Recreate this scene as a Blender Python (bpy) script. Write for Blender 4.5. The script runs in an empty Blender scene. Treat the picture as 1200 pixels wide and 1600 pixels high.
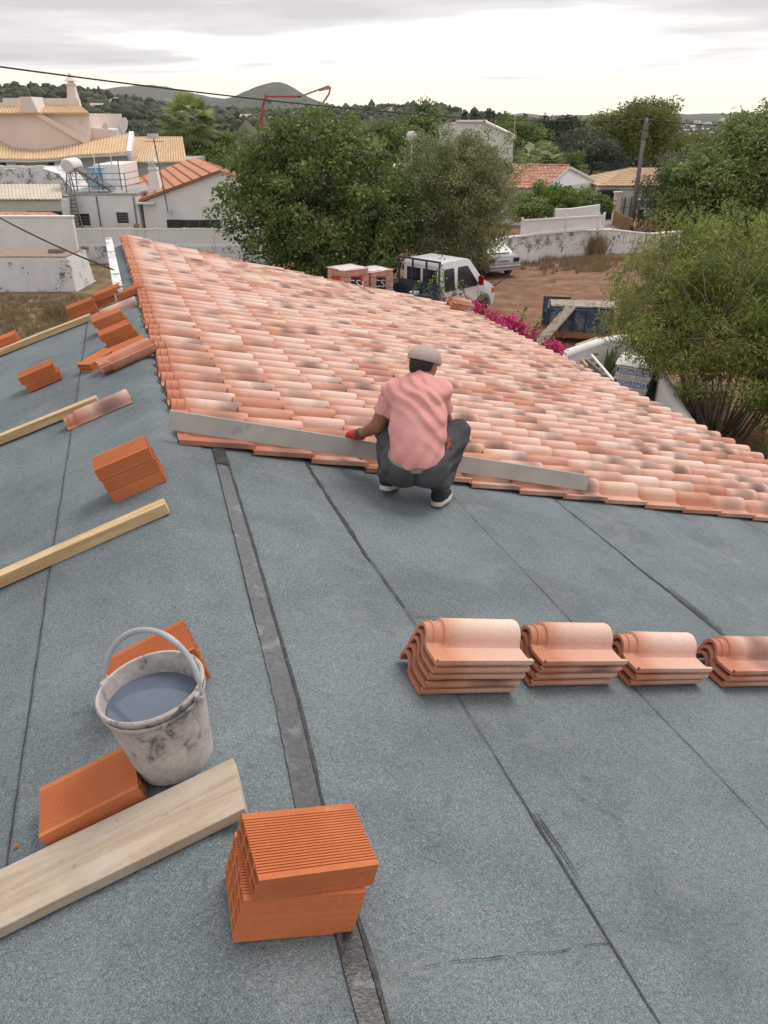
import bpy, bmesh, math, random
import numpy as np
from mathutils import Vector, Matrix, noise as mnoise

# ------------------------------------------------------------------ camera, sky, sun, exposure
SC = bpy.context.scene
COL = SC.collection
PITCH = math.atan(615 / 1200)
CP, SP = math.cos(PITCH), math.sin(PITCH)
CAMZ = 6.70
cam_d = bpy.data.cameras.new('camera')
cam_d.lens = 27.0; cam_d.sensor_width = 36.0; cam_d.sensor_fit = 'AUTO'
cam_d.clip_start = 0.05; cam_d.clip_end = 30000
cam = bpy.data.objects.new('camera', cam_d); COL.objects.link(cam)
cam.location = (0, 0, CAMZ); cam.rotation_euler = (math.pi / 2 - PITCH, 0, 0)
SC.camera = cam

SUN_EL, SUN_AZ = math.radians(58), math.radians(48)      # azimuth clockwise from +Y
world = bpy.data.worlds.new('World'); SC.world = world; world.use_nodes = True
def build_world():
    nt = world.node_tree; N = nt.nodes; L = nt.links
    for n in list(N): N.remove(n)
    out = N.new('ShaderNodeOutputWorld')
    sky = N.new('ShaderNodeTexSky'); sky.sky_type = 'NISHITA'; sky.sun_disc = False
    sky.sun_elevation = SUN_EL; sky.sun_rotation = SUN_AZ; sky.dust_density = 4.0
    bsky = N.new('ShaderNodeBackground'); bsky.inputs['Strength'].default_value = 0.09
    L.new(sky.outputs[0], bsky.inputs['Color'])
    tc = N.new('ShaderNodeTexCoord')
    sep = N.new('ShaderNodeSeparateXYZ'); L.new(tc.outputs['Generated'], sep.inputs[0])
    zc = N.new('ShaderNodeMath'); zc.operation = 'MAXIMUM'; L.new(sep.outputs['Z'], zc.inputs[0]); zc.inputs[1].default_value = 0.0
    za = N.new('ShaderNodeMath'); za.operation = 'ADD'; L.new(zc.outputs[0], za.inputs[0]); za.inputs[1].default_value = 0.055
    comb = N.new('ShaderNodeCombineXYZ')
    for i, ax in enumerate('XY'):
        dv = N.new('ShaderNodeMath'); dv.operation = 'DIVIDE'
        L.new(sep.outputs[ax], dv.inputs[0]); L.new(za.outputs[0], dv.inputs[1]); L.new(dv.outputs[0], comb.inputs[i])
    mp = N.new('ShaderNodeMapping'); mp.inputs['Location'].default_value = (1.3, 4.4, 0); mp.inputs['Scale'].default_value = (0.30, 0.42, 1)
    L.new(comb.outputs[0], mp.inputs[0])
    nz = N.new('ShaderNodeTexNoise'); nz.inputs['Scale'].default_value = 1.0; nz.inputs['Detail'].default_value = 7
    nz.inputs['Roughness'].default_value = 0.52; nz.inputs['Distortion'].default_value = 0.25
    L.new(mp.outputs[0], nz.inputs['Vector'])
    # the cloud sheet closes towards the zenith and breaks up into a bright band at the horizon
    el = N.new('ShaderNodeMapRange'); el.interpolation_type = 'SMOOTHSTEP'
    L.new(sep.outputs['Z'], el.inputs[0]); el.inputs[1].default_value = 0.015; el.inputs[2].default_value = 0.11
    el.inputs[3].default_value = -0.15; el.inputs[4].default_value = 0.13
    ad = N.new('ShaderNodeMath'); ad.operation = 'ADD'; L.new(nz.outputs[0], ad.inputs[0]); L.new(el.outputs[0], ad.inputs[1])
    rp = N.new('ShaderNodeValToRGB'); e = rp.color_ramp.elements
    e[0].position = 0.38; e[0].color = (1.22, 1.14, 0.90, 1)
    e[1].position = 0.66; e[1].color = (0.56, 0.535, 0.545, 1)
    e2 = rp.color_ramp.elements.new(0.50); e2.color = (1.02, 0.985, 0.925, 1)
    e3 = rp.color_ramp.elements.new(0.57); e3.color = (0.72, 0.695, 0.695, 1)
    L.new(ad.outputs[0], rp.inputs[0])
    bcl = N.new('ShaderNodeBackground'); bcl.inputs['Strength'].default_value = 1.12
    L.new(rp.outputs[0], bcl.inputs['Color'])
    mx = N.new('ShaderNodeMixShader'); mx.inputs[0].default_value = 0.90
    L.new(bsky.outputs[0], mx.inputs[1]); L.new(bcl.outputs[0], mx.inputs[2]); L.new(mx.outputs[0], out.inputs[0])
build_world()
sun_d = bpy.data.lights.new('sun', 'SUN'); sun_d.energy = 1.5; sun_d.angle = math.radians(26); sun_d.color = (1.0, 0.95, 0.88)
sun = bpy.data.objects.new('sun', sun_d); COL.objects.link(sun)
_sd = Vector((math.sin(SUN_AZ) * math.cos(SUN_EL), math.cos(SUN_AZ) * math.cos(SUN_EL), math.sin(SUN_EL)))
sun.rotation_euler = _sd.to_track_quat('Z', 'Y').to_euler(); sun.location = (0, 0, 40)
SC.view_settings.view_transform = 'Standard'; SC.view_settings.look = 'None'
SC.view_settings.exposure = 0.35; SC.view_settings.gamma = 1.0; SC.view_settings.use_curve_mapping = False
SC.render.engine = 'CYCLES'
cy = SC.cycles
cy.use_denoising = True; cy.max_bounces = 6; cy.diffuse_bounces = 3; cy.glossy_bounces = 3; cy.transmission_bounces = 4
cy.volume_bounces = 0; cy.transparent_max_bounces = 8; cy.use_adaptive_sampling = True; cy.adaptive_threshold = 0.01
try:
    cy.denoiser = 'OPENIMAGEDENOISE'; cy.denoising_input_passes = 'RGB_ALBEDO_NORMAL'
except Exception: pass

# ------------------------------------------------------------------ measuring helpers (metres, world z up, ground z = 0)
AZ = math.radians(19.1)
EU = Vector((-math.sin(AZ), math.cos(AZ), 0))    # along the ridge, away
ES = Vector((math.cos(AZ), math.sin(AZ), 0))     # across the ridge, to the right
RZ = 5.05; RO = Vector((0.15, 0, RZ))
TR, TL = 0.265, 0.31                             # roof slopes right and left of the ridge
def ray(px, py):
    a = (px - 600) / 1200; b = (800 - py) / 1200
    return Vector((a, CP + SP * b, -SP + CP * b))
def at(px, py, Y):
    d = ray(px, py); return Vector((0, 0, CAMZ)) + d * (Y / d.y)
def gnd(px, py, z=0.0):
    d = ray(px, py); return Vector((0, 0, CAMZ)) + d * ((z - CAMZ) / d.z)
def s_ridge(u): return -.10 + .024 * (u - 1.0)       # the ridge board runs slightly askew to the tile courses
def rz_at(s, u=3.0):
    r = s_ridge(u); return -TR * s if s >= r else -TR * r + TL * (s - r)
def roof(u, s, h=0.0):
    p = RO + EU * u + ES * s; p.z = RZ + rz_at(s, u) + h; return p
def roof_frame(u, s, rot=0.0, h=0.0, side=None):
    """matrix: local x = down the right-hand slope (or up the left-hand one), y = along the ridge, z = off the roof"""
    right = (s >= s_ridge(u)) if side is None else side
    k = -TR if right else TL
    x = Vector((ES.x, ES.y, k)).normalized(); y = EU.copy(); z = x.cross(y).normalized()
    p = RO + EU * u + ES * s; r = s_ridge(u); p.z = RZ + (-TR * s if right else -TR * r + TL * (s - r)); p = p + z * h
    M = Matrix(((x.x, y.x, z.x, p.x), (x.y, y.y, z.y, p.y), (x.z, y.z, z.z, p.z), (0, 0, 0, 1)))
    return M @ Matrix.Rotation(rot, 4, 'Z')

# ------------------------------------------------------------------ mesh helpers
WM = {}
def mat_of(o): return WM.get(o.name, Matrix.Identity(4))
class MB:
    def __init__(s): s.v = []; s.f = []; s.uv = {}
    def quad(s, *p):
        n = len(s.v); s.v += [Vector(q) for q in p]; s.f.append(tuple(range(n, n + len(p)))); return s
    def box(s, c, d, M=None, taper=None):
        n = len(s.v); c = Vector(c)
        for z in (-1, 1):
            for x, y in ((-1, -1), (1, -1), (1, 1), (-1, 1)):
                k = (taper if (taper and z > 0) else 1)
                q = Vector((x * d[0] / 2 * k, y * d[1] / 2 * k, z * d[2] / 2))
                if M is not None: q = M @ q
                s.v.append(c + q)
        for a in ((3, 2, 1, 0), (4, 5, 6, 7), (0, 1, 5, 4), (1, 2, 6, 5), (2, 3, 7, 6), (3, 0, 4, 7)): s.f.append(tuple(n + i for i in a))
        return s
    def bar(s, a, b, w, t=None, up=(0, 0, 1)):
        a, b = Vector(a), Vector(b); d = b - a; L = d.length
        if L < 1e-6: return s
        x = d / L; u = Vector(up)
        if abs(x.dot(u)) > .98: u = Vector((1, 0, 0))
        y = u.cross(x).normalized(); z = x.cross(y)
        M = Matrix((x, y, z)).transposed()
        return s.box((a + b) / 2, (L, w, t or w), M)
    def tube(s, pts, r, n=6, cap=True):
        pts = [Vector(p) for p in pts]
        if not hasattr(r, '__len__'): r = [r] * len(pts)
        base = len(s.v); ref = None
        for i, p in enumerate(pts):
            d = (pts[min(i + 1, len(pts) - 1)] - pts[max(i - 1, 0)])
            d = d.normalized() if d.length > 1e-9 else Vector((0, 0, 1))
            if ref is None: ref = Vector((1, 0, 0)) if abs(d.x) < .8 else Vector((0, 1, 0))
            a = (ref - d * ref.dot(d)).normalized(); b = d.cross(a); ref = a
            for k in range(n):
                t = 2 * math.pi * k / n; s.v.append(p + (a * math.cos(t) + b * math.sin(t)) * r[i])
        for i in range(len(pts) - 1):
            for k in range(n):
                q = base + i * n; s.f.append((q + k, q + (k + 1) % n, q + n + (k + 1) % n, q + n + k))
        if cap:
            s.f.append(tuple(base + k for k in range(n - 1, -1, -1))); q = base + (len(pts) - 1) * n
            s.f.append(tuple(q + k for k in range(n)))
        return s
    def lathe(s, prof, n=16, M=None, cap=False):
        base = len(s.v)
        for r, z in prof:
            for k in range(n):
                t = 2 * math.pi * k / n; q = Vector((r * math.cos(t), r * math.sin(t), z)); s.v.append(M @ q if M is not None else q)
        for i in range(len(prof) - 1):
            for k in range(n):
                q = base + i * n; s.f.append((q + k, q + (k + 1) % n, q + n + (k + 1) % n, q + n + k))
        if cap:
            s.f.append(tuple(base + k for k in range(n - 1, -1, -1))); q = base + (len(prof) - 1) * n; s.f.append(tuple(q + k for k in range(n)))
        return s
    def prism(s, poly, vec):
        """closed 3-D polygon swept along vec"""
        n = len(poly); b = len(s.v); vec = Vector(vec)
        s.v += [Vector(p) for p in poly] + [Vector(p) + vec for p in poly]
        s.f.append(tuple(b + i for i in range(n - 1, -1, -1))); s.f.append(tuple(b + n + i for i in range(n)))
        for i in range(n): j = (i + 1) % n; s.f.append((b + i, b + j, b + n + j, b + n + i))
        return s
    def grid(s, fn, nu, nv):
        b = len(s.v)
        for i in range(nu + 1):
            for j in range(nv + 1): s.v.append(Vector(fn(i / nu, j / nv)))
        for i in range(nu):
            for j in range(nv):
                q = b + i * (nv + 1) + j; s.f.append((q, q + nv + 1, q + nv + 2, q + 1))
        return s
    def mesh(s, name, material, smooth=False, angle=None, bevel=0.0):
        me = bpy.data.meshes.new(name)
        me.from_pydata([tuple(p) for p in s.v], [], s.f)
        bm = bmesh.new(); bm.from_mesh(me)
        bmesh.ops.recalc_face_normals(bm, faces=bm.faces)
        if bevel > 0:
            eds = [e for e in bm.edges if len(e.link_faces) == 2 and e.calc_face_angle(0) > .6]
            bmesh.ops.bevel(bm, geom=eds, offset=bevel, segments=2, affect='EDGES', profile=.6, clamp_overlap=True)
        bm.to_mesh(me); bm.free()
        if smooth:
            me.polygons.foreach_set('use_smooth', [True] * len(me.polygons))
            if angle: me.set_sharp_from_angle(angle=math.radians(angle))
        me.materials.append(material); me.update(); return me
    def build(s, name, material, parent=None, smooth=False, angle=None, bevel=0.0, world=True):
        if parent is not None and world:
            inv = mat_of(parent).inverted(); s.v = [inv @ p for p in s.v]
        return link(name, s.mesh(name, material, smooth, angle, bevel), parent)
def link(name, me, parent=None, M=None):
    o = bpy.data.objects.new(name, me); COL.objects.link(o)
    if parent is not None: o.parent = parent; WM[o.name] = mat_of(parent)
    if M is not None:
        o.matrix_local = M; WM[o.name] = mat_of(parent) @ M if parent is not None else M.copy()
    return o
def tag(o, label=None, cat=None, group=None, kind=None):
    if label: o['label'] = label
    if cat: o['category'] = cat
    if group: o['group'] = group
    if kind: o['kind'] = kind
    return o
def thing(name, label, cat, loc=(0, 0, 0), M=None, group=None):
    o = bpy.data.objects.new(name, None); COL.objects.link(o)
    o.empty_display_size = .2
    o.matrix_world = M if M is not None else Matrix.Translation(Vector(loc)); WM[o.name] = (M.copy() if M is not None else Matrix.Translation(Vector(loc)))
    return tag(o, label, cat, group)
def single(mb, name, material, label, cat, loc=None, group=None, kind=None, **kw):
    """a thing of one mesh, geometry given in world space, origin at its base"""
    if loc is None:
        xs = [p.x for p in mb.v]; ys = [p.y for p in mb.v]; zs = [p.z for p in mb.v]
        loc = Vector(((min(xs) + max(xs)) / 2, (min(ys) + max(ys)) / 2, min(zs)))
    loc = Vector(loc); mb.v = [p - loc for p in mb.v]
    o = link(name, mb.mesh(name, material, **kw), None, Matrix.Translation(loc)); return tag(o, label, cat, group, kind)
def np_mesh(name, V, F, material, smooth=False, rnd=None):
    """fast mesh from numpy arrays; F is (n,3) or (n,4); rnd = per-face float3 attribute 'rnd'"""
    me = bpy.data.meshes.new(name); k = F.shape[1]
    me.vertices.add(len(V)); me.vertices.foreach_set('co', np.ascontiguousarray(V, dtype=np.float32).ravel())
    me.loops.add(F.size); me.loops.foreach_set('vertex_index', np.ascontiguousarray(F, dtype=np.int32).ravel())
    me.polygons.add(len(F)); me.polygons.foreach_set('loop_start', np.arange(0, F.size, k, dtype=np.int32))
    me.polygons.foreach_set('loop_total', np.full(len(F), k, dtype=np.int32))
    if smooth: me.polygons.foreach_set('use_smooth', np.ones(len(F), dtype=bool))
    me.update(calc_edges=True)
    if rnd is not None:
        at_ = me.attributes.new('rnd', 'FLOAT_VECTOR', 'FACE'); at_.data.foreach_set('vector', np.ascontiguousarray(rnd, dtype=np.float32).ravel())
    me.materials.append(material); return me
# ------------------------------------------------------------------ materials (all procedural)
def new_mat(name):
    m = bpy.data.materials.new(name); m.use_nodes = True
    nt = m.node_tree; b = nt.nodes['Principled BSDF']; return m, nt, nt.nodes, nt.links, b
def n_noise(N, L, vec, scale, detail=4, rough=.55, dist=0.0):
    n = N.new('ShaderNodeTexNoise'); n.inputs['Scale'].default_value = scale; n.inputs['Detail'].default_value = detail
    n.inputs['Roughness'].default_value = rough; n.inputs['Distortion'].default_value = dist
    if vec is not None: L.new(vec, n.inputs['Vector'])
    return n
def n_ramp(N, L, fac, stops):
    r = N.new('ShaderNodeValToRGB'); e = r.color_ramp.elements
    while len(e) < len(stops): e.new(.5)
    for i, (p, c) in enumerate(stops):
        e[i].position = p; e[i].color = (*c, 1) if hasattr(c, '__len__') else (c, c, c, 1)
    L.new(fac, r.inputs[0]); return r
def n_mix(N, L, fac, a, b, mode='MIX'):
    m = N.new('ShaderNodeMix'); m.data_type = 'RGBA'; m.blend_type = mode
    def put(sock, v):
        if hasattr(v, 'is_linked'): L.new(v, sock)
        elif hasattr(v, '__len__'): sock.default_value = (*v, 1)
        else: sock.default_value = v
    put(m.inputs[0], fac); put(m.inputs[6], a); put(m.inputs[7], b); return m.outputs[2]
def n_math(N, L, op, a, b=None, clamp=False):
    m = N.new('ShaderNodeMath'); m.operation = op; m.use_clamp = clamp
    for i, v in enumerate((a, b)):
        if v is None: continue
        if hasattr(v, 'is_linked'): L.new(v, m.inputs[i])
        else: m.inputs[i].default_value = v
    return m.outputs[0]
def n_bump(N, L, b, height, strength=.3, dist=.01):
    n = N.new('ShaderNodeBump'); n.inputs['Strength'].default_value = strength; n.inputs['Distance'].default_value = dist
    L.new(height, n.inputs['Height']); L.new(n.outputs[0], b.inputs['Normal']); return n
def coords(N, L, kind='Object', scale=None):
    t = N.new('ShaderNodeTexCoord'); v = t.outputs[kind]
    if scale:
        m = N.new('ShaderNodeMapping'); m.inputs['Scale'].default_value = scale; L.new(v, m.inputs[0]); v = m.outputs[0]
    return v
def proc(name, c1, c2=None, scale=6, rough=.7, metal=0, bump=.15, bscale=None, bdist=.01, stretch=None, lo=.35, hi=.65, spec=.4):
    m, nt, N, L, b = new_mat(name); v = coords(N, L, 'Object', stretch)
    c2 = c2 or tuple(x * .8 for x in c1)
    nz = n_noise(N, L, v, scale, 5); r = n_ramp(N, L, nz.outputs[0], [(lo, c1), (hi, c2)])
    L.new(r.outputs[0], b.inputs['Base Color']); b.inputs['Roughness'].default_value = rough; b.inputs['Metallic'].default_value = metal
    b.inputs['Specular IOR Level'].default_value = spec
    if bump: n_bump(N, L, b, n_noise(N, L, v, bscale or scale * 6, 4).outputs[0], bump, bdist)
    return m
def weathered(name, base, stain, amount=.55, scale=1.6, rough=.85, fine=9):
    """paint that has flaked or stained in patches with a shape of their own"""
    m, nt, N, L, b = new_mat(name); v = coords(N, L, 'Object')
    big = n_noise(N, L, v, scale, 3); fn = n_noise(N, L, v, fine, 8, .68, .6)
    s = n_math(N, L, 'MULTIPLY', big.outputs[0], fn.outputs[0])
    r = n_ramp(N, L, s, [(amount * .5, 0.0), (amount * .5 + .07, 1.0)])
    tone = n_ramp(N, L, n_noise(N, L, v, 3.5, 5).outputs[0], [(.3, tuple(x * .88 for x in base)), (.7, base)])
    L.new(n_mix(N, L, r.outputs[0], tone.outputs[0], stain), b.inputs['Base Color'])
    b.inputs['Roughness'].default_value = rough; b.inputs['Specular IOR Level'].default_value = .2
    n_bump(N, L, b, fn.outputs[0], .25, .02); return m
def m_felt():
    m, nt, N, L, b = new_mat('slate_grey_mineral_felt'); v = N.new('ShaderNodeNewGeometry').outputs['Position']
    g = n_noise(N, L, v, 300, 2, .6); g2 = n_noise(N, L, v, 95, 2, .55)
    s = n_math(N, L, 'ADD', n_math(N, L, 'MULTIPLY', g.outputs[0], .76), n_math(N, L, 'MULTIPLY', g2.outputs[0], .24))
    gr = n_ramp(N, L, s, [(.30, (.040, .050, .054)), (.43, (.116, .143, .153)), (.55, (.182, .217, .229)), (.70, (.345, .39, .403))])
    pt = n_noise(N, L, v, 1.7, 5, .6); pr = n_ramp(N, L, pt.outputs[0], [(.3, .74), (.52, 1.0), (.75, 1.16)])
    c = n_mix(N, L, 1.0, gr.outputs[0], pr.outputs[0], 'MULTIPLY')
    sc = n_noise(N, L, v, 11, 6, .7, 1.0); sr = n_ramp(N, L, sc.outputs[0], [(.60, 0.0), (.74, .55)])
    c = n_mix(N, L, sr.outputs[0], c, (.055, .065, .07))
    du = n_noise(N, L, v, 2.6, 8, .72, .9); dr = n_ramp(N, L, du.outputs[0], [(.54, 0.0), (.72, .30)])   # pale dust trodden in
    c = n_mix(N, L, dr.outputs[0], c, (.33, .34, .34))
    mk = n_noise(N, L, v, 34, 4, .6, 2.5); mr = n_ramp(N, L, mk.outputs[0], [(.70, 0.0), (.76, .5)])     # small scuffs
    c = n_mix(N, L, mr.outputs[0], c, (.04, .045, .05))
    L.new(c, b.inputs['Base Color']); b.inputs['Roughness'].default_value = .82; b.inputs['Specular IOR Level'].default_value = .35
    n_bump(N, L, b, g.outputs[0], .55, .004); return m
def m_bitumen(name='bitumen', wet=False):
    m, nt, N, L, b = new_mat(name); v = N.new('ShaderNodeNewGeometry').outputs['Position']
    f = n_noise(N, L, v, 60 if wet else 26, 6, .6, .3 if wet else 1.2); f2 = n_noise(N, L, v, 160, 3)
    if wet:
        r = n_ramp(N, L, f.outputs[0], [(.28, (.045, .048, .052)), (.40, (.095, .10, .106)), (.62, (.125, .131, .137)), (.76, (.25, .26, .26))])
        rr = n_ramp(N, L, f.outputs[0], [(.35, .30), (.6, .42), (.75, .6)])
    else:
        r = n_ramp(N, L, f.outputs[0], [(.35, (.012, .013, .014)), (.55, (.03, .032, .034)), (.75, (.09, .095, .10))])
        rr = n_ramp(N, L, f2.outputs[0], [(.3, .45), (.7, .75)])
    col = r.outputs[0]; rg = rr.outputs[0]
    if wet:                                      # melted black at both ends of the strip, chalky scuffs between
        dt = N.new('ShaderNodeVectorMath'); dt.operation = 'DOT_PRODUCT'; L.new(v, dt.inputs[0]); dt.inputs[1].default_value = tuple(EU)
        big = n_noise(N, L, v, 4.0, 6, .65, .5); q = n_math(N, L, 'ADD', dt.outputs['Value'], n_math(N, L, 'MULTIPLY', n_math(N, L, 'SUBTRACT', big.outputs[0], .5), 1.6))
        near = n_ramp(N, L, n_math(N, L, 'MULTIPLY', q, .2), [(.20, .85), (.30, .35), (.44, .0), (.80, .0), (.86, .7)])
        col = n_mix(N, L, near.outputs[0], col, (.018, .019, .021))
        dp = N.new('ShaderNodeTexVoronoi'); dp.inputs['Scale'].default_value = 85; L.new(v, dp.inputs['Vector']); dm = n_ramp(N, L, dp.outputs['Distance'], [(.22, .9), (.34, .0)])
        col = n_mix(N, L, n_math(N, L, 'MULTIPLY', dm.outputs[0], n_ramp(N, L, big.outputs[0], [(.48, .0), (.58, .9)]).outputs[0]), col, (.012, .012, .014))
        sc = n_noise(N, L, v, 9.0, 8, .72, .8); sm = n_ramp(N, L, sc.outputs[0], [(.55, .0), (.70, .75)]); col = n_mix(N, L, sm.outputs[0], col, (.27, .28, .28))
        rg = n_mix(N, L, near.outputs[0], rg, (.22, .22, .22))
    L.new(col, b.inputs['Base Color']); L.new(rg, b.inputs['Roughness'])
    n_bump(N, L, b, f.outputs[0], .35, .004); return m
def m_tile():
    """flamed terracotta: orange clay, a pale slip and a brown smoke mark; 'rnd' gives each tile its own firing, UV = (along, across)"""
    m, nt, N, L, b = new_mat('flamed_terracotta_tile')
    a = N.new('ShaderNodeAttribute'); a.attribute_name = 'rnd'
    sp = N.new('ShaderNodeSeparateXYZ'); L.new(a.outputs['Vector'], sp.inputs[0])
    uv = N.new('ShaderNodeUVMap'); su = N.new('ShaderNodeSeparateXYZ'); L.new(uv.outputs[0], su.inputs[0])
    off = N.new('ShaderNodeVectorMath'); off.operation = 'MULTIPLY_ADD'
    L.new(a.outputs['Vector'], off.inputs[0]); off.inputs[1].default_value = (37, 53, 71); L.new(uv.outputs[0], off.inputs[2])
    mp = N.new('ShaderNodeMapping'); mp.inputs['Scale'].default_value = (1.6, 2.4, 1); L.new(off.outputs[0], mp.inputs[0])
    nz = n_noise(N, L, mp.outputs[0], 1.0, 3, .5); fine = n_noise(N, L, mp.outputs[0], 22, 4)
    # pale slip: strongest on the lower two thirds
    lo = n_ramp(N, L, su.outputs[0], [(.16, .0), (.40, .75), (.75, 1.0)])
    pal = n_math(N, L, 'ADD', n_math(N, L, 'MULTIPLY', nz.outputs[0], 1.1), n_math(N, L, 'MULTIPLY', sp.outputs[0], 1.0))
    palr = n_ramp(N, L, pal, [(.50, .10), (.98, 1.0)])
    crn = n_ramp(N, L, su.outputs[1], [(.0, .55), (.44, .50), (.58, .85), (.72, 1.0), (.88, .9)])  # slip paler along the barrel crown: brightness of the lit top painted in
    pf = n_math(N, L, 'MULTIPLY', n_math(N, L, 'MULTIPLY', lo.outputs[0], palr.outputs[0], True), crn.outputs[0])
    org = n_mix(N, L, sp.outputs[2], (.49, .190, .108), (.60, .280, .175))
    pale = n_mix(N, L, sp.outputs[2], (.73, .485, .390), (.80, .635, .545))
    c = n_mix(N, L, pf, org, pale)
    # smoke mark: a soft blotch towards the nose on some tiles
    dx = n_math(N, L, 'SUBTRACT', su.outputs[0], n_math(N, L, 'ADD', n_math(N, L, 'MULTIPLY', sp.outputs[2], .35), .60))
    dq = n_math(N, L, 'MULTIPLY', dx, dx)
    sm = n_math(N, L, 'SUBTRACT', .072, dq); sm = n_math(N, L, 'MULTIPLY', sm, 15.0, True)
    on = n_ramp(N, L, sp.outputs[1], [(.42, 0.0), (.78, .95)])
    nn = n_ramp(N, L, nz.outputs[0], [(.30, .35), (.62, 1.0)])
    sm = n_math(N, L, 'MULTIPLY', n_math(N, L, 'MULTIPLY', sm, on.outputs[0]), nn.outputs[0])
    c = n_mix(N, L, sm, c, (.23, .130, .112))
    c = n_mix(N, L, .35, c, n_ramp(N, L, fine.outputs[0], [(.3, .72), (.7, 1.15)]).outputs[0], 'MULTIPLY')
    L.new(c, b.inputs['Base Color']); b.inputs['Roughness'].default_value = .72; b.inputs['Specular IOR Level'].default_value = .3
    n_bump(N, L, b, fine.outputs[0], .12, .004); return m
def m_brick():
    m, nt, N, L, b = new_mat('orange_hollow_brick'); v = N.new('ShaderNodeNewGeometry').outputs['Position']
    f = n_noise(N, L, v, 5, 4); g = n_noise(N, L, v, 140, 4)
    oi = N.new('ShaderNodeObjectInfo')
    ca = n_ramp(N, L, f.outputs[0], [(.3, (.56, .170, .066)), (.7, (.64, .215, .088))]); tn = n_ramp(N, L, oi.outputs['Random'], [(0, (.84, .82, .80)), (1, (1.10, 1.14, 1.18))])
    class _C: pass
    c = _C(); c.outputs = [n_mix(N, L, 1.0, ca.outputs[0], tn.outputs[0], 'MULTIPLY')]
    d = n_ramp(N, L, g.outputs[0], [(.28, .62), (.5, 1.0), (.75, 1.12)])
    cc = n_mix(N, L, .28, c.outputs[0], d.outputs[0], 'MULTIPLY')
    ds = n_noise(N, L, v, 17, 6, .7); dr = n_ramp(N, L, ds.outputs[0], [(.63, 0.0), (.78, .5)])
    cc = n_mix(N, L, dr.outputs[0], cc, (.62, .42, .33))
    L.new(cc, b.inputs['Base Color']); b.inputs['Roughness'].default_value = .85; b.inputs['Specular IOR Level'].default_value = .2
    n_bump(N, L, b, g.outputs[0], .2, .003); return m
def m_wood(name, c1, c2, dark, along=0, gs=1.0, knots=False):
    m, nt, N, L, b = new_mat(name); sc = [26 * gs, 26 * gs, 26 * gs]; sc[along] = 1.3
    v = coords(N, L, 'Object', tuple(sc)); v0 = coords(N, L, 'Object')
    g = n_noise(N, L, v, 1.0, 6, .6, .8); big = n_noise(N, L, v0, 5.5, 5, .6)
    c = n_ramp(N, L, g.outputs[0], [(.28, tuple(x * .82 for x in c2)), (.42, c2), (.55, c1), (.75, tuple(x * .74 for x in c1))])
    st = n_ramp(N, L, big.outputs[0], [(.52, 0.0), (.72, .75)])
    cw = n_mix(N, L, st.outputs[0], c.outputs[0], dark)
    if knots:                                   # a few knots, mortar smears and dark spatter
        vo = N.new('ShaderNodeTexVoronoi'); vo.inputs['Scale'].default_value = 4.2; L.new(v0, vo.inputs['Vector'])
        kr = n_ramp(N, L, vo.outputs['Distance'], [(.035, .8), (.075, .0)]); cw = n_mix(N, L, kr.outputs[0], cw, (.24, .15, .09))
        sp_ = n_noise(N, L, v0, 38, 6, .7); sr_ = n_ramp(N, L, sp_.outputs[0], [(.62, 0.0), (.70, .6)]); cw = n_mix(N, L, sr_.outputs[0], cw, (.17, .15, .13))
        gm = n_noise(N, L, v0, 7, 6, .65, .7); gr_ = n_ramp(N, L, gm.outputs[0], [(.55, 0.0), (.68, .55)]); cw = n_mix(N, L, gr_.outputs[0], cw, (.55, .51, .46))
    L.new(cw, b.inputs['Base Color'])
    b.inputs['Roughness'].default_value = .78; b.inputs['Specular IOR Level'].default_value = .25
    n_bump(N, L, b, g.outputs[0], .35, .004); return m
def m_bucket():
    m, nt, N, L, b = new_mat('cement_splashed_bucket'); v = coords(N, L, 'Object')
    f = n_noise(N, L, v, 15, 10, .70, .5); g = n_noise(N, L, v, 75, 5); q = n_noise(N, L, v, 3.2, 3)
    s = n_math(N, L, 'ADD', n_math(N, L, 'MULTIPLY', f.outputs[0], .75), n_math(N, L, 'MULTIPLY', q.outputs[0], .35))
    r = n_ramp(N, L, s, [(.415, (.075, .078, .085)), (.46, (.25, .24, .235)), (.505, (.45, .42, .395)), (.66, (.57, .53, .50))])
    d = n_ramp(N, L, g.outputs[0], [(.3, .72), (.6, 1.05)])
    L.new(n_mix(N, L, .6, r.outputs[0], d.outputs[0], 'MULTIPLY'), b.inputs['Base Color'])
    b.inputs['Roughness'].default_value = .8; n_bump(N, L, b, f.outputs[0], .5, .006); return m
def m_leaf(name, dark, mid, light, trans=.25, rough=.55):
    m, nt, N, L, b = new_mat(name)
    a = N.new('ShaderNodeAttribute'); a.attribute_name = 'rnd'
    sp = N.new('ShaderNodeSeparateXYZ'); L.new(a.outputs['Vector'], sp.inputs[0])
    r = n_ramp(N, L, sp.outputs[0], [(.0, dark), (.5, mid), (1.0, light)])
    L.new(r.outputs[0], b.inputs['Base Color']); b.inputs['Roughness'].default_value = rough; b.inputs['Specular IOR Level'].default_value = .3
    if trans:
        t = N.new('ShaderNodeBsdfTranslucent'); L.new(r.outputs[0], t.inputs[0])
        mx = N.new('ShaderNodeMixShader'); mx.inputs[0].default_value = trans
        L.new(b.outputs[0], mx.inputs[1]); L.new(t.outputs[0], mx.inputs[2]); L.new(mx.outputs[0], N['Material Output'].inputs[0])
    return m
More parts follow.
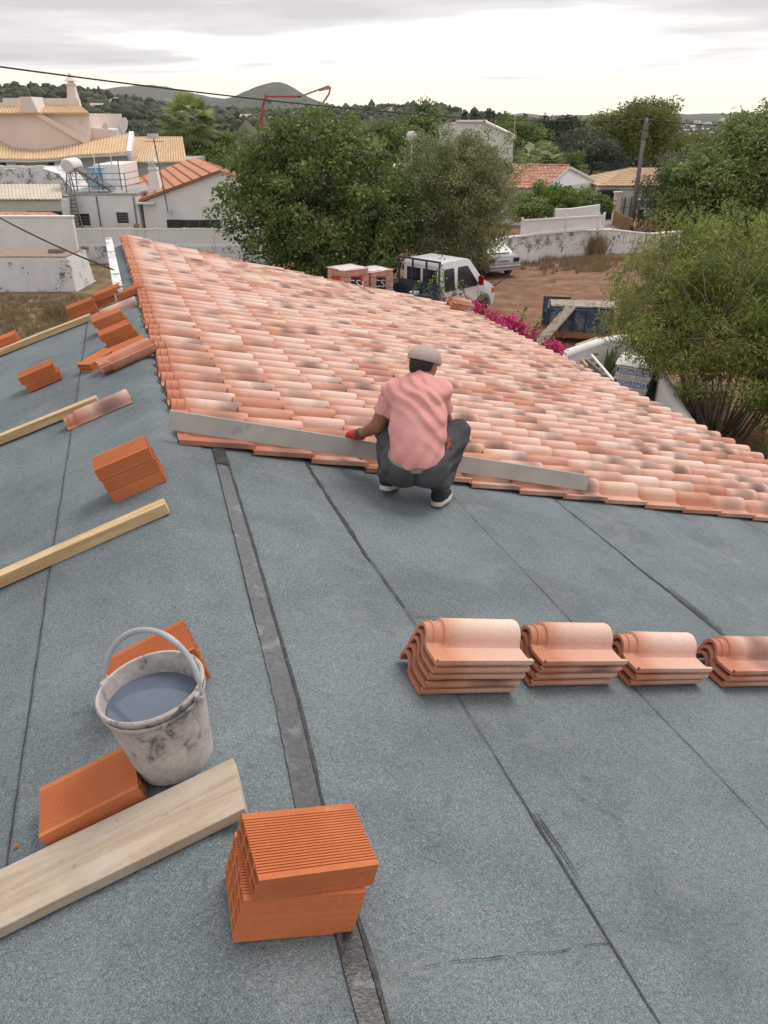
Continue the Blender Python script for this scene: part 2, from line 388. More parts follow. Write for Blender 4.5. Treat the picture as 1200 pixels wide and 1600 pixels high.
def m_ground():
    m, nt, N, L, b = new_mat('earth_and_scrub'); v = N.new('ShaderNodeNewGeometry').outputs['Position']
    sx = N.new('ShaderNodeSeparateXYZ'); L.new(v, sx.inputs[0])
    big = n_noise(N, L, v, .16, 5, .6); mid = n_noise(N, L, v, 1.2, 7, .68); fine = n_noise(N, L, v, 14, 6, .7)
    dirt = n_ramp(N, L, mid.outputs[0], [(.28, (.155, .085, .053)), (.5, (.265, .150, .097)), (.72, (.37, .245, .17))])
    dry = n_ramp(N, L, mid.outputs[0], [(.28, (.075, .060, .034)), (.5, (.19, .140, .082)), (.72, (.33, .26, .165))])
    # left of the house the plot is dry grass, right of it bare red earth
    side = N.new('ShaderNodeMapRange'); L.new(n_math(N, L, 'ADD', sx.outputs[0], n_math(N, L, 'MULTIPLY', big.outputs[0], 6.0)), side.inputs[0])
    side.inputs[1].default_value = -3; side.inputs[2].default_value = 4
    c = n_mix(N, L, side.outputs[0], dry.outputs[0], dirt.outputs[0])
    c = n_mix(N, L, .5, c, n_ramp(N, L, fine.outputs[0], [(.3, .62), (.65, 1.2)]).outputs[0], 'MULTIPLY')
    # farther out: scrub land
    scn = n_noise(N, L, v, .012, 9, .62); sc2 = n_noise(N, L, v, .11, 6, .7)
    scr = n_ramp(N, L, n_math(N, L, 'ADD', n_math(N, L, 'MULTIPLY', scn.outputs[0], .6), n_math(N, L, 'MULTIPLY', sc2.outputs[0], .4)),
                 [(.38, (.028, .036, .020)), (.48, (.050, .056, .032)), (.56, (.085, .080, .050)), (.66, (.17, .125, .085))])
    ln = N.new('ShaderNodeVectorMath'); ln.operation = 'LENGTH'; L.new(v, ln.inputs[0])
    fr = N.new('ShaderNodeMapRange'); L.new(ln.outputs['Value'], fr.inputs[0]); fr.inputs[1].default_value = 52; fr.inputs[2].default_value = 75
    L.new(n_mix(N, L, fr.outputs[0], c, scr.outputs[0]), b.inputs['Base Color'])
    b.inputs['Roughness'].default_value = .95; b.inputs['Specular IOR Level'].default_value = .1
    n_bump(N, L, b, mid.outputs[0], .6, .08); return m
def m_print(name, base, inks, sx, sy):
    return proc(name, base)
MT = {}
MT['felt'] = m_felt(); MT['bitumen'] = m_bitumen(); MT['wet_tape'] = m_bitumen('torched_bitumen_strip', True)
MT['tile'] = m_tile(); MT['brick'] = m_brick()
MT['pine'] = m_wood('pale_pine_batten', (.70, .52, .31), (.58, .39, .20), (.50, .34, .18))
MT['plank'] = m_wood('old_formwork_plank', (.56, .475, .375), (.47, .38, .285), (.40, .355, .30), 0, .7, True)
MT['greywood'] = m_wood('grey_weathered_wood', (.30, .25, .21), (.19, .15, .12), (.11, .09, .075))
MT['bucket'] = m_bucket()
MT['alu'] = proc('dull_aluminium_straightedge', (.50, .475, .44), (.42, .395, .36), 5, .6, 0, .1, 60, .002)
MT['white_wall'] = proc('white_limewash', (.83, .82, .81), (.76, .75, .74), 1.2, .9, 0, .12, 8, .02)
MT['white_paint'] = proc('white_painted_metal', (.82, .82, .82), (.77, .77, .77), 2, .5, 0, 0)
MT['old_white'] = weathered('flaking_limewash', (.80, .80, .80), (.22, .21, .20), .50)
MT['old_white2'] = weathered('grimy_limewash', (.76, .76, .76), (.16, .155, .15), .60, .9)
MT['pinkwall'] = proc('pale_pink_render', (.80, .70, .63), (.74, .64, .57), .5, .9, 0, .1, 6, .02)
MT['greywall'] = proc('pale_grey_render', (.58, .57, .56), (.50, .49, .48), .6, .9, 0, .1, 6, .02)
MT['tan_tile'] = proc('ochre_roof_tile', (.74, .56, .36), (.64, .45, .27), 1.8, .8, 0, .2, 9, .02)
MT['red_tile'] = proc('old_red_roof_tile', (.40, .17, .10), (.56, .36, .27), 3.2, .85, 0, .4, 9, .03, lo=.42, hi=.62)
MT['buff_tile'] = proc('old_buff_roof_tile', (.50, .33, .20), (.62, .47, .33), 3.0, .85, 0, .4, 9, .03)
MT['orange_sheet'] = proc('orange_roof_panel', (.66, .275, .135), (.59, .235, .11), .8, .6, 0, .05)
MT['cream_sheet'] = proc('cream_fibre_cement', (.66, .60, .50), (.56, .50, .41), 1.5, .85, 0, .1)
MT['gravel'] = proc('gravel_capping', (.44, .34, .25), (.22, .165, .12), 14, .95, 0, .6, 30, .03)
MT['concrete'] = proc('grey_concrete', (.44, .43, .41), (.33, .32, .30), 2.4, .9, 0, .3, 20, .01)
MT['road'] = proc('pale_asphalt_drive', (.36, .31, .28), (.28, .24, .22), 2.0, .9, 0, .2, 20, .01)
MT['dark'] = proc('dark_opening', (.02, .02, .022), (.035, .035, .035), 4, .5, 0, 0)
MT['glass'] = proc('dark_window_glass', (.018, .021, .025), (.03, .034, .038), 2, .08, 0, 0, spec=.6)
MT['shutter'] = proc('dark_green_shutter', (.022, .035, .032), (.03, .045, .042), 4, .5, 0, 0)
MT['brown_frame'] = proc('brown_frame', (.10, .06, .045), (.14, .09, .07), 8, .6, 0, 0)
MT['steel'] = proc('grey_painted_steel', (.12, .13, .14), (.18, .19, .19), 6, .5, .3, .05)
MT['green_steel'] = proc('green_painted_steel', (.06, .10, .085), (.09, .13, .11), 6, .5, .2, .05)
MT['pole_wood'] = proc('grey_utility_pole', (.26, .235, .20), (.18, .16, .14), 5, .85, 0, .3)
MT['cable'] = proc('black_cable', (.015, .015, .016), (.03, .03, .03), 9, .6, 0, 0)
MT['stone'] = proc('ochre_limestone', (.46, .31, .18), (.31, .20, .12), 5, .9, 0, .5, 14, .04)
MT['van_white'] = proc('white_van_paint', (.74, .75, .76), (.69, .70, .71), .8, .28, 0, 0, spec=.5)
MT['navy'] = proc('navy_painted_dropside', (.030, .038, .065), (.05, .058, .085), 3, .5, 0, .08)
MT['tyre'] = proc('black_tyre', (.018, .018, .019), (.03, .03, .03), 9, .8, 0, .1)
MT['rim'] = proc('dull_steel_rim', (.30, .30, .31), (.22, .22, .23), 6, .4, .6, 0)
MT['grey_plastic'] = proc('grey_bumper_plastic', (.12, .125, .13), (.15, .155, .16), 6, .6, 0, 0)
MT['silver'] = proc('silver_car_paint', (.44, .45, .46), (.40, .41, .42), .6, .3, .45, 0, spec=.5)
MT['red_lens'] = proc('red_lamp_lens', (.28, .012, .010), (.20, .01, .01), 6, .15, 0, 0, spec=.6)
MT['dark_lens'] = proc('smoked_lamp_lens', (.05, .012, .012), (.035, .01, .01), 6, .15, 0, 0, spec=.6)
MT['amber'] = proc('amber_lamp_lens', (.60, .16, .02), (.5, .12, .02), 6, .2, 0, 0, spec=.6)
MT['plate'] = proc('white_number_plate', (.62, .62, .60), (.56, .56, .55), 9, .4, 0, 0)
MT['ink_black'] = proc('black_print', (.02, .02, .022), (.025, .025, .025), 9, .5, 0, 0)
MT['ink_red'] = proc('red_print', (.56, .085, .035), (.50, .07, .03), 9, .45, 0, 0)
MT['ink_white'] = proc('white_print', (.78, .77, .76), (.74, .73, .72), 9, .45, 0, 0)
MT['ink_blue'] = proc('blue_print', (.025, .14, .48), (.03, .17, .52), 9, .4, 0, 0)
MT['ink_grey'] = proc('grey_print', (.58, .59, .62), (.68, .68, .70), 30, .45, 0, 0, lo=.45, hi=.55)
MT['film'] = proc('white_stretch_film', (.86, .85, .85), (.78, .76, .76), 5, .3, 0, .5, 12, .03, spec=.6)
MT['pinkfilm'] = proc('tiles_under_film', (.55, .24, .17), (.66, .42, .36), 7, .35, 0, .4, 16, .02, spec=.6)
MT['black_sheet'] = proc('black_plastic_sheet', (.012, .012, .013), (.02, .02, .02), 6, .45, 0, .3, 8, .05)
MT['blue_paint'] = weathered('scratched_blue_paint', (.060, .095, .175), (.19, .20, .22), .50, 2.2, .6, 7)
MT['rustwood'] = proc('rusty_brown_frame', (.27, .125, .065), (.34, .19, .11), 6, .85, 0, .3)
MT['chipboard'] = weathered('lichen_spotted_board', (.44, .38, .30), (.17, .14, .11), .50, 5, .9, 22)
MT['yellow_wood'] = proc('yellow_painted_ladder', (.66, .58, .30), (.56, .48, .25), 6, .7, 0, .1)
MT['crane_red'] = proc('red_crane_paint', (.50, .075, .045), (.42, .06, .04), 3, .4, 0, 0)
MT['crane_tan'] = proc('faded_crane_paint', (.52, .33, .26), (.46, .27, .21), 3, .5, 0, 0)
MT['dish'] = proc('white_dish', (.68, .67, .65), (.6, .59, .58), 3, .5, 0, 0)
MT['blue_box'] = proc('sky_blue_plastic', (.30, .52, .70), (.26, .47, .65), 4, .5, 0, 0)
MT['bark'] = proc('grey_brown_bark', (.17, .135, .105), (.09, .07, .055), 8, .95, 0, .6, 20, .03)
MT['bark_pale'] = proc('pale_grey_bark', (.36, .305, .25), (.22, .18, .145), 8, .95, 0, .5, 20, .02)
MT['leaf_carob'] = m_leaf('carob_leaf', (0.073, 0.116, 0.040), (0.147, 0.212, 0.066), (0.301, 0.384, 0.118))
MT['leaf_olive'] = m_leaf('olive_leaf', (0.140, 0.165, 0.076), (0.262, 0.293, 0.140), (0.439, 0.470, 0.250))
MT['leaf_pepper'] = m_leaf('pepper_tree_leaf', (0.094, 0.137, 0.050), (0.186, 0.254, 0.083), (0.333, 0.411, 0.137))
MT['leaf_shrub'] = m_leaf('willow_shrub_leaf', (.110, .135, .042), (.215, .265, .062), (.38, .44, .105), .3)
MT['leaf_grey'] = m_leaf('grey_green_leaf', (0.083, 0.099, 0.069), (0.152, 0.172, 0.117), (0.262, 0.283, 0.200))
MT['leaf_bright'] = m_leaf('bright_green_leaf', (0.075, 0.120, 0.026), (0.158, 0.247, 0.051), (0.284, 0.389, 0.090), .3)
MT['leaf_gold'] = m_leaf('yellow_green_leaf', (.110, .125, .034), (.215, .235, .062), (.330, .340, .100), .3)
MT['leaf_dark'] = m_leaf('dark_evergreen_leaf', (0.026, 0.042, 0.021), (0.049, 0.075, 0.036), (0.098, 0.130, 0.058), .15)
MT['palm'] = m_leaf('palm_frond', (0.145, 0.181, 0.065), (0.290, 0.341, 0.123), (0.493, 0.536, 0.232), .2)
MT['palm_dead'] = m_leaf('dead_palm_frond', (.17, .12, .07), (.26, .19, .11), (.36, .27, .17), .1)
MT['flower'] = m_leaf('magenta_bract', (.46, .022, .110), (.72, .050, .23), (.84, .16, .40), .35, .6)
MT['dry'] = m_leaf('dry_grass_blade', (.17, .125, .065), (.31, .24, .135), (.45, .37, .23), .2)
MT['cactus'] = m_leaf('agave_leaf', (.05, .085, .035), (.10, .15, .06), (.24, .28, .12), .1)
MT['scrub'] = m_leaf('far_scrub', (.036, .044, .026), (.062, .072, .042), (.110, .112, .066), 0, .9)
MT['ground'] = m_ground()
MT['skin'] = proc('tanned_skin', (.33, .165, .105), (.28, .135, .085), 9, .55, 0, .08, 60, .002)
MT['shirt'] = proc('pink_cotton', (.76, .385, .365), (.70, .300, .285), 5.5, .92, 0, .22, 380, .001, spec=.15, lo=.40, hi=.66)
MT['jeans'] = proc('charcoal_denim', (.062, .062, .068), (.105, .105, .112), 5, .92, 0, .3, 420, .001, spec=.15)
MT['waist'] = proc('grey_waistband', (.30, .27, .235), (.24, .215, .19), 14, .9, 0, .1)
MT['cap'] = proc('grey_tweed_cap', (.50, .405, .365), (.43, .345, .31), 70, .95, 0, .2, 260, .001, spec=.1)
MT['hair'] = proc('black_hair', (.012, .010, .010), (.03, .024, .02), 60, .6, 0, .3, 160, .002)
MT['glove'] = proc('red_knit_glove', (.56, .045, .025), (.48, .035, .02), 30, .8, 0, .2, 200, .001)
MT['glove_grey'] = proc('grey_glove_palm', (.06, .06, .065), (.1, .1, .1), 30, .7, 0, .1)
MT['shoe'] = proc('black_knit_shoe', (.016, .017, .022), (.035, .036, .042), 60, .85, 0, .2, 200, .002)
MT['sole'] = proc('white_rubber_sole', (.66, .62, .58), (.50, .46, .42), 14, .7, 0, .1)
MT['patch'] = proc('red_pocket_print', (.42, .10, .085), (.05, .05, .055), 60, .8, 0, 0, lo=.44, hi=.52)
def m_water():
    m, nt, N, L, b = new_mat('cloudy_mix_water'); b.inputs['Base Color'].default_value = (.125, .150, .205, 1)
    b.inputs['Roughness'].default_value = .04; b.inputs['Specular IOR Level'].default_value = .6; return m
MT['water'] = m_water()
# ------------------------------------------------------------------ ground and hills
def sstep(a, b, x):
    t = min(1, max(0, (x - a) / (b - a))); return t * t * (3 - 2 * t)
def terrain(x, y):
    r = math.hypot(x, y); a = math.degrees(math.atan2(x, y)); z = 0.0
    if r < 75: return 0.0
    k = sstep(75, 500, r)
    right = sstep(-4, 10, a)
    z -= 16 * k * right * (1 - .9 * sstep(1800, 5200, r))
    z += 10 * k * (1 - right) * sstep(150, 900, r)
    def hill(az, rr, h, wa, wr):
        return h * math.exp(-((a - az) / wa) ** 2 - ((r - rr) / wr) ** 2)
    z += hill(-22.5, 1500, 38, 6.0, 620) + hill(-15.5, 1150, 8, 4, 420) + hill(-15.0, 6200, 165, 5.0, 1300) + hill(-22, 6400, 60, 6, 1300)
    z += hill(-7.2, 4600, 78, 2.6, 900) + hill(-7.6, 4700, 78, 4.6, 1200) + hill(-2.2, 3600, 30, 3.5, 700)
    z += hill(4, 950, 21, 5, 260) + hill(11, 1100, 15, 5, 300) + hill(20, 6200, 36, 30, 1400) + hill(-30, 5000, 90, 8, 1500)
    if r > 140:
        kk = sstep(140, 1200, r)
        z += kk * 7 * mnoise.noise(Vector((x * .0042, y * .0042, 0))) + kk * 2.2 * mnoise.noise(Vector((x * .016, y * .016, 3)))
        z += sstep(2500, 4200, r) * (17 * mnoise.noise(Vector((x * .0016, y * .0016, 7))) + 13 * mnoise.noise(Vector((x * .0052, y * .0052, 9))) + 6 * mnoise.noise(Vector((x * .013, y * .013, 4))))
    return z
def build_ground():
    rad = [0, 6, 14, 24, 36, 50, 64, 75, 88, 105, 125, 150, 180, 220, 265, 320, 385, 460, 550, 650, 760, 880, 1000, 1130, 1270, 1420, 1580, 1750, 1950, 2200, 2500, 2850, 3200,
           3500, 3800, 4050, 4300, 4550, 4800, 5100, 5500, 5900, 6250, 6600, 7200, 8200]
    azs = []
    a = -180.0
    while a < 180: azs.append(a); a += .45 if -36 <= a < 36 else 6
    mb = MB(); n = len(azs)
    for r in rad:
        for a in azs:
            x, y = r * math.sin(math.radians(a)), r * math.cos(math.radians(a))
            mb.v.append(Vector((x, y, terrain(x, y))))
    for i in range(len(rad) - 1):
        for k in range(n):
            mb.f.append((i * n + k, i * n + (k + 1) % n, (i + 1) * n + (k + 1) % n, (i + 1) * n + k))
    o = mb.build('ground', MT['ground'], smooth=True); o['kind'] = 'structure'
build_ground()

# ------------------------------------------------------------------ the house whose roof is being tiled
def soft_rz(s, u):
    w = .05; r = s_ridge(u)
    if abs(s - r) > w: return rz_at(s, u)
    t = (s - r + w) / (2 * w); a, b = rz_at(r - w, u), rz_at(r + w, u); pk = .006
    return (1 - t) * a + t * b + (rz_at(r, u) - (a + b) / 2 - pk) * 4 * t * (1 - t)
def wav(u, s):
    return .010 * mnoise.noise(Vector((u * .9, s * 1.3, 1.7))) + .0045 * mnoise.noise(Vector((u * 2.6, s * 3.1, 8.2)))
def rp(px, py, h=0.0, right=False):
    """pixel -> (u, s) on the roof plane raised by h"""
    d = ray(px, py); T = TR if right else -TL; u = 4.0
    A = d.x * ES.x + d.y * ES.y; B = -RO.x * ES.x
    for _ in range(6):
        c = 0 if right else -(TR + TL) * s_ridge(u)
        t = (CAMZ - RZ - h - c + T * B) / (-d.z - T * A); X, Y = d.x * t, d.y * t
        u, s = (X - RO.x) * EU.x + Y * EU.y, (X - RO.x) * ES.x + Y * ES.y
    return u, s
house = thing('house', 'white house under the camera, its roof half felted in grey and half tiled in terracotta', 'house', RO + EU * 4 + Vector((0, 0, -RZ)))
def felt_at(u, s, h): p = RO + EU * u + ES * s; p.z = RZ + soft_rz(s, u) + wav(u, s) + h; return p
def felt_sheet(u0, u1, sa, sb, ha, hb, nu=60, nv=14):
    """sa, sb: functions u -> s of the two long edges; ha, hb heights of those edges"""
    mb = MB()
    mb.grid(lambda i, j: felt_at(u0 + (u1 - u0) * i, sa(u0 + (u1 - u0) * i) * (1 - j) + sb(u0 + (u1 - u0) * i) * j, ha * (1 - j) + hb * j), nu, nv)
    n0 = len(mb.v)                                                            # torn edge thickness along the lower edge
    mb.grid(lambda i, j: felt_at(u0 + (u1 - u0) * i, sb(u0 + (u1 - u0) * i), hb - .006 * j), nu, 1)
    return mb.build('felt_sheet', MT['felt'], house, smooth=True, angle=40)
def edge(s0, amp, seed): return lambda u: s0 + amp * mnoise.noise(Vector((u * 1.3, seed, 0)))
LSEAM = lambda u: -.40 - (9.1 - u) * .033 + .006 * mnoise.noise(Vector((u * 1.6, 5, 0)))
seams = [.16, .81, 1.645, 2.485, 3.33, 4.17, 5.0, 5.98]
felt_sheet(-2.2, 8.75, LSEAM, lambda u: .16 + .02 * (u - 1.5) * .9, .0065, .0065, 90, 20)
for k in range(len(seams) - 1):
    a = (lambda u, q=seams[k]: q - .06); b = edge(seams[k + 1], .007, k * 3.1)
    felt_sheet(-2.2, 13.0, a, b, .001, .006, 110, 10)
felt_sheet(-2.2, 8.75, edge(-1.62, .008, 40), lambda u: LSEAM(u) + .07, .006, .001, 60, 10)
felt_sheet(-2.2, 8.75, edge(-2.6, .008, 41), lambda u: -1.54, .006, .001, 60, 8)
felt_sheet(-2.2, 8.75, edge(-4.4, .008, 42), lambda u: -2.52, .006, .001, 60, 8)
felt_sheet(8.7, 13.0, lambda u: -.02, lambda u: .16, .004, .005, 24, 4)
# dark bitumen that bled out at the laps: irregular streaks, real strips laid 4 mm proud
def bleed(name, path, material, seed, h=.0105, step=.025):
    """path: list of (u, s, width) knots; the strip frays and breaks where it is thin"""
    mb = MB(); knots = path; tot = abs(knots[-1][0] - knots[0][0]); n = max(4, int(tot / step)); prev = None
    for i in range(n + 1):
        u = knots[0][0] + (knots[-1][0] - knots[0][0]) * i / n
        for k in range(len(knots) - 1):
            ua, ub = knots[k][0], knots[k + 1][0]
            if min(ua, ub) - 1e-6 <= u <= max(ua, ub) + 1e-6: break
        t = (u - ua) / (ub - ua); s = knots[k][1] * (1 - t) + knots[k + 1][1] * t; w = knots[k][2] * (1 - t) + knots[k + 1][2] * t
        w1 = .62 * w * (.5 + .55 * mnoise.noise(Vector((u * 9, seed, 0))) + .3 * mnoise.noise(Vector((u * 31, seed, 4))))
        w2 = .62 * w * (.5 + .55 * mnoise.noise(Vector((u * 8, seed, 9))) + .3 * mnoise.noise(Vector((u * 33, seed, 2))))
        s += .004 * mnoise.noise(Vector((u * 4, seed, 6)))
        if w1 + w2 < .0012: prev = None; continue
        b = len(mb.v); mb.v += [felt_at(u, s - max(w1, 0), h), felt_at(u, s + max(w2, 0), h)]
        if prev is not None: mb.f.append((prev, prev + 1, b + 1, b))
        prev = b
    if mb.f: mb.build(name, material, house)
bt = MT['bitumen']
bleed('seam_bleed', [(4.3, .813, .028), (3.9, .813, .030), (3.4, .812, .034), (3.0, .815, .026)], bt, 1)
bleed('seam_bleed', [(3.0, .825, .010), (2.7, .835, .012), (2.45, .845, .005), (2.0, .822, .004), (1.7, .815, .007), (1.45, .81, .013), (1.0, .80, .010), (.7, .80, .003)], bt, 2)
bleed('seam_bleed', [(1.46, .828, .004), (1.36, .834, .012), (1.22, .832, .006)], bt, 3)
bleed('seam_bleed', [(4.2, 1.655, .007), (3.3, 1.65, .006), (2.4, 1.645, .007), (1.5, 1.63, .005), (.4, 1.62, .003)], bt, 4)
bleed('seam_bleed', [(4.2, 2.475, .010), (3.6, 2.48, .012), (3.1, 2.482, .022), (2.8, 2.487, .036), (2.45, 2.49, .030), (2.2, 2.49, .008), (1.2, 2.49, .004)], bt, 5)
bleed('seam_bleed', [(2.95, 2.52, .004), (2.8, 2.525, .018), (2.5, 2.52, .012)], bt, 6)
bleed('seam_bleed', [(4.2, 3.33, .005), (3.6, 3.335, .006), (3.0, 3.33, .004), (2.2, 3.33, .004)], bt, 7)
bleed('seam_bleed', [(4.3, 4.17, .014), (3.7, 4.17, .010), (3.0, 4.17, .005)], bt, 8)
bleed('seam_bleed', [(8.6, LSEAM(8.6), .014), (6.0, LSEAM(6), .009), (4.6, LSEAM(4.6), .007), (2.5, LSEAM(2.5), .008), (0.2, LSEAM(.2), .008)], bt, 9, .0115)
bleed('seam_bleed', [(8.2, -1.60, .014), (5.5, -1.61, .008), (4.0, -1.62, .006)], bt, 10)
# end lap that crosses the sheet near the camera
def cross(u0, s0, s1, w, seed):
    mb = MB(); prev = None
    for i in range(61):
        s = s0 + (s1 - s0) * i / 60; u = u0 + .012 * mnoise.noise(Vector((s * 7, seed, 0))) + (s - s0) * -.03
        ww = w * (.4 + 1.2 * mnoise.noise(Vector((s * 22, seed, 3))))
        if ww < .0005: prev = None; continue
        b = len(mb.v); mb.v += [felt_at(u - ww, s, .0105), felt_at(u + ww, s, .0105)]
        if prev is not None: mb.f.append((prev, prev + 1, b + 1, b))
        prev = b
    if mb.f: mb.build('seam_bleed', bt, house)
cross(1.04, .30, .80, .0022, 20); cross(5.9, -1.1, -.45, .004, 22); cross(2.55, .84, 1.0, .003, 23)
# wide torched strip beside the ridge
def tape(mat, u0, u1, pad, h, seed, name):
    L_ = [(-2, .06, .14), (.9, .090, .172), (1.15, .100, .183), (1.52, .098, .196), (2.0, .138, .235), (3.0, .19, .285), (4.25, .250, .334), (4.6, .262, .345)]
    mb = MB(); n = int(abs(u1 - u0) / .02); b0 = None
    for i in range(n + 1):
        u = u0 + (u1 - u0) * i / n
        for k in range(len(L_) - 1):
            if L_[k][0] <= u <= L_[k + 1][0]: break
        t = (u - L_[k][0]) / (L_[k + 1][0] - L_[k][0]); a = L_[k][1] * (1 - t) + L_[k + 1][1] * t; c = L_[k][2] * (1 - t) + L_[k + 1][2] * t
        if pad == 'edge':
            a, c = c - .004, c + .007 + .007 * mnoise.noise(Vector((u * 6, seed, 1)))
        else:
            a += .020 + .003 * mnoise.noise(Vector((u * 14, seed, 0))) + .002 * mnoise.noise(Vector((u * 45, seed, 5))); c += .002 * mnoise.noise(Vector((u * 9, seed, 7)))
        b = len(mb.v); mb.v += [felt_at(u, a + (c - a) * q / 4, h) for q in range(5)]
        if b0 is not None: mb.f += [(b0 + q, b0 + q + 1, b + q + 1, b + q) for q in range(4)]
        b0 = b
    mb.build(name, mat, house, smooth=True)
tape(MT['wet_tape'], -1.6, 4.55, 'w', .0125, 30, 'bitumen_strip')
tape(MT['bitumen'], -1.6, 4.55, 'edge', .016, 31, 'bitumen_strip_edge')
tape(MT['bitumen'], 4.05, 4.55, 'w', .0165, 32, 'bitumen_strip_end')

# walls below
def uvz(u, s, z): p = RO + EU * u + ES * s; p.z = z; return p
w = MB()
w.prism([uvz(-2.1, -4.2, 0), uvz(-2.1, 5.6, 0), uvz(-2.1, 5.6, RZ - TR * 5.6 - .06), uvz(-2.1, 0, RZ - .12), uvz(-2.1, -4.2, RZ - TL * 4.2 - .12)], EU * 10.7)
w.build('wall', MT['white_wall'], house)
w = MB(); w.prism([uvz(8.605, -.02, 0), uvz(8.605, 5.6, 0), uvz(8.605, 5.6, RZ - TR * 5.6 - .06), uvz(8.605, .05, RZ - .09)], EU * 4.3); w.build('wall', MT['white_wall'], house)
w = MB(); w.prism([uvz(8.80, -.13, 2.0), uvz(8.80, -.03, 2.0), uvz(8.80, -.03, RZ + .05), uvz(8.80, -.13, RZ + .05)], EU * 4.15); w.build('parapet_wall', MT['old_white'], house, bevel=.01)
w = MB(); w.prism([uvz(-2.2, 5.6, RZ - TR * 5.6 - .30), uvz(-2.2, 5.92, RZ - TR * 5.92 - .12), uvz(-2.2, 5.92, RZ - TR * 5.92 - .02), uvz(-2.2, 5.6, RZ - TR * 5.6 - .02)], EU * 15.2); w.build('eaves_cornice', MT['white_wall'], house)

# ------------------------------------------------------------------ roof tiles
TLEN, TCOV, TWID, TEXP = .445, .215, .250, .3565
def tile_profile(n_arc, scale=1.0):
    pts = [(0, .006), (0, .021), (.015, .021), (.021, .006), (.062, .0045), (.108, .006)]
    r = .0665 * scale; yc = .182
    for k in range(n_arc + 1):
        th = math.pi * (.955 - .965 * k / n_arc)
        pts.append((yc + r * math.cos(th),   .004 + .080 * scale * max(0, math.sin(th)) + (.0 if k else .002)))
    return pts
def tile_geometry(detail, neck, lo=0.0):
    """returns verts, faces, uvs-per-vert; x along the slope (0 = head), y across, z up"""
    n_arc = 18 if detail else 7
    secs = []
    if neck:
        secs += [(0.0, .80), (.030, .80), (.033, .87), (.041, .87), (.044, .82), (.074, .84), (.080, .97), (.088, 1.0)] if detail else [(0.0, .80), (.033, .80), (.036, .88), (.046, .83), (.080, .85), (.088, 1.0)]
    else: secs += [(.070, .97)]
    secs += [(.26, 1.0), (.41, 1.01), (.436, 1.02), (.445, .985)] if detail else [(.26, 1.0), (.436, 1.01), (.445, .985)]
    V, UVs, F = [], [], []
    for x, sc in secs:
        pr = tile_profile(n_arc, sc); pr = [q for q in pr if q[0] >= lo] if lo else pr
        for y, z in pr:
            zz = z
            if neck and x < .08 and y < .11: zz = z * .7 if y > .02 else z
            V.append((x, y, zz)); UVs.append((x / TLEN, y / TWID))
    m = len(pr)
    for i in range(len(secs) - 1):
        for j in range(m - 1): q = i * m + j; F.append((q, q + m, q + m + 1, q + 1))
    return V, F, UVs, m
def tile_mesh(name, detail, neck, rnd, lo=0.0, rim=True):
    V, F, UVs, m = tile_geometry(detail, neck, lo); V = [Vector(v) for v in V]
    if detail:
        me = bpy.data.meshes.new(name); me.from_pydata(V, [], F)
        bm = bmesh.new(); bm.from_mesh(me); bmesh.ops.recalc_face_normals(bm, faces=bm.faces)
        if sum(f.normal.z for f in bm.faces) < 0: bmesh.ops.reverse_faces(bm, faces=bm.faces)
        bmesh.ops.solidify(bm, geom=bm.faces[:], thickness=.0145); bm.to_mesh(me); bm.free()
    else:
        n = len(V)                                  # thickness at the nose and along the pan edge
        nose = V[n - m:]
        for y in nose: V.append(Vector((y.x - .001, .182 + (y.y - .182) * (.80 if y.y > .1 else 1), max(y.z - .017, -.009)))); UVs.append((1, y.y / TWID))
        for j in range(m - 1): F.append((n - m + j, n + j, n + j + 1, n - m + j + 1))
        b = len(V)
        for i in range(0, n, m): V.append(V[i] + Vector((0, .001, -.014))); UVs.append(UVs[i])
        for i in range(n // m - 1): F.append((i * m, b + i, b + i + 1, (i + 1) * m))
        me = bpy.data.meshes.new(name); me.from_pydata(V, [], F)
    me.polygons.foreach_set('use_smooth', [True] * len(me.polygons)); me.set_sharp_from_angle(angle=math.radians(38))
    ul = me.uv_layers.new(name='UVMap')
    for lp in me.loops:
        co = me.vertices[lp.vertex_index].co; ul.data[lp.index].uv = (co.x / TLEN, co.y / TWID)
    a = me.attributes.new('rnd', 'FLOAT_VECTOR', 'FACE'); a.data.foreach_set('vector', list(rnd) * len(me.polygons))
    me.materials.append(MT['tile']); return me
RT = random.Random(11)
def rnd3(R=RT): return (R.random(), R.random(), R.random())
TILT = Matrix.Rotation(-.048, 4, 'Y')
tiles = []
for i in range(17):
    s0 = .085 + .3435 * i
    f = max(0.0, .20 - .034 * i)
    rows = 41 + (1 if i > 5 else 0) + (1 if i > 11 else 0)
    for j in range(rows):
        u = 4.10 + f + TCOV * j + RT.uniform(-.006, .006)
        M = roof_frame(u, s0 + RT.uniform(-.008, .008) + .006 * math.sin(j * 1.7), RT.uniform(-.013, .013), .012 + wav(u, s0), True) @ Matrix.Translation((0, 0, .004)) @ TILT @ Matrix.Rotation(RT.uniform(-.012, .012), 4, 'X')
        c = M @ Vector((.25, .12, .04)); d = c - Vector((0, 0, CAMZ))
        fwd = d.y * CP - d.z * SP; px = 600 + 1200 * d.x / fwd; py = 800 - 1200 * (d.y * SP + d.z * CP) / fwd
        tiles.append((d.length if -30 < px < 1225 else 1e3 + d.length, i, j, M))
tiles.sort(key=lambda t: t[0])
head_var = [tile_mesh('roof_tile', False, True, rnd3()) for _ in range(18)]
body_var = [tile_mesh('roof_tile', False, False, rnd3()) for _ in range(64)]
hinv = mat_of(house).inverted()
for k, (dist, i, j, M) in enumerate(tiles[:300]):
    link('roof_tile', RT.choice(head_var if i == 0 else body_var), house, hinv @ M)
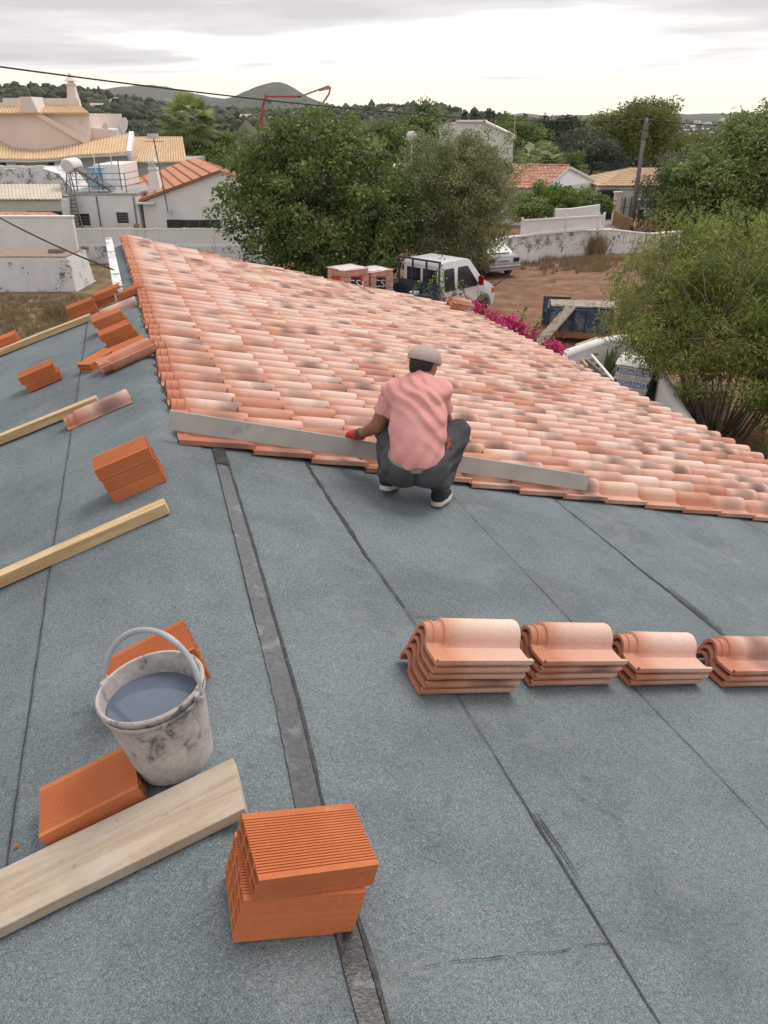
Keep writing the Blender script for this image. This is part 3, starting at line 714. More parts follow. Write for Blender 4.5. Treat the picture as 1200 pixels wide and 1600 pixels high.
def rest_of_tiles():
    Vs, Fs, UV, RN = [], [], [], []; nb = 0
    for kind in (True, False):
        me = tile_mesh('t', False, kind, (0, 0, 0)); n = len(me.vertices)
        co = np.empty(n * 3, np.float32); me.vertices.foreach_get('co', co); co = co.reshape(-1, 3)
        fa = np.array([list(p.vertices) for p in me.polygons]); bpy.data.meshes.remove(me)
        for dist, i, j, M in tiles[300:]:
            if (i == 0) != kind: continue
            W = np.array(hinv @ M); Vs.append(co @ W[:3, :3].T + W[:3, 3]); Fs.append(fa + nb); nb += n
            UV.append(np.repeat(0, 0)); UV[-1] = (co[fa.ravel()][:, :2] / np.array([TLEN, TWID])); RN.append(np.tile(np.array(rnd3()), (len(fa), 1)))
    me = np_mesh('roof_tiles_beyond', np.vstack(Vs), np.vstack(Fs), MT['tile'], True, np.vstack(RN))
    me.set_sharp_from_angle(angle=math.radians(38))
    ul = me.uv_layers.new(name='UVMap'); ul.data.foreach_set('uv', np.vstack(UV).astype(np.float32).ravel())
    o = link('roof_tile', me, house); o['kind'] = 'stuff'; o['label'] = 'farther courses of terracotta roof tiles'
rest_of_tiles()
# ------------------------------------------------------------------ things lying on the roof
# hollow clay bricks 30 x 20 x 7 cm with ribbed faces and two rows of four cells
def brick_mesh():
    Lx, Wy, Hz = .30, .20, .07; mb = MB(); prof = []
    def ribs(a, b, n, dep, margin):
        out = [a]; d = (b - a); L = d.length; d = d / L; nrm = Vector((d.y, -d.x)); step = (L - 2 * margin) / n
        for k in range(n):
            t = margin + k * step
            for q, e in ((0, 0), (.30, 0), (.36, 1), (.94, 1)):
                out.append(a + d * (t + q * step) - nrm * (dep * (1 - e) if q < .33 else 0))
        out.append(a + d * (L - margin)); return out
    c = [Vector((-Wy / 2, -Hz / 2)), Vector((Wy / 2, -Hz / 2)), Vector((Wy / 2, Hz / 2)), Vector((-Wy / 2, Hz / 2))]
    for k in range(4):
        prof += ribs(c[k], c[(k + 1) % 4], 21 if k % 2 == 0 else 7, .0030 if k % 2 == 0 else .0012, .012)
    n = len(prof)
    for x in (-Lx / 2, Lx / 2): mb.v += [Vector((x, p.x, p.y + Hz / 2)) for p in prof]
    for k in range(n): j = (k + 1) % n; mb.f.append((k, j, n + j, n + k))
    ww, wh = .0085, .0075; e = .0022
    ys = [-Wy / 2 + e]; cw = (Wy - 5 * ww) / 4
    for k in range(4): ys += [-Wy / 2 + ww + k * (cw + ww), -Wy / 2 + (k + 1) * (cw + ww)]
    ys.append(Wy / 2 - e); zs = [e]; ch = (Hz - 3 * wh) / 2
    for k in range(2): zs += [wh + k * (ch + wh), (k + 1) * (ch + wh)]
    zs.append(Hz - e)
    for x in (-Lx / 2 + .0004, Lx / 2 - .0004):
        for a in range(len(ys) - 1):
            for b in range(len(zs) - 1):
                if a % 2 == 1 and b % 2 == 1: continue
                mb.quad((x, ys[a], zs[b]), (x, ys[a + 1], zs[b]), (x, ys[a + 1], zs[b + 1]), (x, ys[a], zs[b + 1]))
    for a in range(1, len(ys) - 1, 2):
        for b in range(1, len(zs) - 1, 2):
            y0, y1, z0, z1 = ys[a], ys[a + 1], zs[b], zs[b + 1]; cc = .006
            rg = [(y0 + cc, z0), (y1 - cc, z0), (y1, z0 + cc), (y1, z1 - cc), (y1 - cc, z1), (y0 + cc, z1), (y0, z1 - cc), (y0, z0 + cc)]
            for k in range(8):
                (p, q), (r_, s_) = rg[k], rg[(k + 1) % 8]
                mb.quad((-Lx / 2 + .0004, p, q), (Lx / 2 - .0004, p, q), (Lx / 2 - .0004, r_, s_), (-Lx / 2 + .0004, r_, s_))
            for x in (-Lx / 2 + .0004, Lx / 2 - .0004):
                for (p, q), (r_, s_), (t_, v_) in (((y0, z0), (y0 + cc, z0), (y0, z0 + cc)), ((y1, z0), (y1 - cc, z0), (y1, z0 + cc)), ((y1, z1), (y1 - cc, z1), (y1, z1 - cc)), ((y0, z1), (y0 + cc, z1), (y0, z1 - cc))):
                    mb.quad((x, p, q), (x, r_, s_), (x, t_, v_))
    me = bpy.data.meshes.new('hollow_brick'); me.from_pydata([tuple(p) for p in mb.v], [], mb.f); me.materials.append(MT['brick']); return me
BRICK = brick_mesh()
def brick(M, label, group):
    o = link('hollow_brick', BRICK, None, M @ Matrix.Scale(.925, 4)); return tag(o, label, 'brick', group)
def brick_on(u, s, rot, level, label, group, side=False, jig=0.0, lean=0.0):
    return brick(roof_frame(u, s, rot, .010 + .0668 * level, side) @ Matrix.Rotation(jig, 4, 'Z') @ Matrix.Rotation(lean, 4, 'Y'), label, group)
G1 = 'three bricks stacked at the near end of the ridge'
flat = lambda u, s, z, rot: roof_frame(u, s, rot, z, True)
NB = (1.250, .030)
brick(flat(NB[0], NB[1], .014, -.06), 'lowest orange brick of the near ridge stack, on the black strip', G1)
brick(flat(NB[0] - .001, NB[1] + .001, .0797, -.058), 'middle orange brick of the near ridge stack of three', G1)
brick(flat(NB[0] + .002, NB[1] + .012, .1462, .030), 'topmost ribbed orange brick of the nearest stack, set slightly askew', G1)
u, s = rp(158, 1299); brick_on(u + .10, s, .03, 0, 'single orange brick lying left of the bucket above the plank', 'bricks around the bucket')
u, s = rp(340, 1065); u += .10; s -= .155; brick_on(u, s, .10, 0, 'lower orange brick behind the bucket', 'bricks around the bucket')
brick_on(u, s, .10, 1, 'upper orange brick right behind the bucket handle', 'bricks around the bucket')
G2 = 'three bricks stacked between the two battens'
u, s = rp(221, 772); u += .10; brick_on(u, s, .02, 0, 'bottom brick of the three stacked left of the straightedge', G2)
brick_on(u, s - .003, .02, 1, 'middle brick of the three stacked left of the straightedge', G2)
brick_on(u + .004, s - .010, .02, 2, 'top brick of the three stacked left of the straightedge', G2, jig=.01)
G3 = 'loose bricks along the far left of the ridge'
u, s = rp(71, 605); u += .10; brick_on(u, s, .10, 0, 'lower of two bricks lying alone on the left felt slope', G3)
brick_on(u + .01, s - .02, .10, 1, 'upper of two bricks lying alone on the left felt slope', G3)
u, s = rp(203, 556); brick_on(u + .10, s + .02, .05, 0, 'brick next to the upturned tile by the tile edge', G3)
u, s = rp(197, 538); brick_on(u + .12, s - .02, .08, 0, 'lower brick of the pair in the middle of the brick pile', G3)
brick_on(u + .12, s - .04, .12, 1, 'upper brick of the pair in the middle of the brick pile', G3)
u, s = rp(186, 518); brick_on(u + .20, s - .03, .05, 0, 'lower brick at the back of the pile by the tile edge', G3)
brick_on(u + .20, s - .05, .05, 1, 'upper brick at the back of the pile by the tile edge', G3)
u, s = rp(158, 572); brick_on(u + .05, s + .00, .62, 0, 'brick lying askew at the front left of the brick pile', G3, lean=-.02)
u, s = rp(135, 494); brick_on(u + .05, s, .02, 0, 'lower left brick of the row at the felt edge', G3)
brick_on(u + .05, s - .01, .02, 1, 'upper left brick of the row at the felt edge', G3)
u2, s2 = rp(180, 478); brick_on(u + .22, s + .28, .03, 1, 'brick bridging the row at the felt edge', G3)
brick_on(u + .24, s + .20, .03, 0, 'brick under the bridging one in the row at the felt edge', G3)
brick_on(u + .18, s + .47, .05, 0, 'right end brick of the row at the felt edge', G3)
u, s = rp(18, 548); brick_on(u + .07, s - .02, .05, 0, 'lower of two bricks beyond the farthest batten', G3)
brick_on(u + .07, s - .03, .05, 1, 'upper of two bricks beyond the farthest batten', G3)

# timber
def timber(u, s_end, length, w, t, rot, h, material, label, cat, name):
    M = roof_frame(u, s_end, rot, h, False); mb = MB(); n = 16
    R = random.Random(int(u * 100))
    for i in range(n + 1):
        x = -length * i / n
        bow = .004 * math.sin(i / n * 3.0) + R.uniform(-.0008, .0008)
        for y, z in ((-w / 2, 0), (w / 2, 0), (w / 2, t), (-w / 2, t)): mb.v.append(Vector((x, y + bow, z + abs(bow) * .3)))
    for i in range(n):
        for k in range(4): q = i * 4; mb.f.append((q + k, q + (k + 1) % 4, q + 4 + (k + 1) % 4, q + 4 + k))
    mb.f += [(3, 2, 1, 0), tuple(n * 4 + k for k in range(4))]
    o = link(name, mb.mesh(name, material, bevel=.003), None, M); return tag(o, label, cat)
u, s = rp(157, 632); timber(u, s, 1.9, .062, .055, .01, .010, MT['pine'], 'pale pine batten ending beside the single curved tile', 'batten', 'timber_batten')
u, s = rp(266, 800); timber(u, s, 1.9, .066, .055, .03, .010, MT['pine'], 'pale pine batten in front of the three stacked bricks', 'batten', 'timber_batten')
u, s = rp(145, 500); timber(u, s, 2.6, .070, .055, .035, .010, MT['pine'], 'farthest pale pine batten along the edge of the felt', 'batten', 'timber_batten')
u, s = rp(382, 1238); timber(u, s, 1.6, .185, .032, .0, .012, MT['plank'], 'wide stained formwork plank in the near left corner', 'plank', 'wooden_plank')

# stacks of new tiles and single tiles
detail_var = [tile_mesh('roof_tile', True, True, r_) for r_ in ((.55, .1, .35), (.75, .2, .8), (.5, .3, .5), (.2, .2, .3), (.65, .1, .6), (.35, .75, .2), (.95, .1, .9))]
def tile_thing(M, me, label, group):
    return tag(link('roof_tile', me, None, M), label, 'roof tile', group)
stacks = [(.668, 2.010, 5, 'first stack from the left', [3, 5, 0, 2, 6]), (1.145, 2.055, 4, 'second stack from the left', [3, 2, 5, 0]),
          (1.612, 2.050, 3, 'third stack from the left', [3, 2, 1]), (2.105, 2.040, 3, 'stack cut by the right edge', [0, 2, 5])]
ordn = {5: ['bottom', 'second', 'middle', 'fourth', 'top'], 4: ['bottom', 'second', 'third', 'top'], 3: ['bottom', 'middle', 'top']}
for si, (s, u, n, nm, vs) in enumerate(stacks):
    for k in range(n):
        R = random.Random(si * 10 + k)
        M = roof_frame(u + R.uniform(-.004, .004) - .004 * k, s + .006 * k + R.uniform(-.004, .004), R.uniform(-.012, .012) + .015, .016 + .0345 * k) @ Matrix.Diagonal((.885, .92, .95, 1)).to_4x4()
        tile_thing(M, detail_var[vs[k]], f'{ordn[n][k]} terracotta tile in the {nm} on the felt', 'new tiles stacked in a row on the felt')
cut = [tile_mesh('roof_tile', True, True, r_, lo=.10) for r_ in ((.35, .95, .25), (.6, .9, .6))]
u, s = rp(112, 672); tile_thing(roof_frame(u + .02, s - .02, .06, .004, False) @ Matrix.Translation((0, -.13, 0)), cut[0], 'single smoke-marked curved tile lying beside the middle batten', 'loose tiles on the left slope')
u, s = rp(150, 505); tile_thing(roof_frame(u + .02, s, .06, .004, False) @ Matrix.Translation((0, -.13, 0)), cut[1], 'single curved tile in front of the brick row at the felt edge', 'loose tiles on the left slope')
u, s = rp(168, 590); tile_thing(roof_frame(u + .12, s - .03, .22, .085, False) @ Matrix.Rotation(math.pi, 4, 'X') @ Matrix.Translation((0, -.13, 0)), tile_mesh('roof_tile', True, True, (.1, .1, .35)), 'upturned orange tile lying in front of the brick pile', 'loose tiles on the left slope')

# straightedge lying on the first row of tiles
def straightedge():
    a = roof(4.36, .055, .135); b = roof(4.20, 2.80, .118)
    x = (b - a).normalized(); y = Vector((0, 0, 1)).cross(x).normalized(); z = x.cross(y)
    tilt = Matrix.Rotation(-.20, 3, x); y = tilt @ y; z = tilt @ z
    M = Matrix(((x.x, y.x, z.x, a.x), (x.y, y.y, z.y, a.y), (x.z, y.z, z.z, a.z), (0, 0, 0, 1)))
    Lg = (b - a).length; t = thing('straightedge', 'long dull grey metal straightedge held against the first row of tiles', 'straightedge', M=M)
    mb = MB(); mb.box((Lg / 2, 0, 0), (Lg, .022, .112)); mb.build('bar', MT['alu'], t, bevel=.003, world=False)
    mb = MB(); R = random.Random(4)
    for k, (cx, cz, rx, rz) in enumerate(((.40, .012, .026, .030), (.445, .030, .012, .014), (.37, -.012, .012, .016))):
        b0 = len(mb.v); n = 14
        for q in range(n): th = 2 * math.pi * q / n; kk = R.uniform(.65, 1.2); mb.v.append(Vector((cx + rx * kk * math.cos(th), -.0125, cz + rz * kk * math.sin(th))))
        mb.f.append(tuple(b0 + q for q in range(n)))
    mb.build('mortar_stain', MT['concrete'], t, world=False)
    mb = MB()
    for x_ in (-.0006, Lg + .0006): mb.box((x_, 0, 0), (.006, .0245, .1145))
    mb.build('end_cap', MT['alu'], t, world=False)
straightedge()

# bucket of cloudy water
def bucket():
    u, s = rp(264, 1236); M = roof_frame(u + .108, s + .034, 0, .010, False) @ Matrix.Rotation(.17, 4, 'Y')
    t = thing('bucket', 'cement-splashed grey bucket of cloudy water with its handle up', 'bucket', M=M)
    Hh, r0, r1 = .265, .112, .139
    mb = MB(); prof = [(0.0, .0), (r0 - .012, .0), (r0 - .002, .004), (r0, .012)] + [(r0 + (r1 - r0) * k / 12, .012 + (Hh - .012) * k / 12) for k in range(1, 13)]
    prof += [(r1 + .006, Hh - .002), (r1 + .008, Hh + .006), (r1 + .004, Hh + .011), (r1 - .002, Hh + .009)] + [(r1 - .004 - (r1 - r0) * k / 8, Hh - (Hh - .02) * k / 8) for k in range(0, 9)] + [(0, .02)]
    R = random.Random(3)
    mb.lathe(prof, 56)
    for i, v in enumerate(mb.v):
        a = math.atan2(v.y, v.x); k = 1 + .012 * math.sin(2 * a + .6) * (v.z / Hh) + .004 * mnoise.noise(v * 24); v.x *= k; v.y *= k
    mb.build('body', MT['bucket'], t, smooth=True, angle=50, world=False)
    mb = MB(); mb.lathe([(r1 - .001, Hh - .030), (r1 + .005, Hh - .028), (r1 + .006, Hh - .018), (r1 + .0035, Hh - .014)], 56)
    mb.build('rim_band', MT['bucket'], t, smooth=True, world=False)
    # water stands level although the bucket leans with the roof
    inv = M.to_3x3().inverted(); up = (inv @ Vector((0, 0, 1))).normalized()
    mb = MB(); n = 56; zc = Hh - .052; ring = []
    for k in range(n):
        th = 2 * math.pi * k / n; r = .1355
        for _ in range(4):
            x, y = r * math.cos(th), r * math.sin(th); z = zc - (up.x * x + up.y * y) / up.z; r = r0 - .006 + (r1 - r0) * (z / Hh)
        ring.append(Vector((x, y, z)))
    mb.v = ring; mb.f = [tuple(range(n))]; mb.build('water', MT['water'], t, world=False)
    # two lugs and the bail handle
    ha = math.radians(-36); ax = Vector((math.cos(ha), math.sin(ha), 0)); ay = Vector((-math.sin(ha), math.cos(ha), 0))
    for sg in (-1, 1):
        mb = MB(); c = ax * sg * (r1 + .008) + Vector((0, 0, Hh - .012)); Mx = Matrix((ax, ay, Vector((0, 0, 1)))).transposed()
        mb.box(c, (.014, .036, .040), Mx); mb.box(c + ax * sg * .008, (.012, .016, .016), Mx); mb.build('lug', MT['bucket'], t, bevel=.003, world=False)
    pts, Rh = [], r1 + .016; lean = math.radians(68)
    for k in range(33):
        th = math.pi * k / 32; q = ax * (-Rh * math.cos(th)) + (Vector((0, 0, 1)) * math.sin(lean) + ay * math.cos(lean)) * (Rh * 1.10 * math.sin(th)) + Vector((0, 0, Hh - .010)); pts.append(q)
    rr = [.0050 if (k < 3 or k > 29) else .0085 for k in range(33)]
    mb = MB(); mb.tube(pts, rr, 10); mb.build('handle', MT['handle'], t, smooth=True, world=False)
MT['handle'] = proc('pale_plastic_handle', (.46, .48, .50), (.34, .35, .36), 18, .6, 0, .15)
bucket()

# chips of brick and mortar crumbs on the felt
R = random.Random(77)
def chip(px, py, right, sz, label):
    u, s = rp(px, py, 0, right); mb = MB(); p = roof(u, s, .012); n = 7
    for z, k in ((0, 1.0), (.6, .75)):
        for q in range(n): th = 2 * math.pi * q / n; mb.v.append(p + Vector((math.cos(th) * sz * k * R.uniform(.6, 1.2), math.sin(th) * sz * k * R.uniform(.5, 1.0), z * sz)))
    for q in range(n): mb.f.append((q, (q + 1) % n, n + (q + 1) % n, n + q))
    mb.f.append(tuple(n + q for q in range(n))); single(mb, 'brick_chip', MT['brick'], label, 'brick chip', loc=p)
chip(27, 1327, False, .008, 'small orange brick chip on the felt at the far left')
chip(757, 1427, True, .004, 'tiny orange crumb on the bare felt in the near right')
# ------------------------------------------------------------------ neighbouring buildings and walls
def px_poly(pts, Y): return [at(x, y, Y) for x, y in pts]
def drop(p, z=0.0): return Vector((p.x, p.y, z))
def slab(mb, pts, th):
    """roof slab: polygon with thickness th downwards"""
    mb.prism([Vector(p) for p in pts], (0, 0, -th)); return mb
def corr(mb, e0, e1, r0, r1, n, amp, th=.06, steps=1, seg=6):
    """corrugated roof between eave e0-e1 and ridge r0-r1: n rolls that run up the slope, stepped into courses"""
    e0, e1, r0, r1 = map(Vector, (e0, e1, r0, r1)); up = (e1 - e0).cross(r0 - e0).normalized()
    if up.z < 0: up = -up
    cols = n * seg
    def P(a, t, h): return (e0.lerp(e1, a)).lerp(r0.lerp(r1, a), t) + up * h
    for c in range(steps):
        t0, t1 = c / steps, (c + 1) / steps; b = len(mb.v); lift = .025 if steps > 1 else 0
        for k in range(cols + 1):
            a = k / cols; h = amp * abs(math.sin(math.pi * n * a))
            mb.v += [P(a, t0, h + lift), P(a, t1, h), P(a, t0, h - th + lift)]
        for k in range(cols):
            q = b + 3 * k; mb.f += [(q, q + 3, q + 4, q + 1), (q + 2, q + 5, q + 3, q)]
    return mb
def win(mb, o, ex, ez, w, h): pass
def rail(t, pts, r=.02, name='railing'):
    for a, b in pts: mb = MB(); mb.tube([a, b], r, 6); mb.build(name, MT['steel'], t)

# --- left: low old wall with gravel capping
def left_walls():
    Yw = 33.2
    A, B = gnd(-70, 462), gnd(117, 456); Yf = B.y
    zt = at(110, 404, Yf).z
    t = thing('old_garden_wall', 'thick low old wall with flaking limewash and gravel top at the left edge', 'wall', (A + B) / 2)
    B.x += .1
    back = Vector((0, 2.3, 0))
    mb = MB(); a, b = Vector((A.x, Yf, 0)), Vector((B.x, Yf, 0)); ta, tb = Vector((A.x, Yf + .12, zt)), Vector((B.x - .25, Yf + .12, zt))
    mb.prism([a, b, Vector((b.x, b.y + 2.5, 0)), Vector((a.x, a.y + 2.5, 0))], (0, 0, .02))
    n = len(mb.v); mb.v += [a, b, tb, ta, a + back, b + back, tb + back, ta + back]
    for f in ((0, 1, 2, 3), (1, 5, 6, 2), (5, 4, 7, 6), (4, 0, 3, 7), (3, 2, 6, 7)): mb.f.append(tuple(n + i for i in f))
    mb.build('wall_face', MT['old_white2'], t)
    mb = MB(); mb.box(((ta.x + tb.x) / 2, Yf + 1.27, zt + .03), (tb.x - ta.x - .08, 2.2, .06)); mb.build('gravel_top', MT['gravel'], t)
    mb = MB(); p = at(90, 399, Yf + 1.2); mb.box((p.x, Yf + 1.2, zt + .14), (.62, .35, .16)); mb.build('wood_block', MT['greywood'], t)
    # taller plain white wall behind
    Y = 40.0
    q = [at(-80, 343, Y), at(113, 340, Y), at(121, 392, Y), at(-80, 398, Y)]; zt = q[1].z; x1 = q[2].x
    t = thing('boundary_wall', 'plain smooth white wall above the old garden wall', 'wall', Vector((x1 - 3, Y, 0)))
    mb = MB(); mb.box(((q[0].x + x1) / 2, Y + .15, zt / 2), (x1 - q[0].x, .3, zt)); mb.build('wall_face', MT['white_wall'], t, bevel=.02)
    mb = MB(); mb.box(((q[0].x + x1) / 2, Y + .15, zt + .04), (x1 - q[0].x + .08, .38, .08)); mb.build('coping', MT['white_wall'], t, bevel=.02)
    # fence on a low wall
    Y = 41.5
    x0, x1 = at(119, 385, Y).x, at(420, 385, Y).x; zb, zt = at(200, 385, Y).z, at(200, 358, Y).z
    t = thing('railing_fence', 'white slatted metal fence on a low flaking wall behind the tiled roof', 'fence', Vector(((x0 + x1) / 2, Y, 0)))
    mb = MB(); mb.box(((x0 + x1) / 2, Y, zb / 2), (x1 - x0, .25, zb)); mb.build('low_wall', MT['old_white'], t)
    for z in (zb + .05, zt): mb = MB(); mb.box(((x0 + x1) / 2, Y, z), (x1 - x0, .06, .07)); mb.build('rail', MT['white_paint'], t)
    n = 7
    for k in range(n + 1): mb = MB(); mb.box((x0 + (x1 - x0) * k / n, Y, (zb + zt) / 2 + .03), (.09, .09, zt - zb + .1)); mb.build('post', MT['white_paint'], t)
    mb = MB(); x = x0
    while x < x1: mb.box((x, Y + .01, (zb + zt) / 2), (.07, .03, zt - zb)); x += .105
    o = mb.build('slat', MT['white_paint'], t); o['kind'] = 'stuff'
left_walls()

def white_house():
    Y = 46.0
    x0, x1 = at(112, 330, Y).x, at(217, 330, Y).x; zt = at(160, 305, Y).z; D = 6.5
    t = thing('white_house', 'white flat-roofed house with a roof terrace, metal railing and outside stair', 'house', Vector(((x0 + x1) / 2, Y + 3, 0)))
    mb = MB(); mb.box(((x0 + x1) / 2, Y + D / 2, zt / 2), (x1 - x0, D, zt)); mb.build('wall', MT['white_wall'], t, bevel=.04)
    mb = MB(); mb.box(((x0 + x1) / 2, Y + D / 2, zt + .05), (x1 - x0 + .1, D + .1, .1)); mb.build('roof_slab', MT['concrete'], t)
    for px, py, w, h in ((132, 343, .60, .62), (192, 340, .58, .56)):
        c = at(px, py, Y)
        mb = MB(); mb.box((c.x, Y - .01, c.z), (w + .22, .06, h + .22)); wd = mb.build('window', MT['white_wall'], t)
        mb = MB(); mb.box((c.x, Y - .035, c.z), (w, .04, h)); mb.build('pane', MT['glass'], wd)
        for k in (-1, 1): mb = MB(); mb.bar((c.x + k * w * .5, Y - .06, c.z - h / 2), (c.x + k * w * .5, Y - .06, c.z + h / 2), .05); mb.build('frame', MT['brown_frame'], wd)
        for k in range(3): mb = MB(); mb.bar((c.x - w / 2, Y - .065, c.z - h * .25 + k * h * .25), (c.x + w / 2, Y - .065, c.z - h * .25 + k * h * .25), .03); mb.build('grille', MT['greywood'], wd)
    for px, py0, py1 in ((151, 307, 356), (208, 307, 352)):
        a, b = at(px, py0, Y - .08), at(px + 6, py1, Y - .08); a.x = b.x = (a.x + b.x) / 2
        mb = MB(); mb.tube([a, b], .035, 6); mb.build('drain_pipe', MT['steel'], t)
    # upper storey set back
    Y2 = 51.0; xa, xb = at(150, 290, Y2).x, at(189, 290, Y2).x; z2 = at(170, 257, Y2).z
    mb = MB(); mb.box(((xa + xb) / 2, Y2 + 2, (zt + z2) / 2), (xb - xa, 4, z2 - zt)); mb.build('upper_wall', MT['white_wall'], t, bevel=.03)
    # long low barrel-like white wall to the left
    Y3 = 50.0; xa, xb = at(-60, 290, Y3).x, at(113, 290, Y3).x; z3 = at(60, 263, Y3).z
    pl = [Vector((xa, Y3, 0)), Vector((xb, Y3, 0)), Vector((xb, Y3, z3 - 1.2)), Vector((xb - .7, Y3, z3 - .3)), Vector((xb - 1.6, Y3, z3)), Vector((xa, Y3, z3 - .1))]
    mb = MB(); mb.prism(pl, (0, 3, 0)); mb.build('side_wall', MT['old_white'], t)
    mb = MB(); R = random.Random(5); x = xa
    while x < xb - 1.6: mb.box((x, Y3 + .2, z3 + .06), (.22, .3, .16 * R.uniform(.6, 1.2))); x += .25
    o = mb.build('coping_tile', MT['white_wall'], t); o['kind'] = 'stuff'
    # terrace railing
    P = lambda px, py, Yq: at(px, py, Yq)
    xs = [at(q, 300, Y + .15).x for q in (112, 140, 155, 163, 198)]; zr = zt + .1
    for x in xs: mb = MB(); mb.tube([(x, Y + .15, zr), (x, Y + .15, zr + 1.0)], .025, 6); mb.build('railing_post', MT['steel'], t)
    for h in (.35, .68, 1.0): mb = MB(); mb.tube([(xs[0], Y + .15, zr + h), (xs[-1], Y + .15, zr + h)], .02, 6); mb.build('railing_bar', MT['steel'], t)
    for x in (xs[-1],):
        for h in (.35, .68, 1.0): mb = MB(); mb.tube([(x, Y + .15, zr + h), (x, Y + 4.5, zr + h)], .02, 6); mb.build('railing_bar', MT['steel'], t)
    # goal-like pipe frames
    for pxa, pxb, pyt, m_ in ((161, 191, 246, 'steel'), (155, 181, 239, 'white_paint')):
        Yq = Y + 2; a, b = at(pxa, 300, Yq).x, at(pxb, 300, Yq).x; zz = at(pxa, pyt, Yq).z
        mb = MB(); mb.tube([(a, Yq, zr), (a, Yq, zz), (b, Yq, zz), (b, Yq, zr)], .035, 6); mb.build('pipe_frame', MT[m_], t)
    # outside metal stair
    a0, a1 = at(97, 304, Y - .3), at(107, 356, Y - .9); b0, b1 = at(116, 304, Y - .3), at(129, 356, Y - .9)
    for a, b in ((a0, a1), (b0, b1)): mb = MB(); mb.bar(a, b, .05, .12); mb.build('stair_stringer', MT['steel'], t)
    for k in range(9): f = (k + .5) / 9; mb = MB(); mb.bar(a0.lerp(a1, f), b0.lerp(b1, f), .20, .035); mb.build('stair_tread', MT['steel'], t)
    # stone trough by the pipe
    c = at(208, 353, Y - .5); mb = MB(); mb.box((c.x, Y - .5, .3), (1.3, .5, .6)); mb.box((c.x + .2, Y - .55, 1.0), (.25, .25, .9)); mb.build('stone_sink', MT['stone'], t)
    # blue container on the terrace
    c = at(152, 272, Y + 3); mb = MB(); mb.box((c.x, Y + 3, zr + .55), (.75, .6, 1.1)); mb.box((c.x, Y + 3, zr + 1.13), (.82, .66, .08))
    single(mb, 'water_tank', MT['blue_box'], 'small sky-blue tank on the white terrace roof', 'tank', bevel=.03)
    # thermosiphon solar heater: drum on legs with sloping collector
    tp = at(112, 258, Y + .9); bz = zr
    s = thing('solar_heater', 'white round solar water drum with its sloping collector on the terrace', 'solar heater', Vector((tp.x, Y + .9, bz)))
    Mx = Matrix.Translation(tp) @ Matrix.Rotation(math.pi / 2, 4, 'X')
    mb = MB(); mb.lathe([(0, -.75), (.30, -.75), (.36, -.70), (.38, -.60), (.38, .60), (.36, .70), (.30, .75), (0, .75)], 20, Mx); mb.build('drum', MT['white_paint'], s, smooth=True, angle=40)
    mb = MB(); mb.lathe([(.30, .755), (.30, .77), (.26, .775), (0, .775)], 20, Mx); mb.build('drum_cap', MT['dish'], s)
    e = at(178, 300, Y + .9)
    mb = MB(); a, b = Vector((tp.x + .25, Y + .3, tp.z - .1)), Vector((e.x, Y + .3, bz + .12)); mb.bar(a, b, .12, .10); mb.build('collector', MT['steel'], s)
    mb = MB(); mb.bar(a + Vector((0, .6, .02)), b + Vector((0, .6, .02)), 1.0, .06); mb.build('collector_glass', MT['glass'], s)
    for dx, yy in ((-.35, .3), (.15, .3), (-.1, 1.4)): mb = MB(); mb.bar((tp.x + dx * .3, Y + yy, tp.z - .3), (tp.x + dx, Y + yy, bz), .05); mb.build('leg', MT['steel'], s)
    mb = MB(); c = at(-10, 318, 44.0)
white_house()

def shed():
    e0, e1 = at(-70, 316, 44.0), at(97, 307, 44.0); r0, r1 = at(-70, 293, 47.5), at(93, 284, 47.5)
    e0.z = e1.z = (e0.z + e1.z) / 2; r0.z = r1.z = max((r0.z + r1.z) / 2, e0.z + .35)
    t = thing('lean_to_shed', 'pale green lean-to shed with a cream corrugated roof at the left edge', 'shed', drop((e0 + r1) / 2))
    mb = MB(); corr(mb, e0, e1, r0, r1, 30, .05); mb.build('corrugated_roof', MT['cream_sheet'], t, smooth=True, angle=50)
    mb = MB(); mb.prism([Vector((e0.x + .1, 44.2, 0)), Vector((e1.x - .2, 44.2, 0)), Vector((e1.x - .2, 47.4, 0)), Vector((e0.x + .1, 47.4, 0))], (0, 0, e0.z - .07)); mb.build('wall', proc('pale_green_render', (.56, .58, .52), (.50, .52, .47), 1, .9, 0, 0), t)
    c = at(68, 332, 44.1); mb = MB(); mb.box((c.x, 44.17, c.z - .4), (1.9, .06, .9)); mb.build('opening', MT['dark'], t)
    e0, e1 = at(-70, 340, 41.6), at(95, 337, 41.6); r0, r1 = at(-70, 331, 43.6), at(80, 331, 43.6)
    t = thing('red_canopy', 'strip of red sheet roof just above the plain white wall', 'canopy', drop((e0 + e1) / 2))
    mb = MB(); slab(mb, [e0, e1, r1, r0], .06); mb.build('sheet', MT['red_tile'], t)
    for q in (e0.lerp(e1, .1), e0.lerp(e1, .5), e0.lerp(e1, .9)): mb = MB(); mb.bar((q.x, q.y + .3, 0), (q.x, q.y + .3, q.z - .03), .09); mb.build('post', MT['steel'], t)
shed()

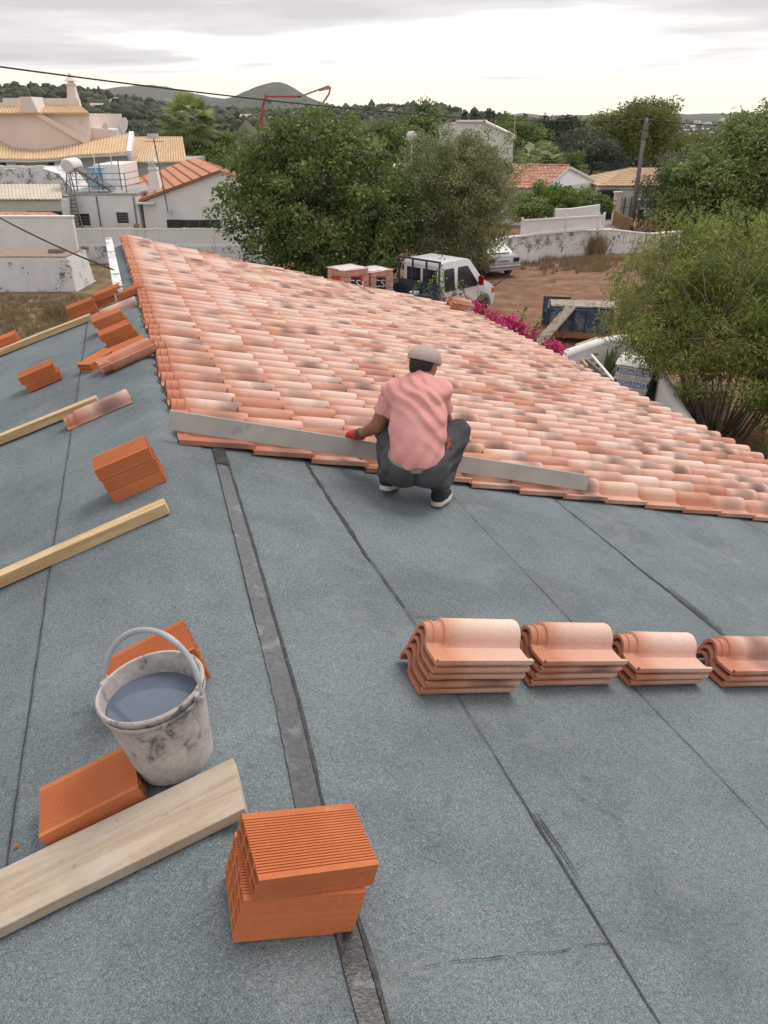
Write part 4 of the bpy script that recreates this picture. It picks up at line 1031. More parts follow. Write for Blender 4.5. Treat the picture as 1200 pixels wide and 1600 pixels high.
def orange_house():
    Yf, Yb = 46.0, 58.0
    a, b = at(217, 313, Yf), at(345, 266, Yf); c, d = at(199, 280, Yb), at(303, 240, Yb)
    c.z = a.z + .15; d.z = b.z + .15; 
    e = Vector((b.x + (b.x - a.x) * .9, Yf, a.z)); f = Vector((d.x + (d.x - c.x) * .9, Yb, c.z))
    t = thing('orange_roof_house', 'white house with an orange panelled roof sloping down to the left', 'house', drop((a + f) / 2))
    inn = Vector((.12, .15, -.12)); mb = MB()
    pf = [drop(a) + Vector((.15, .15, 0)), drop(e) + Vector((-.15, .15, 0)), e + Vector((-.15, .15, -.10)), b + Vector((0, .15, -.10)), a + Vector((.15, .15, -.10))]
    pb = [drop(c) + Vector((.15, -.15, 0)), drop(f) + Vector((-.15, -.15, 0)), f + Vector((-.15, -.15, -.1)), d + Vector((0, -.15, -.1)), c + Vector((.15, -.15, -.1))]
    n = 5; mb.v += pf + pb; mb.f += [(0, 1, 2, 3, 4), (9, 8, 7, 6, 5)] + [(i, (i + 1) % 5, 5 + (i + 1) % 5, 5 + i) for i in range(5)]
    mb.build('wall', MT['white_wall'], t)
    for (p, q, r_, s_) in ((a, b, d, c), (b, e, f, d)):
        rf = MB(); slab(rf, [p, q, r_, s_], .09); ro = rf.build('roof', MT['orange_sheet'], t)
        for k in range(1, 9):
            u1, u2 = p.lerp(q, k / 9), s_.lerp(r_, k / 9); mb = MB(); mb.bar(u1 + Vector((0, 0, .02)), u2 + Vector((0, 0, .02)), .10, .05); mb.build('seam', MT['rustwood'], ro)
    mb = MB(); mb.bar(a + Vector((0, -.03, -.03)), b + Vector((0, -.03, -.03)), .05, .14); mb.build('verge_board', MT['rustwood'], t)
    # dark shuttered window
    w = at(302, 350, Yf); mb = MB(); mb.box((w.x, Yf + .13, w.z), (3.0, .06, .40)); wd = mb.build('window', MT['dark'], t)
    for k in (-1, 1): mb = MB(); mb.box((w.x + k * 1.08, Yf + .09, w.z), (.84, .05, .44)); mb.build('shutter', MT['shutter'], wd)
    for k in (-.33, .33): mb = MB(); mb.box((w.x + k, Yf + .09, w.z), (.07, .05, .38)); mb.build('bar', MT['brown_frame'], wd)
    mb = MB(); mb.box((at(228, 316, Yf).x, Yf - .05, at(228, 317, Yf).z), (1.0, .45, .10)); mb.build('ledge', MT['white_wall'], t)
    # tapered chimney
    base = at(244, 299, Yf + 1.6); top = at(236, 266, Yf + 1.6); h = top.z - base.z + .25
    mb = MB(); mb.box((base.x, base.y, base.z + h / 2 - .25), (.78, .7, h), taper=.55); ch = mb.build('chimney', MT['white_wall'], t)
    mb = MB(); mb.box((base.x, base.y, base.z + h - .16), (.50, .46, .12)); mb.build('chimney_neck', MT['white_wall'], ch)
    for k in range(4): mb = MB(); mb.box((base.x - .17 + .113 * k, base.y - .2, base.z + h + .02), (.05, .05, .28)); mb.build('chimney_slot', MT['white_wall'], ch)
    mb = MB(); mb.box((base.x, base.y, base.z + h + .2), (.56, .52, .10)); mb.box((base.x, base.y, base.z + h + .33), (.34, .32, .18), taper=.6); mb.build('chimney_cap', MT['white_wall'], ch)
    # antenna mast
    p = at(263, 333, Yf - .15); q = at(240, 216, Yf - .15); q.x = q.x + .0
    m = thing('antenna_mast', 'thin leaning mast with a small aerial in front of the orange roof', 'antenna', drop(p, p.z))
    mb = MB(); mb.tube([p, q], .035, 6); mb.build('mast', MT['steel'], m)
    mb = MB(); mb.box(q + Vector((0, -.1, .1)), (.55, .25, .22)); mb.build('aerial_box', MT['dish'], m, bevel=.03)
    for k in range(4): mb = MB(); mb.bar(q + Vector((-.45 + .3 * k, -.3, -.15)), q + Vector((-.45 + .3 * k, .3, -.15)), .025); mb.build('aerial_rod', MT['steel'], m)
    mb = MB(); mb.bar(q + Vector((-.5, 0, -.15)), q + Vector((.5, 0, -.15)), .03); mb.build('boom', MT['steel'], m)
    mb = MB(); mb.box(p + Vector((0, .08, .06)), (.22, .2, .3)); mb.build('wall_bracket', MT['dish'], m)
orange_house()

def villa():
    Y = 60.0
    t = thing('pink_villa', 'large pale pink villa with ochre tiled roofs and an ornate chimney', 'house', drop(at(70, 250, Y + 5)))
    def wall(poly, Yq, depth, m='pinkwall', name='wall'): mb = MB(); mb.prism(px_poly(poly, Yq), (0, depth, 0)); return mb.build(name, MT[m], t)
    zc = lambda px, py, Yq: at(px, py, Yq)
    # lower body under the eave
    wall([(-90, 248), (200, 245), (205, 300), (-90, 300)], Y + .7, 12, 'greywall')
    wall([(185, 252), (290, 250), (290, 300), (185, 300)], Y + 2.5, 9, 'greywall')
    # lower roof sweeping round the stair tower
    eave = [(-90, 250), (0, 249), (50, 250), (90, 248), (125, 243), (200, 239)]; up = [(-90, 212), (0, 219), (22, 231), (62, 235), (112, 226), (205, 209)]
    mb = MB(); seg = 26
    def lerp_poly(P, a):
        x = P[0][0] + (P[-1][0] - P[0][0]) * a
        for k in range(len(P) - 1):
            if P[k][0] <= x <= P[k + 1][0]: tt = (x - P[k][0]) / (P[k + 1][0] - P[k][0]); return x, P[k][1] * (1 - tt) + P[k + 1][1] * tt
        return P[-1]
    n = 62; cols = n * 5; b = len(mb.v)
    for k in range(cols + 1):
        a = k / cols; h = .11 * abs(math.sin(math.pi * n * a)); ex, ey = lerp_poly(eave, a); ux, uy = lerp_poly(up, a)
        p, q = at(ex, ey, Y), at(ux, uy, Y + 4.6); q.z = max(q.z, p.z + .5)
        mb.v += [p + Vector((0, 0, h)), q + Vector((0, 0, h)), p + Vector((0, 0, h - .10))]
    for k in range(cols): q = b + 3 * k; mb.f += [(q, q + 3, q + 4, q + 1), (q + 2, q + 5, q + 3, q)]
    mb.build('lower_roof', MT['tan_tile'], t, smooth=True, angle=55)
    mb = MB(); mb.tube([at(x, y + 3, Y - .05) for x, y in eave], .09, 6); mb.build('gutter', MT['greywall'], t)
    mb = MB(); a, b = at(202, 241, Y), at(206, 210, Y + 4.6); mb.bar(a, b, .35, .45); mb.build('verge', MT['white_wall'], t)
    # right wing roof
    e0, e1 = at(190, 254, Y + 2), at(292, 252, Y + 2); r0, r1 = at(208, 215, Y + 6.5), at(285, 215, Y + 6.5); e1.z = e0.z; r1.z = r0.z
    mb = MB(); corr(mb, e0, e1, r0, r1, 24, .11, .10); mb.build('wing_roof', MT['tan_tile'], t, smooth=True, angle=55)
    mb = MB(); mb.bar(r0, r1, .25, .16); mb.build('ridge', MT['tan_tile'], t)
    # stair tower and upper storey
    wall([(-90, 178), (139, 177), (141, 224), (112, 229), (62, 240), (22, 238), (0, 226), (-90, 226)], Y + 4.2, 8)
    wall([(138, 199), (176, 203), (178, 220), (140, 224)], Y + 4.6, 3)
    # skirt roof
    e0, e1 = at(-90, 178, Y + 3.8), at(140, 177, Y + 3.8); r0, r1 = at(-90, 163, Y + 6.2), at(124, 164, Y + 6.2)
    mb = MB(); corr(mb, e0, e1, r0, r1, 46, .10, .10); mb.build('skirt_roof', MT['tan_tile'], t, smooth=True, angle=55)
    wall([(4, 153), (28, 153), (28, 172), (4, 172)], Y + 5.4, .4, name='parapet'); wall([(30, 151), (48, 151), (60, 176), (32, 176)], Y + 3.7, 2.2, name='parapet')
    wall([(49, 153), (122, 154), (126, 172), (49, 172)], Y + 5.8, .4, name='parapet'); wall([(-90, 160), (2, 160), (2, 172), (-90, 172)], Y + 5.6, .4, name='parapet')
    # sloping stair parapet across the tower
    mb = MB(); mb.prism(px_poly([(48, 176), (62, 176), (138, 216), (138, 228)], Y + 3.9), (0, .5, 0)); mb.build('stair_parapet', MT['pinkwall'], t)
    # ornate chimney
    c = at(116, 165, Y + 6.5); tz = at(110, 133, Y + 6.5).z; c.x = at(114, 150, Y + 6.5).x
    mb = MB(); mb.box((c.x, c.y, (c.z + tz) / 2), (.82, .75, tz - c.z), taper=.62); ch = mb.build('chimney', MT['pinkwall'], t)
    mb = MB(); mb.box((c.x, c.y, tz + .05), (.66, .6, .10)); mb.build('chimney_band', MT['pinkwall'], ch)
    for k in range(6): th = k * math.pi / 3; mb = MB(); mb.box((c.x + .2 * math.cos(th), c.y + .2 * math.sin(th), tz + .2), (.07, .07, .22)); mb.build('chimney_post', MT['pinkwall'], ch)
    mb = MB(); mb.lathe([(.52, tz + .26), (.44, tz + .34), (.20, tz + .50), (.09, tz + .62), (.13, tz + .70), (.05, tz + .80), (0, tz + .84)], 8, Matrix.Translation((c.x, c.y, 0))); mb.build('chimney_cap', MT['pinkwall'], ch)
    mb = MB(); mb.lathe([(0, 0), (.10, 0), (.12, -.10), (0, -.16)], 12, Matrix.Translation(at(126, 190, Y + 4.1)) @ Matrix.Rotation(-math.pi / 2, 4, 'X')); mb.build('wall_lamp', MT['dish'], t)
    for px in (8, 83):                               # ventilation openings under the eave
        p = at(px, 257, Y + .6); mb = MB(); mb.lathe([(.0, 0), (.26, 0), (.30, .1), (0, .1)], 16, Matrix.Translation(p) @ Matrix.Rotation(math.pi / 2, 4, 'X')); mb.build('round_opening', MT['dark'], t)
        mb = MB(); mb.box(p + Vector((.55, -.1, 0)), (.7, .35, .5)); mb.build('wall_unit', MT['white_paint'], t)
    for i, (px, py, rad, lab) in enumerate(((167, 202, .45, 'smaller satellite dish by the villa stair wall'), (195, 199, .66, 'larger round satellite dish above the villa roof edge'))):
        p = at(px, py, Y + 5.2); d = thing('satellite_dish', lab, 'satellite dish', p - Vector((0, 0, rad + .5)), group='dishes on the villa')
        Mx = Matrix.Translation(p) @ Matrix.Rotation(math.radians(62), 4, 'X') @ Matrix.Rotation(math.radians(-38), 4, 'Y')
        mb = MB(); mb.lathe([(0.001, 0), (rad * .5, .04), (rad * .8, .11), (rad, .18), (rad * .99, .20), (rad * .78, .135), (rad * .4, .05), (.001, .03)], 22, Mx); mb.build('reflector', MT['dish'], d, smooth=True, angle=60)
        mb = MB(); mb.tube([p, p + Vector((.1, .1, -rad - .5))], .04, 6); mb.build('bracket', MT['steel'], d)
        mb = MB(); mb.tube([Mx @ Vector((0, -rad, .15)), Mx @ Vector((0, -rad * .2, .62))], .02, 5); mb.build('feed_arm', MT['steel'], d)
villa()

# --- right: houses and walls across the plot
def gable_house(name, label, A, B, C, Lv, rmat, n, steps=8, wmat='white_wall', z0=0.0):
    """cross-section A (near eave), B (ridge), C (far eave), swept along Lv"""
    t = thing(name, label, 'house', drop((A + C) / 2 + Lv / 2))
    off = Vector((0, 0, -.10)); poly = [drop(A, z0), A + off, B + off, C + off, drop(C, z0)]
    mb = MB(); mb.prism(poly, Lv); mb.build('wall', MT[wmat], t)
    ov = Lv.normalized() * -.12
    d1 = (A - B).normalized() * .25; d2 = (C - B).normalized() * .25
    mb = MB(); corr(mb, A + d1 + ov, A + Lv + d1, B + ov, B + Lv, n, .07, .08, steps); mb.build('roof', MT[rmat], t, smooth=True, angle=50)
    mb = MB(); corr(mb, C + d2 + ov, C + Lv + d2, B + ov, B + Lv, n, .07, .08, steps); mb.build('roof', MT[rmat], t, smooth=True, angle=50)
    mb = MB(); mb.tube([B + ov + Vector((0, 0, .03)), B + Lv + Vector((0, 0, .03))], .12, 8); mb.build('ridge', MT[rmat], t, smooth=True)
    for p, q in ((A + d1, B), (C + d2, B)):
        mb = MB(); mb.bar(p + ov * .4 + Vector((0, 0, -.06)), q + ov * .4 + Vector((0, 0, -.06)), .14, .16); mb.build('verge', MT['white_wall'], t)
    return t
def right_houses():
    A, B, C = at(852, 293, 57), at(888, 260, 60.5), at(931, 280, 64); C.z = A.z
    t = gable_house('red_roof_house', 'white gabled cottage with an old mottled red tile roof behind the olive tree', A, B, C, Vector((-8.5, 1.6, 0)), 'red_tile', 34)
    p = at(815, 318, 55.7); mb = MB(); mb.box((p.x, p.y + .7, p.z), (2.6, .06, .1)); mb.build('string_course', MT['greywall'], t)
    e0, e1 = at(934, 291, 61), at(1060, 295, 61); r0, r1 = at(986, 263, 65), at(1050, 263, 65); e1.z = e0.z; r1.z = r0.z
    t = thing('buff_roof_house', 'small white outbuilding with a hipped buff tile roof behind the pole', 'house', drop((e0 + e1) / 2 + Vector((0, 3, 0))))
    mb = MB(); corr(mb, e0, e1, r0, r1, 30, .07, .08, 8); mb.build('roof', MT['buff_tile'], t, smooth=True, angle=50)
    back = e0 + Vector((.4, 8.2, 0)); mb = MB(); corr(mb, e0, back, r0, r0 + Vector((.1, .2, 0)), 22, .07, .08, 8); mb.build('roof', MT['buff_tile'], t, smooth=True, angle=50)
    mb = MB(); mb.prism([drop(e0 + Vector((.3, .3, 0))), drop(e1 + Vector((0, .3, 0))), drop(e1 + Vector((0, 8, 0))), drop(e0 + Vector((.5, 8, 0)))], (0, 0, e0.z - .05)); mb.build('wall', MT['white_wall'], t)
    mb = MB(); mb.box(((e0.x + e1.x) / 2, e0.y + .25, e0.z - .14), (e1.x - e0.x, .2, .14)); mb.build('cornice', MT['white_wall'], t)
    # tall white house behind the olive
    Y = 74.0; pl = px_poly([(686, 262), (686, 196), (712, 190), (755, 190), (802, 214), (803, 262)], Y)
    t = thing('tall_white_house', 'tall plain white house rising behind the olive tree', 'house', drop((pl[0] + pl[-1]) / 2 + Vector((0, 5, 0))))
    pl2 = [drop(pl[0])] + pl[1:5] + [drop(pl[5])]
    mb = MB(); mb.prism(pl2, (1.5, 11, 0)); mb.build('wall', MT['white_wall'], t)
    for a, b in ((pl[2], pl[3]), (pl[3], pl[4])):
        mb = MB(); slab(mb, [a + Vector((0, -.25, .10)), b + Vector((.2, -.25, .10)), b + Vector((1.7, 11.2, .10)), a + Vector((1.5, 11.2, .10))], .14); mb.build('roof', MT['white_wall'], t)
    c = pl[4]; mb = MB(); mb.box(c + Vector((-.1, -.1, -.05)), (.5, .4, .25)); mb.build('cornice_end', MT['white_wall'], t)
    c = at(803, 212, Y - .3); mb = MB(); mb.tube([c, Vector((c.x, c.y, at(803, 180, Y - .3).z))], .03, 6); mb.build('aerial_mast', MT['yellow_wood'], t)
    c = at(643, 214, 66); mb = MB(); mb.lathe([(0.001, c.z - .42), (.25, c.z - .36), (.42, c.z - .1), (.42, c.z + .15), (.25, c.z + .38), (0.001, c.z + .42)], 16, Matrix.Translation((c.x, c.y, 0))); mb.tube([Vector((c.x, c.y, 0)), c], .07, 6)
    single(mb, 'globe_lamp', MT['dish'], 'grey globe lamp on a post left of the olive crown', 'lamp', smooth=True)
    # white outbuildings between the two big trees
    for px0, px1, py0, py1, Y, lab in ((615, 640, 262, 330, 60, 'sliver of white house wall showing between the two big trees'), (640, 672, 349, 372, 47, 'short stained white wall behind the foot of the olive')):
        a, b = at(px0, py1, Y), at(px1, py0, Y); mb = MB(); mb.box(((a.x + b.x) / 2, Y + 1.5, b.z / 2), (b.x - a.x, 3, b.z)); mb.box(((a.x + b.x) / 2, Y + 1.5, b.z + .06), (b.x - a.x + .2, 3.2, .12))
        single(mb, 'garden_wall', MT['old_white'], lab, 'wall')
    c = at(606, 312, 52); mb = MB(); corr(mb, c + Vector((-1.5, -1, -.3)), c + Vector((.6, -1, -.3)), c + Vector((-1.5, 1.6, .35)), c + Vector((.4, 1.6, .35)), 9, .08); mb.box((c.x - .5, c.y + .5, (c.z - .3) / 2), (1.7, 2.2, c.z - .5))
    single(mb, 'garden_hut', MT['orange_sheet'], 'corner of an orange tiled hut roof between the two big trees', 'hut')
    # flaking wall across the plot, curving away on the right
    base = [(740, 432), (790, 418), (850, 407), (900, 400), (950, 397), (985, 396), (1015, 393), (1060, 388)]
    top = [(740, 382), (790, 372), (850, 366), (900, 361), (950, 360), (985, 364), (1019, 376), (1060, 388)]
    pts = [gnd(x, y) for x, y in base]; hs = [at(x, y, p.y).z for (x, y), p in zip(top, pts)]
    t = thing('plot_wall', 'long flaking white wall with grey patches across the far side of the plot', 'wall', pts[3])
    mb = MB(); n = len(pts)
    for p, h in zip(pts, hs): mb.v += [p, p + Vector((0, 0, max(h, .9))), p + Vector((.05, .28, max(h, .9))), p + Vector((.05, .28, 0))]
    for k in range(n - 1):
        for q in range(4): mb.f.append((4 * k + q, 4 * k + (q + 1) % 4, 4 * k + 4 + (q + 1) % 4, 4 * k + 4 + q))
    mb.f += [(0, 1, 2, 3), tuple(4 * (n - 1) + q for q in range(4))]; mb.build('wall_face', MT['old_white'], t)
    mb = MB()
    for k in range(n - 1):
        a, b = pts[k] + Vector((.02, .14, max(hs[k], .9) + .03)), pts[k + 1] + Vector((.02, .14, max(hs[k + 1], .9) + .03)); mb.bar(a, b, .36, .06)
    mb.build('coping', MT['white_wall'], t)
    # panel fence on it
    f0, f1 = pts[1].lerp(pts[2], .35), pts[4].lerp(pts[3], .25); ys = f0.y
    h0 = hs[2] + .06; fe = thing('panel_fence', 'white solid panel fence standing on the flaking plot wall', 'fence', (f0 + f1) / 2)
    cuts = [0, .52, .93, 1.0]; tops = [at(818, 345, f0.y).z, at(938, 337, f1.y).z]
    for k in range(4):
        p = f0.lerp(f1, cuts[k]); hh = tops[0] * (1 - cuts[k]) + tops[1] * cuts[k]; mb = MB(); mb.box((p.x, p.y + .12, (h0 + hh) / 2), (.12, .12, hh - h0 + .3)); mb.build('post', MT['white_paint'], fe)
        if k < 3:
            q = f0.lerp(f1, cuts[k + 1]); hq = tops[0] * (1 - cuts[k + 1]) + tops[1] * cuts[k + 1]; o = Vector((0, .12, 0))
            mb = MB(); mb.prism([Vector((p.x, p.y, h0)) + o, Vector((q.x, q.y, h0)) + o, Vector((q.x, q.y, hq)) + o, Vector((p.x, p.y, hh)) + o], (0, .04, 0)); mb.build('panel', MT['white_paint'], fe)
            mb = MB(); mb.bar(Vector((p.x, p.y + .10, hh)), Vector((q.x, q.y + .10, hq)), .10, .08); mb.build('rail', MT['white_paint'], fe)
            mb = MB(); mb.bar(Vector((p.x, p.y + .10, h0 + .05)), Vector((q.x, q.y + .10, h0 + .05)), .10, .08); mb.build('rail', MT['white_paint'], fe)
    # stepped white wall behind the fence
    Y = 49.0; pl = px_poly([(868, 345), (868, 327), (893, 326), (938, 320), (938, 348)], Y); pl[0].z = 0; pl[-1].z = 0
    mb = MB(); mb.prism(pl, (0, .3, 0)); single(mb, 'stepped_wall', MT['white_wall'], 'short clean white wall with a stepped top behind the panel fence', 'wall')
    # driveway
    d = [gnd(x, y, .02) for x, y in ((936, 362), (1012, 372), (990, 330), (965, 312), (948, 312))]
    mb = MB(); mb.v = [Vector((p.x, p.y, .03)) for p in d]; mb.f = [tuple(range(5))]; o = mb.build('driveway', MT['road']); o['kind'] = 'structure'
    # low stone wall along the drive: single stones
    a, b, c = gnd(955, 351), gnd(985, 366), gnd(1050, 372); a.y -= .5
    t = thing('stone_wall', 'low ochre rubble stone wall beside the utility pole', 'wall', b); R = random.Random(8)
    stone_me = []
    for k in range(6):
        mb = MB(); mb.lathe([(.001, -.5), (.38, -.46), (.5, -.2), (.52, .2), (.40, .45), (.001, .5)], 7)
        for v in mb.v: v *= 1 + .12 * mnoise.noise(v * 3 + Vector((k * 5, 0, 0)))
        stone_me.append(mb.mesh('stone', MT['stone'], smooth=True, angle=40))
    inv = mat_of(t).inverted()
    for p, q in ((a, b), (b, c)):
        L = (q - p).length; z = 0
        for row in range(4):
            x = R.uniform(0, .3)
            while x < L:
                w_ = R.uniform(.28, .55); ps = p.lerp(q, x / L); ps.z = .13 + row * .24 + R.uniform(-.02, .02)
                M = inv @ Matrix.Translation(ps) @ Matrix.Rotation(math.atan2((q - p).y, (q - p).x) + R.uniform(-.1, .1), 4, 'Z') @ Matrix.Diagonal((w_ * .55, .22, .26, 1)).to_4x4()
                link('stone', R.choice(stone_me), t, M); x += w_ * 1.0
    # gate and pillars
    g0, g1 = gnd(962, 349), gnd(982, 347); Y = g0.y
    t = thing('garden_gate', 'green metal gate with arched bars at the end of the driveway', 'gate', g0)
    for q in (0, .5, 1.0):
        p = g0.lerp(g1, q); mb = MB(); mb.tube([p, p + Vector((0, 0, 1.7))], .06, 6); mb.build('post', MT['green_steel'], t)
    for q in range(9):
        p = g0.lerp(g1, q / 8); h = 1.2 + .5 * abs(math.sin(math.pi * (q / 4 % 1))); mb = MB(); mb.tube([p, p + Vector((0, 0, h))], .02, 5); mb.build('bar', MT['green_steel'], t)
    for h in (.2, 1.0): mb = MB(); mb.bar(g0 + Vector((0, 0, h)), g1 + Vector((0, 0, h)), .05); mb.build('rail', MT['green_steel'], t)
    p = at(963, 325, 57.5); mb = MB(); mb.box((p.x, 57.5, 1.05), (.42, .42, 2.1)); mb.box((p.x, 57.5, 2.14), (.55, .55, .10)); single(mb, 'gate_pillar', MT['pinkwall'], 'pale pillar beside the dark garage opening at the drive', 'pillar')
    p = at(951, 314, 60.6); mb = MB(); mb.box((p.x, 60.9, 1.0), (1.7, .5, 2.0)); single(mb, 'garage_door', MT['dark'], 'dark slatted garage door of the small outbuilding', 'door')
    p = gnd(997, 356); mb = MB(); mb.box((p.x, p.y, .55), (.3, .3, 1.1)); mb.box((p.x, p.y, 1.14), (.36, .36, .08)); single(mb, 'bollard_light', MT['brown_frame'], 'short brown bollard at the stone wall right of the pole', 'bollard')
    p = gnd(996, 349); mb = MB(); mb.tube([(p.x, p.y, 0), (p.x, p.y, 1.35)], .04, 6); mb.lathe([(.001, 1.3), (.14, 1.36), (.18, 1.5), (.12, 1.64), (.001, 1.68)], 12, Matrix.Translation((p.x, p.y, 0))); single(mb, 'garden_lamp', MT['dish'], 'small white globe lamp behind the stone wall', 'lamp', smooth=True)
right_houses()

# utility pole and overhead wires
def wires():
    b = gnd(985, 362); t = thing('utility_pole', 'tall grey utility pole carrying the overhead cable on the right', 'utility pole', b)
    top = at(993, 184, b.y); top.x = (top.x + b.x * 2) / 3 + .25
    mb = MB(); mb.tube([b, b.lerp(top, .5), top], [.17, .14, .11], 10); mb.build('shaft', MT['pole_wood'], t, smooth=True)
    for f, w_ in ((.86, .32), (.93, .26)): p = b.lerp(top, f); mb = MB(); mb.box(p + Vector((.0, -.15, 0)), (w_, .18, .42)); mb.build('bracket', MT['steel'], t)
    mb = MB(); mb.bar(top + Vector((-.5, 0, -.1)), top + Vector((.5, 0, -.1)), .08); mb.build('cross_bar', MT['steel'], t)
    def wire(p, q, sag, r, label, n=40):
        pts = [Vector(p).lerp(Vector(q), k / n) - Vector((0, 0, sag * 4 * (k / n) * (1 - k / n))) for k in range(n + 1)]
        mb = MB(); mb.tube(pts, r, 6); single(mb, 'overhead_cable', MT['cable'], label, 'cable', smooth=True)
    l = at(-160, 82, 20); m = at(560, 158, 38)
    wire(l, top + Vector((0, 0, -.1)), .55, .022, 'main black overhead cable crossing the sky from the left edge to the pole')
    wire(top + Vector((0, 0, -.1)), at(1330, 197, 60), .25, .035, 'black overhead cable running on right from the pole')
    wire(at(560, 236, 64), top + Vector((0, 0, -.7)), .5, .014, 'thin lower cable reaching the pole from the left')
    wire(uvz(10.0, -.09, RZ + .05), at(-120, 268, 13), .10, .010, 'thin black cable from the end wall towards the left edge')
wires()

# concrete pump boom far behind the carob
def crane():
    Y = 95; P = lambda x, y: at(x, y, Y)
    t = thing('pump_boom', 'red folding boom of a concrete pump rising behind the big dark tree', 'crane', drop(P(402, 215)))
    pts = [P(401, 255), P(404, 200), P(411, 165), P(416, 151)]; base = drop(pts[0])
    mb = MB(); mb.bar(base, pts[0], .4); mb.bar(pts[0], pts[2], .24); mb.bar(pts[2], pts[3] + Vector((0, 0, .2)), .22); mb.build('mast', MT['crane_red'], t)
    mb = MB(); mb.bar(pts[3], P(470, 151), .17); mb.build('boom_section', MT['crane_red'], t)
    mb = MB(); mb.bar(P(414, 156), P(424, 160), .3); mb.build('ram', MT['steel'], t)
    mb = MB(); mb.bar(P(466, 152), P(512, 135), .17); mb.bar(P(498, 141), P(514, 137), .28); mb.build('boom_section', MT['crane_tan'], t)
    mb = MB(); mb.tube([P(512, 134), P(516, 137), P(514, 147), P(497, 172), P(494, 190)], [.12, .13, .12, .10, .09], 6); mb.build('end_hose', MT['crane_tan'], t)
crane()
# ------------------------------------------------------------------ trees, shrubs, scrub
def leaf_cloud(P, size, aspect, rng, droop=0.0, up=.35, bend=.25, jitter=.35):
    """P (n,3) leaf positions -> diamonds folded along the midrib"""
    n = len(P)
    d = rng.normal(size=(n, 3)); d[:, 2] = d[:, 2] * .7 + up - droop; d /= np.linalg.norm(d, axis=1, keepdims=True)
    q = rng.normal(size=(n, 3)); w = np.cross(d, q); w /= np.linalg.norm(w, axis=1, keepdims=True) + 1e-9
    nn = np.cross(d, w)
    L = size * (1 + jitter * rng.uniform(-1, 1, n))[:, None]; W = L * aspect
    a = P - d * L * .5; b = P + w * W * .5 + nn * W * bend; c = P + d * L * .5 - np.array([0, 0, 1]) * L * droop * .3; e = P - w * W * .5 + nn * W * bend
    V = np.stack([a, b, c, e], 1).reshape(-1, 3); i = np.arange(n)[:, None] * 4
    F = np.concatenate([i + np.array([[0, 1, 2]]), i + np.array([[0, 2, 3]])], 1).reshape(-1, 3)
    return V, F
def clump_centres(rng, n, radii, shell=.55, flat_bottom=.0):
    d = rng.normal(size=(n, 3)); d /= np.linalg.norm(d, axis=1, keepdims=True)
    if flat_bottom: d[:, 2] = np.where(d[:, 2] < -flat_bottom, -d[:, 2] * rng.uniform(.2, 1, n), d[:, 2])
    r = (shell + (1 - shell) * rng.uniform(0, 1, n) ** .6) * rng.uniform(.80, 1.08, n)
    return d * r[:, None] * np.array(radii)
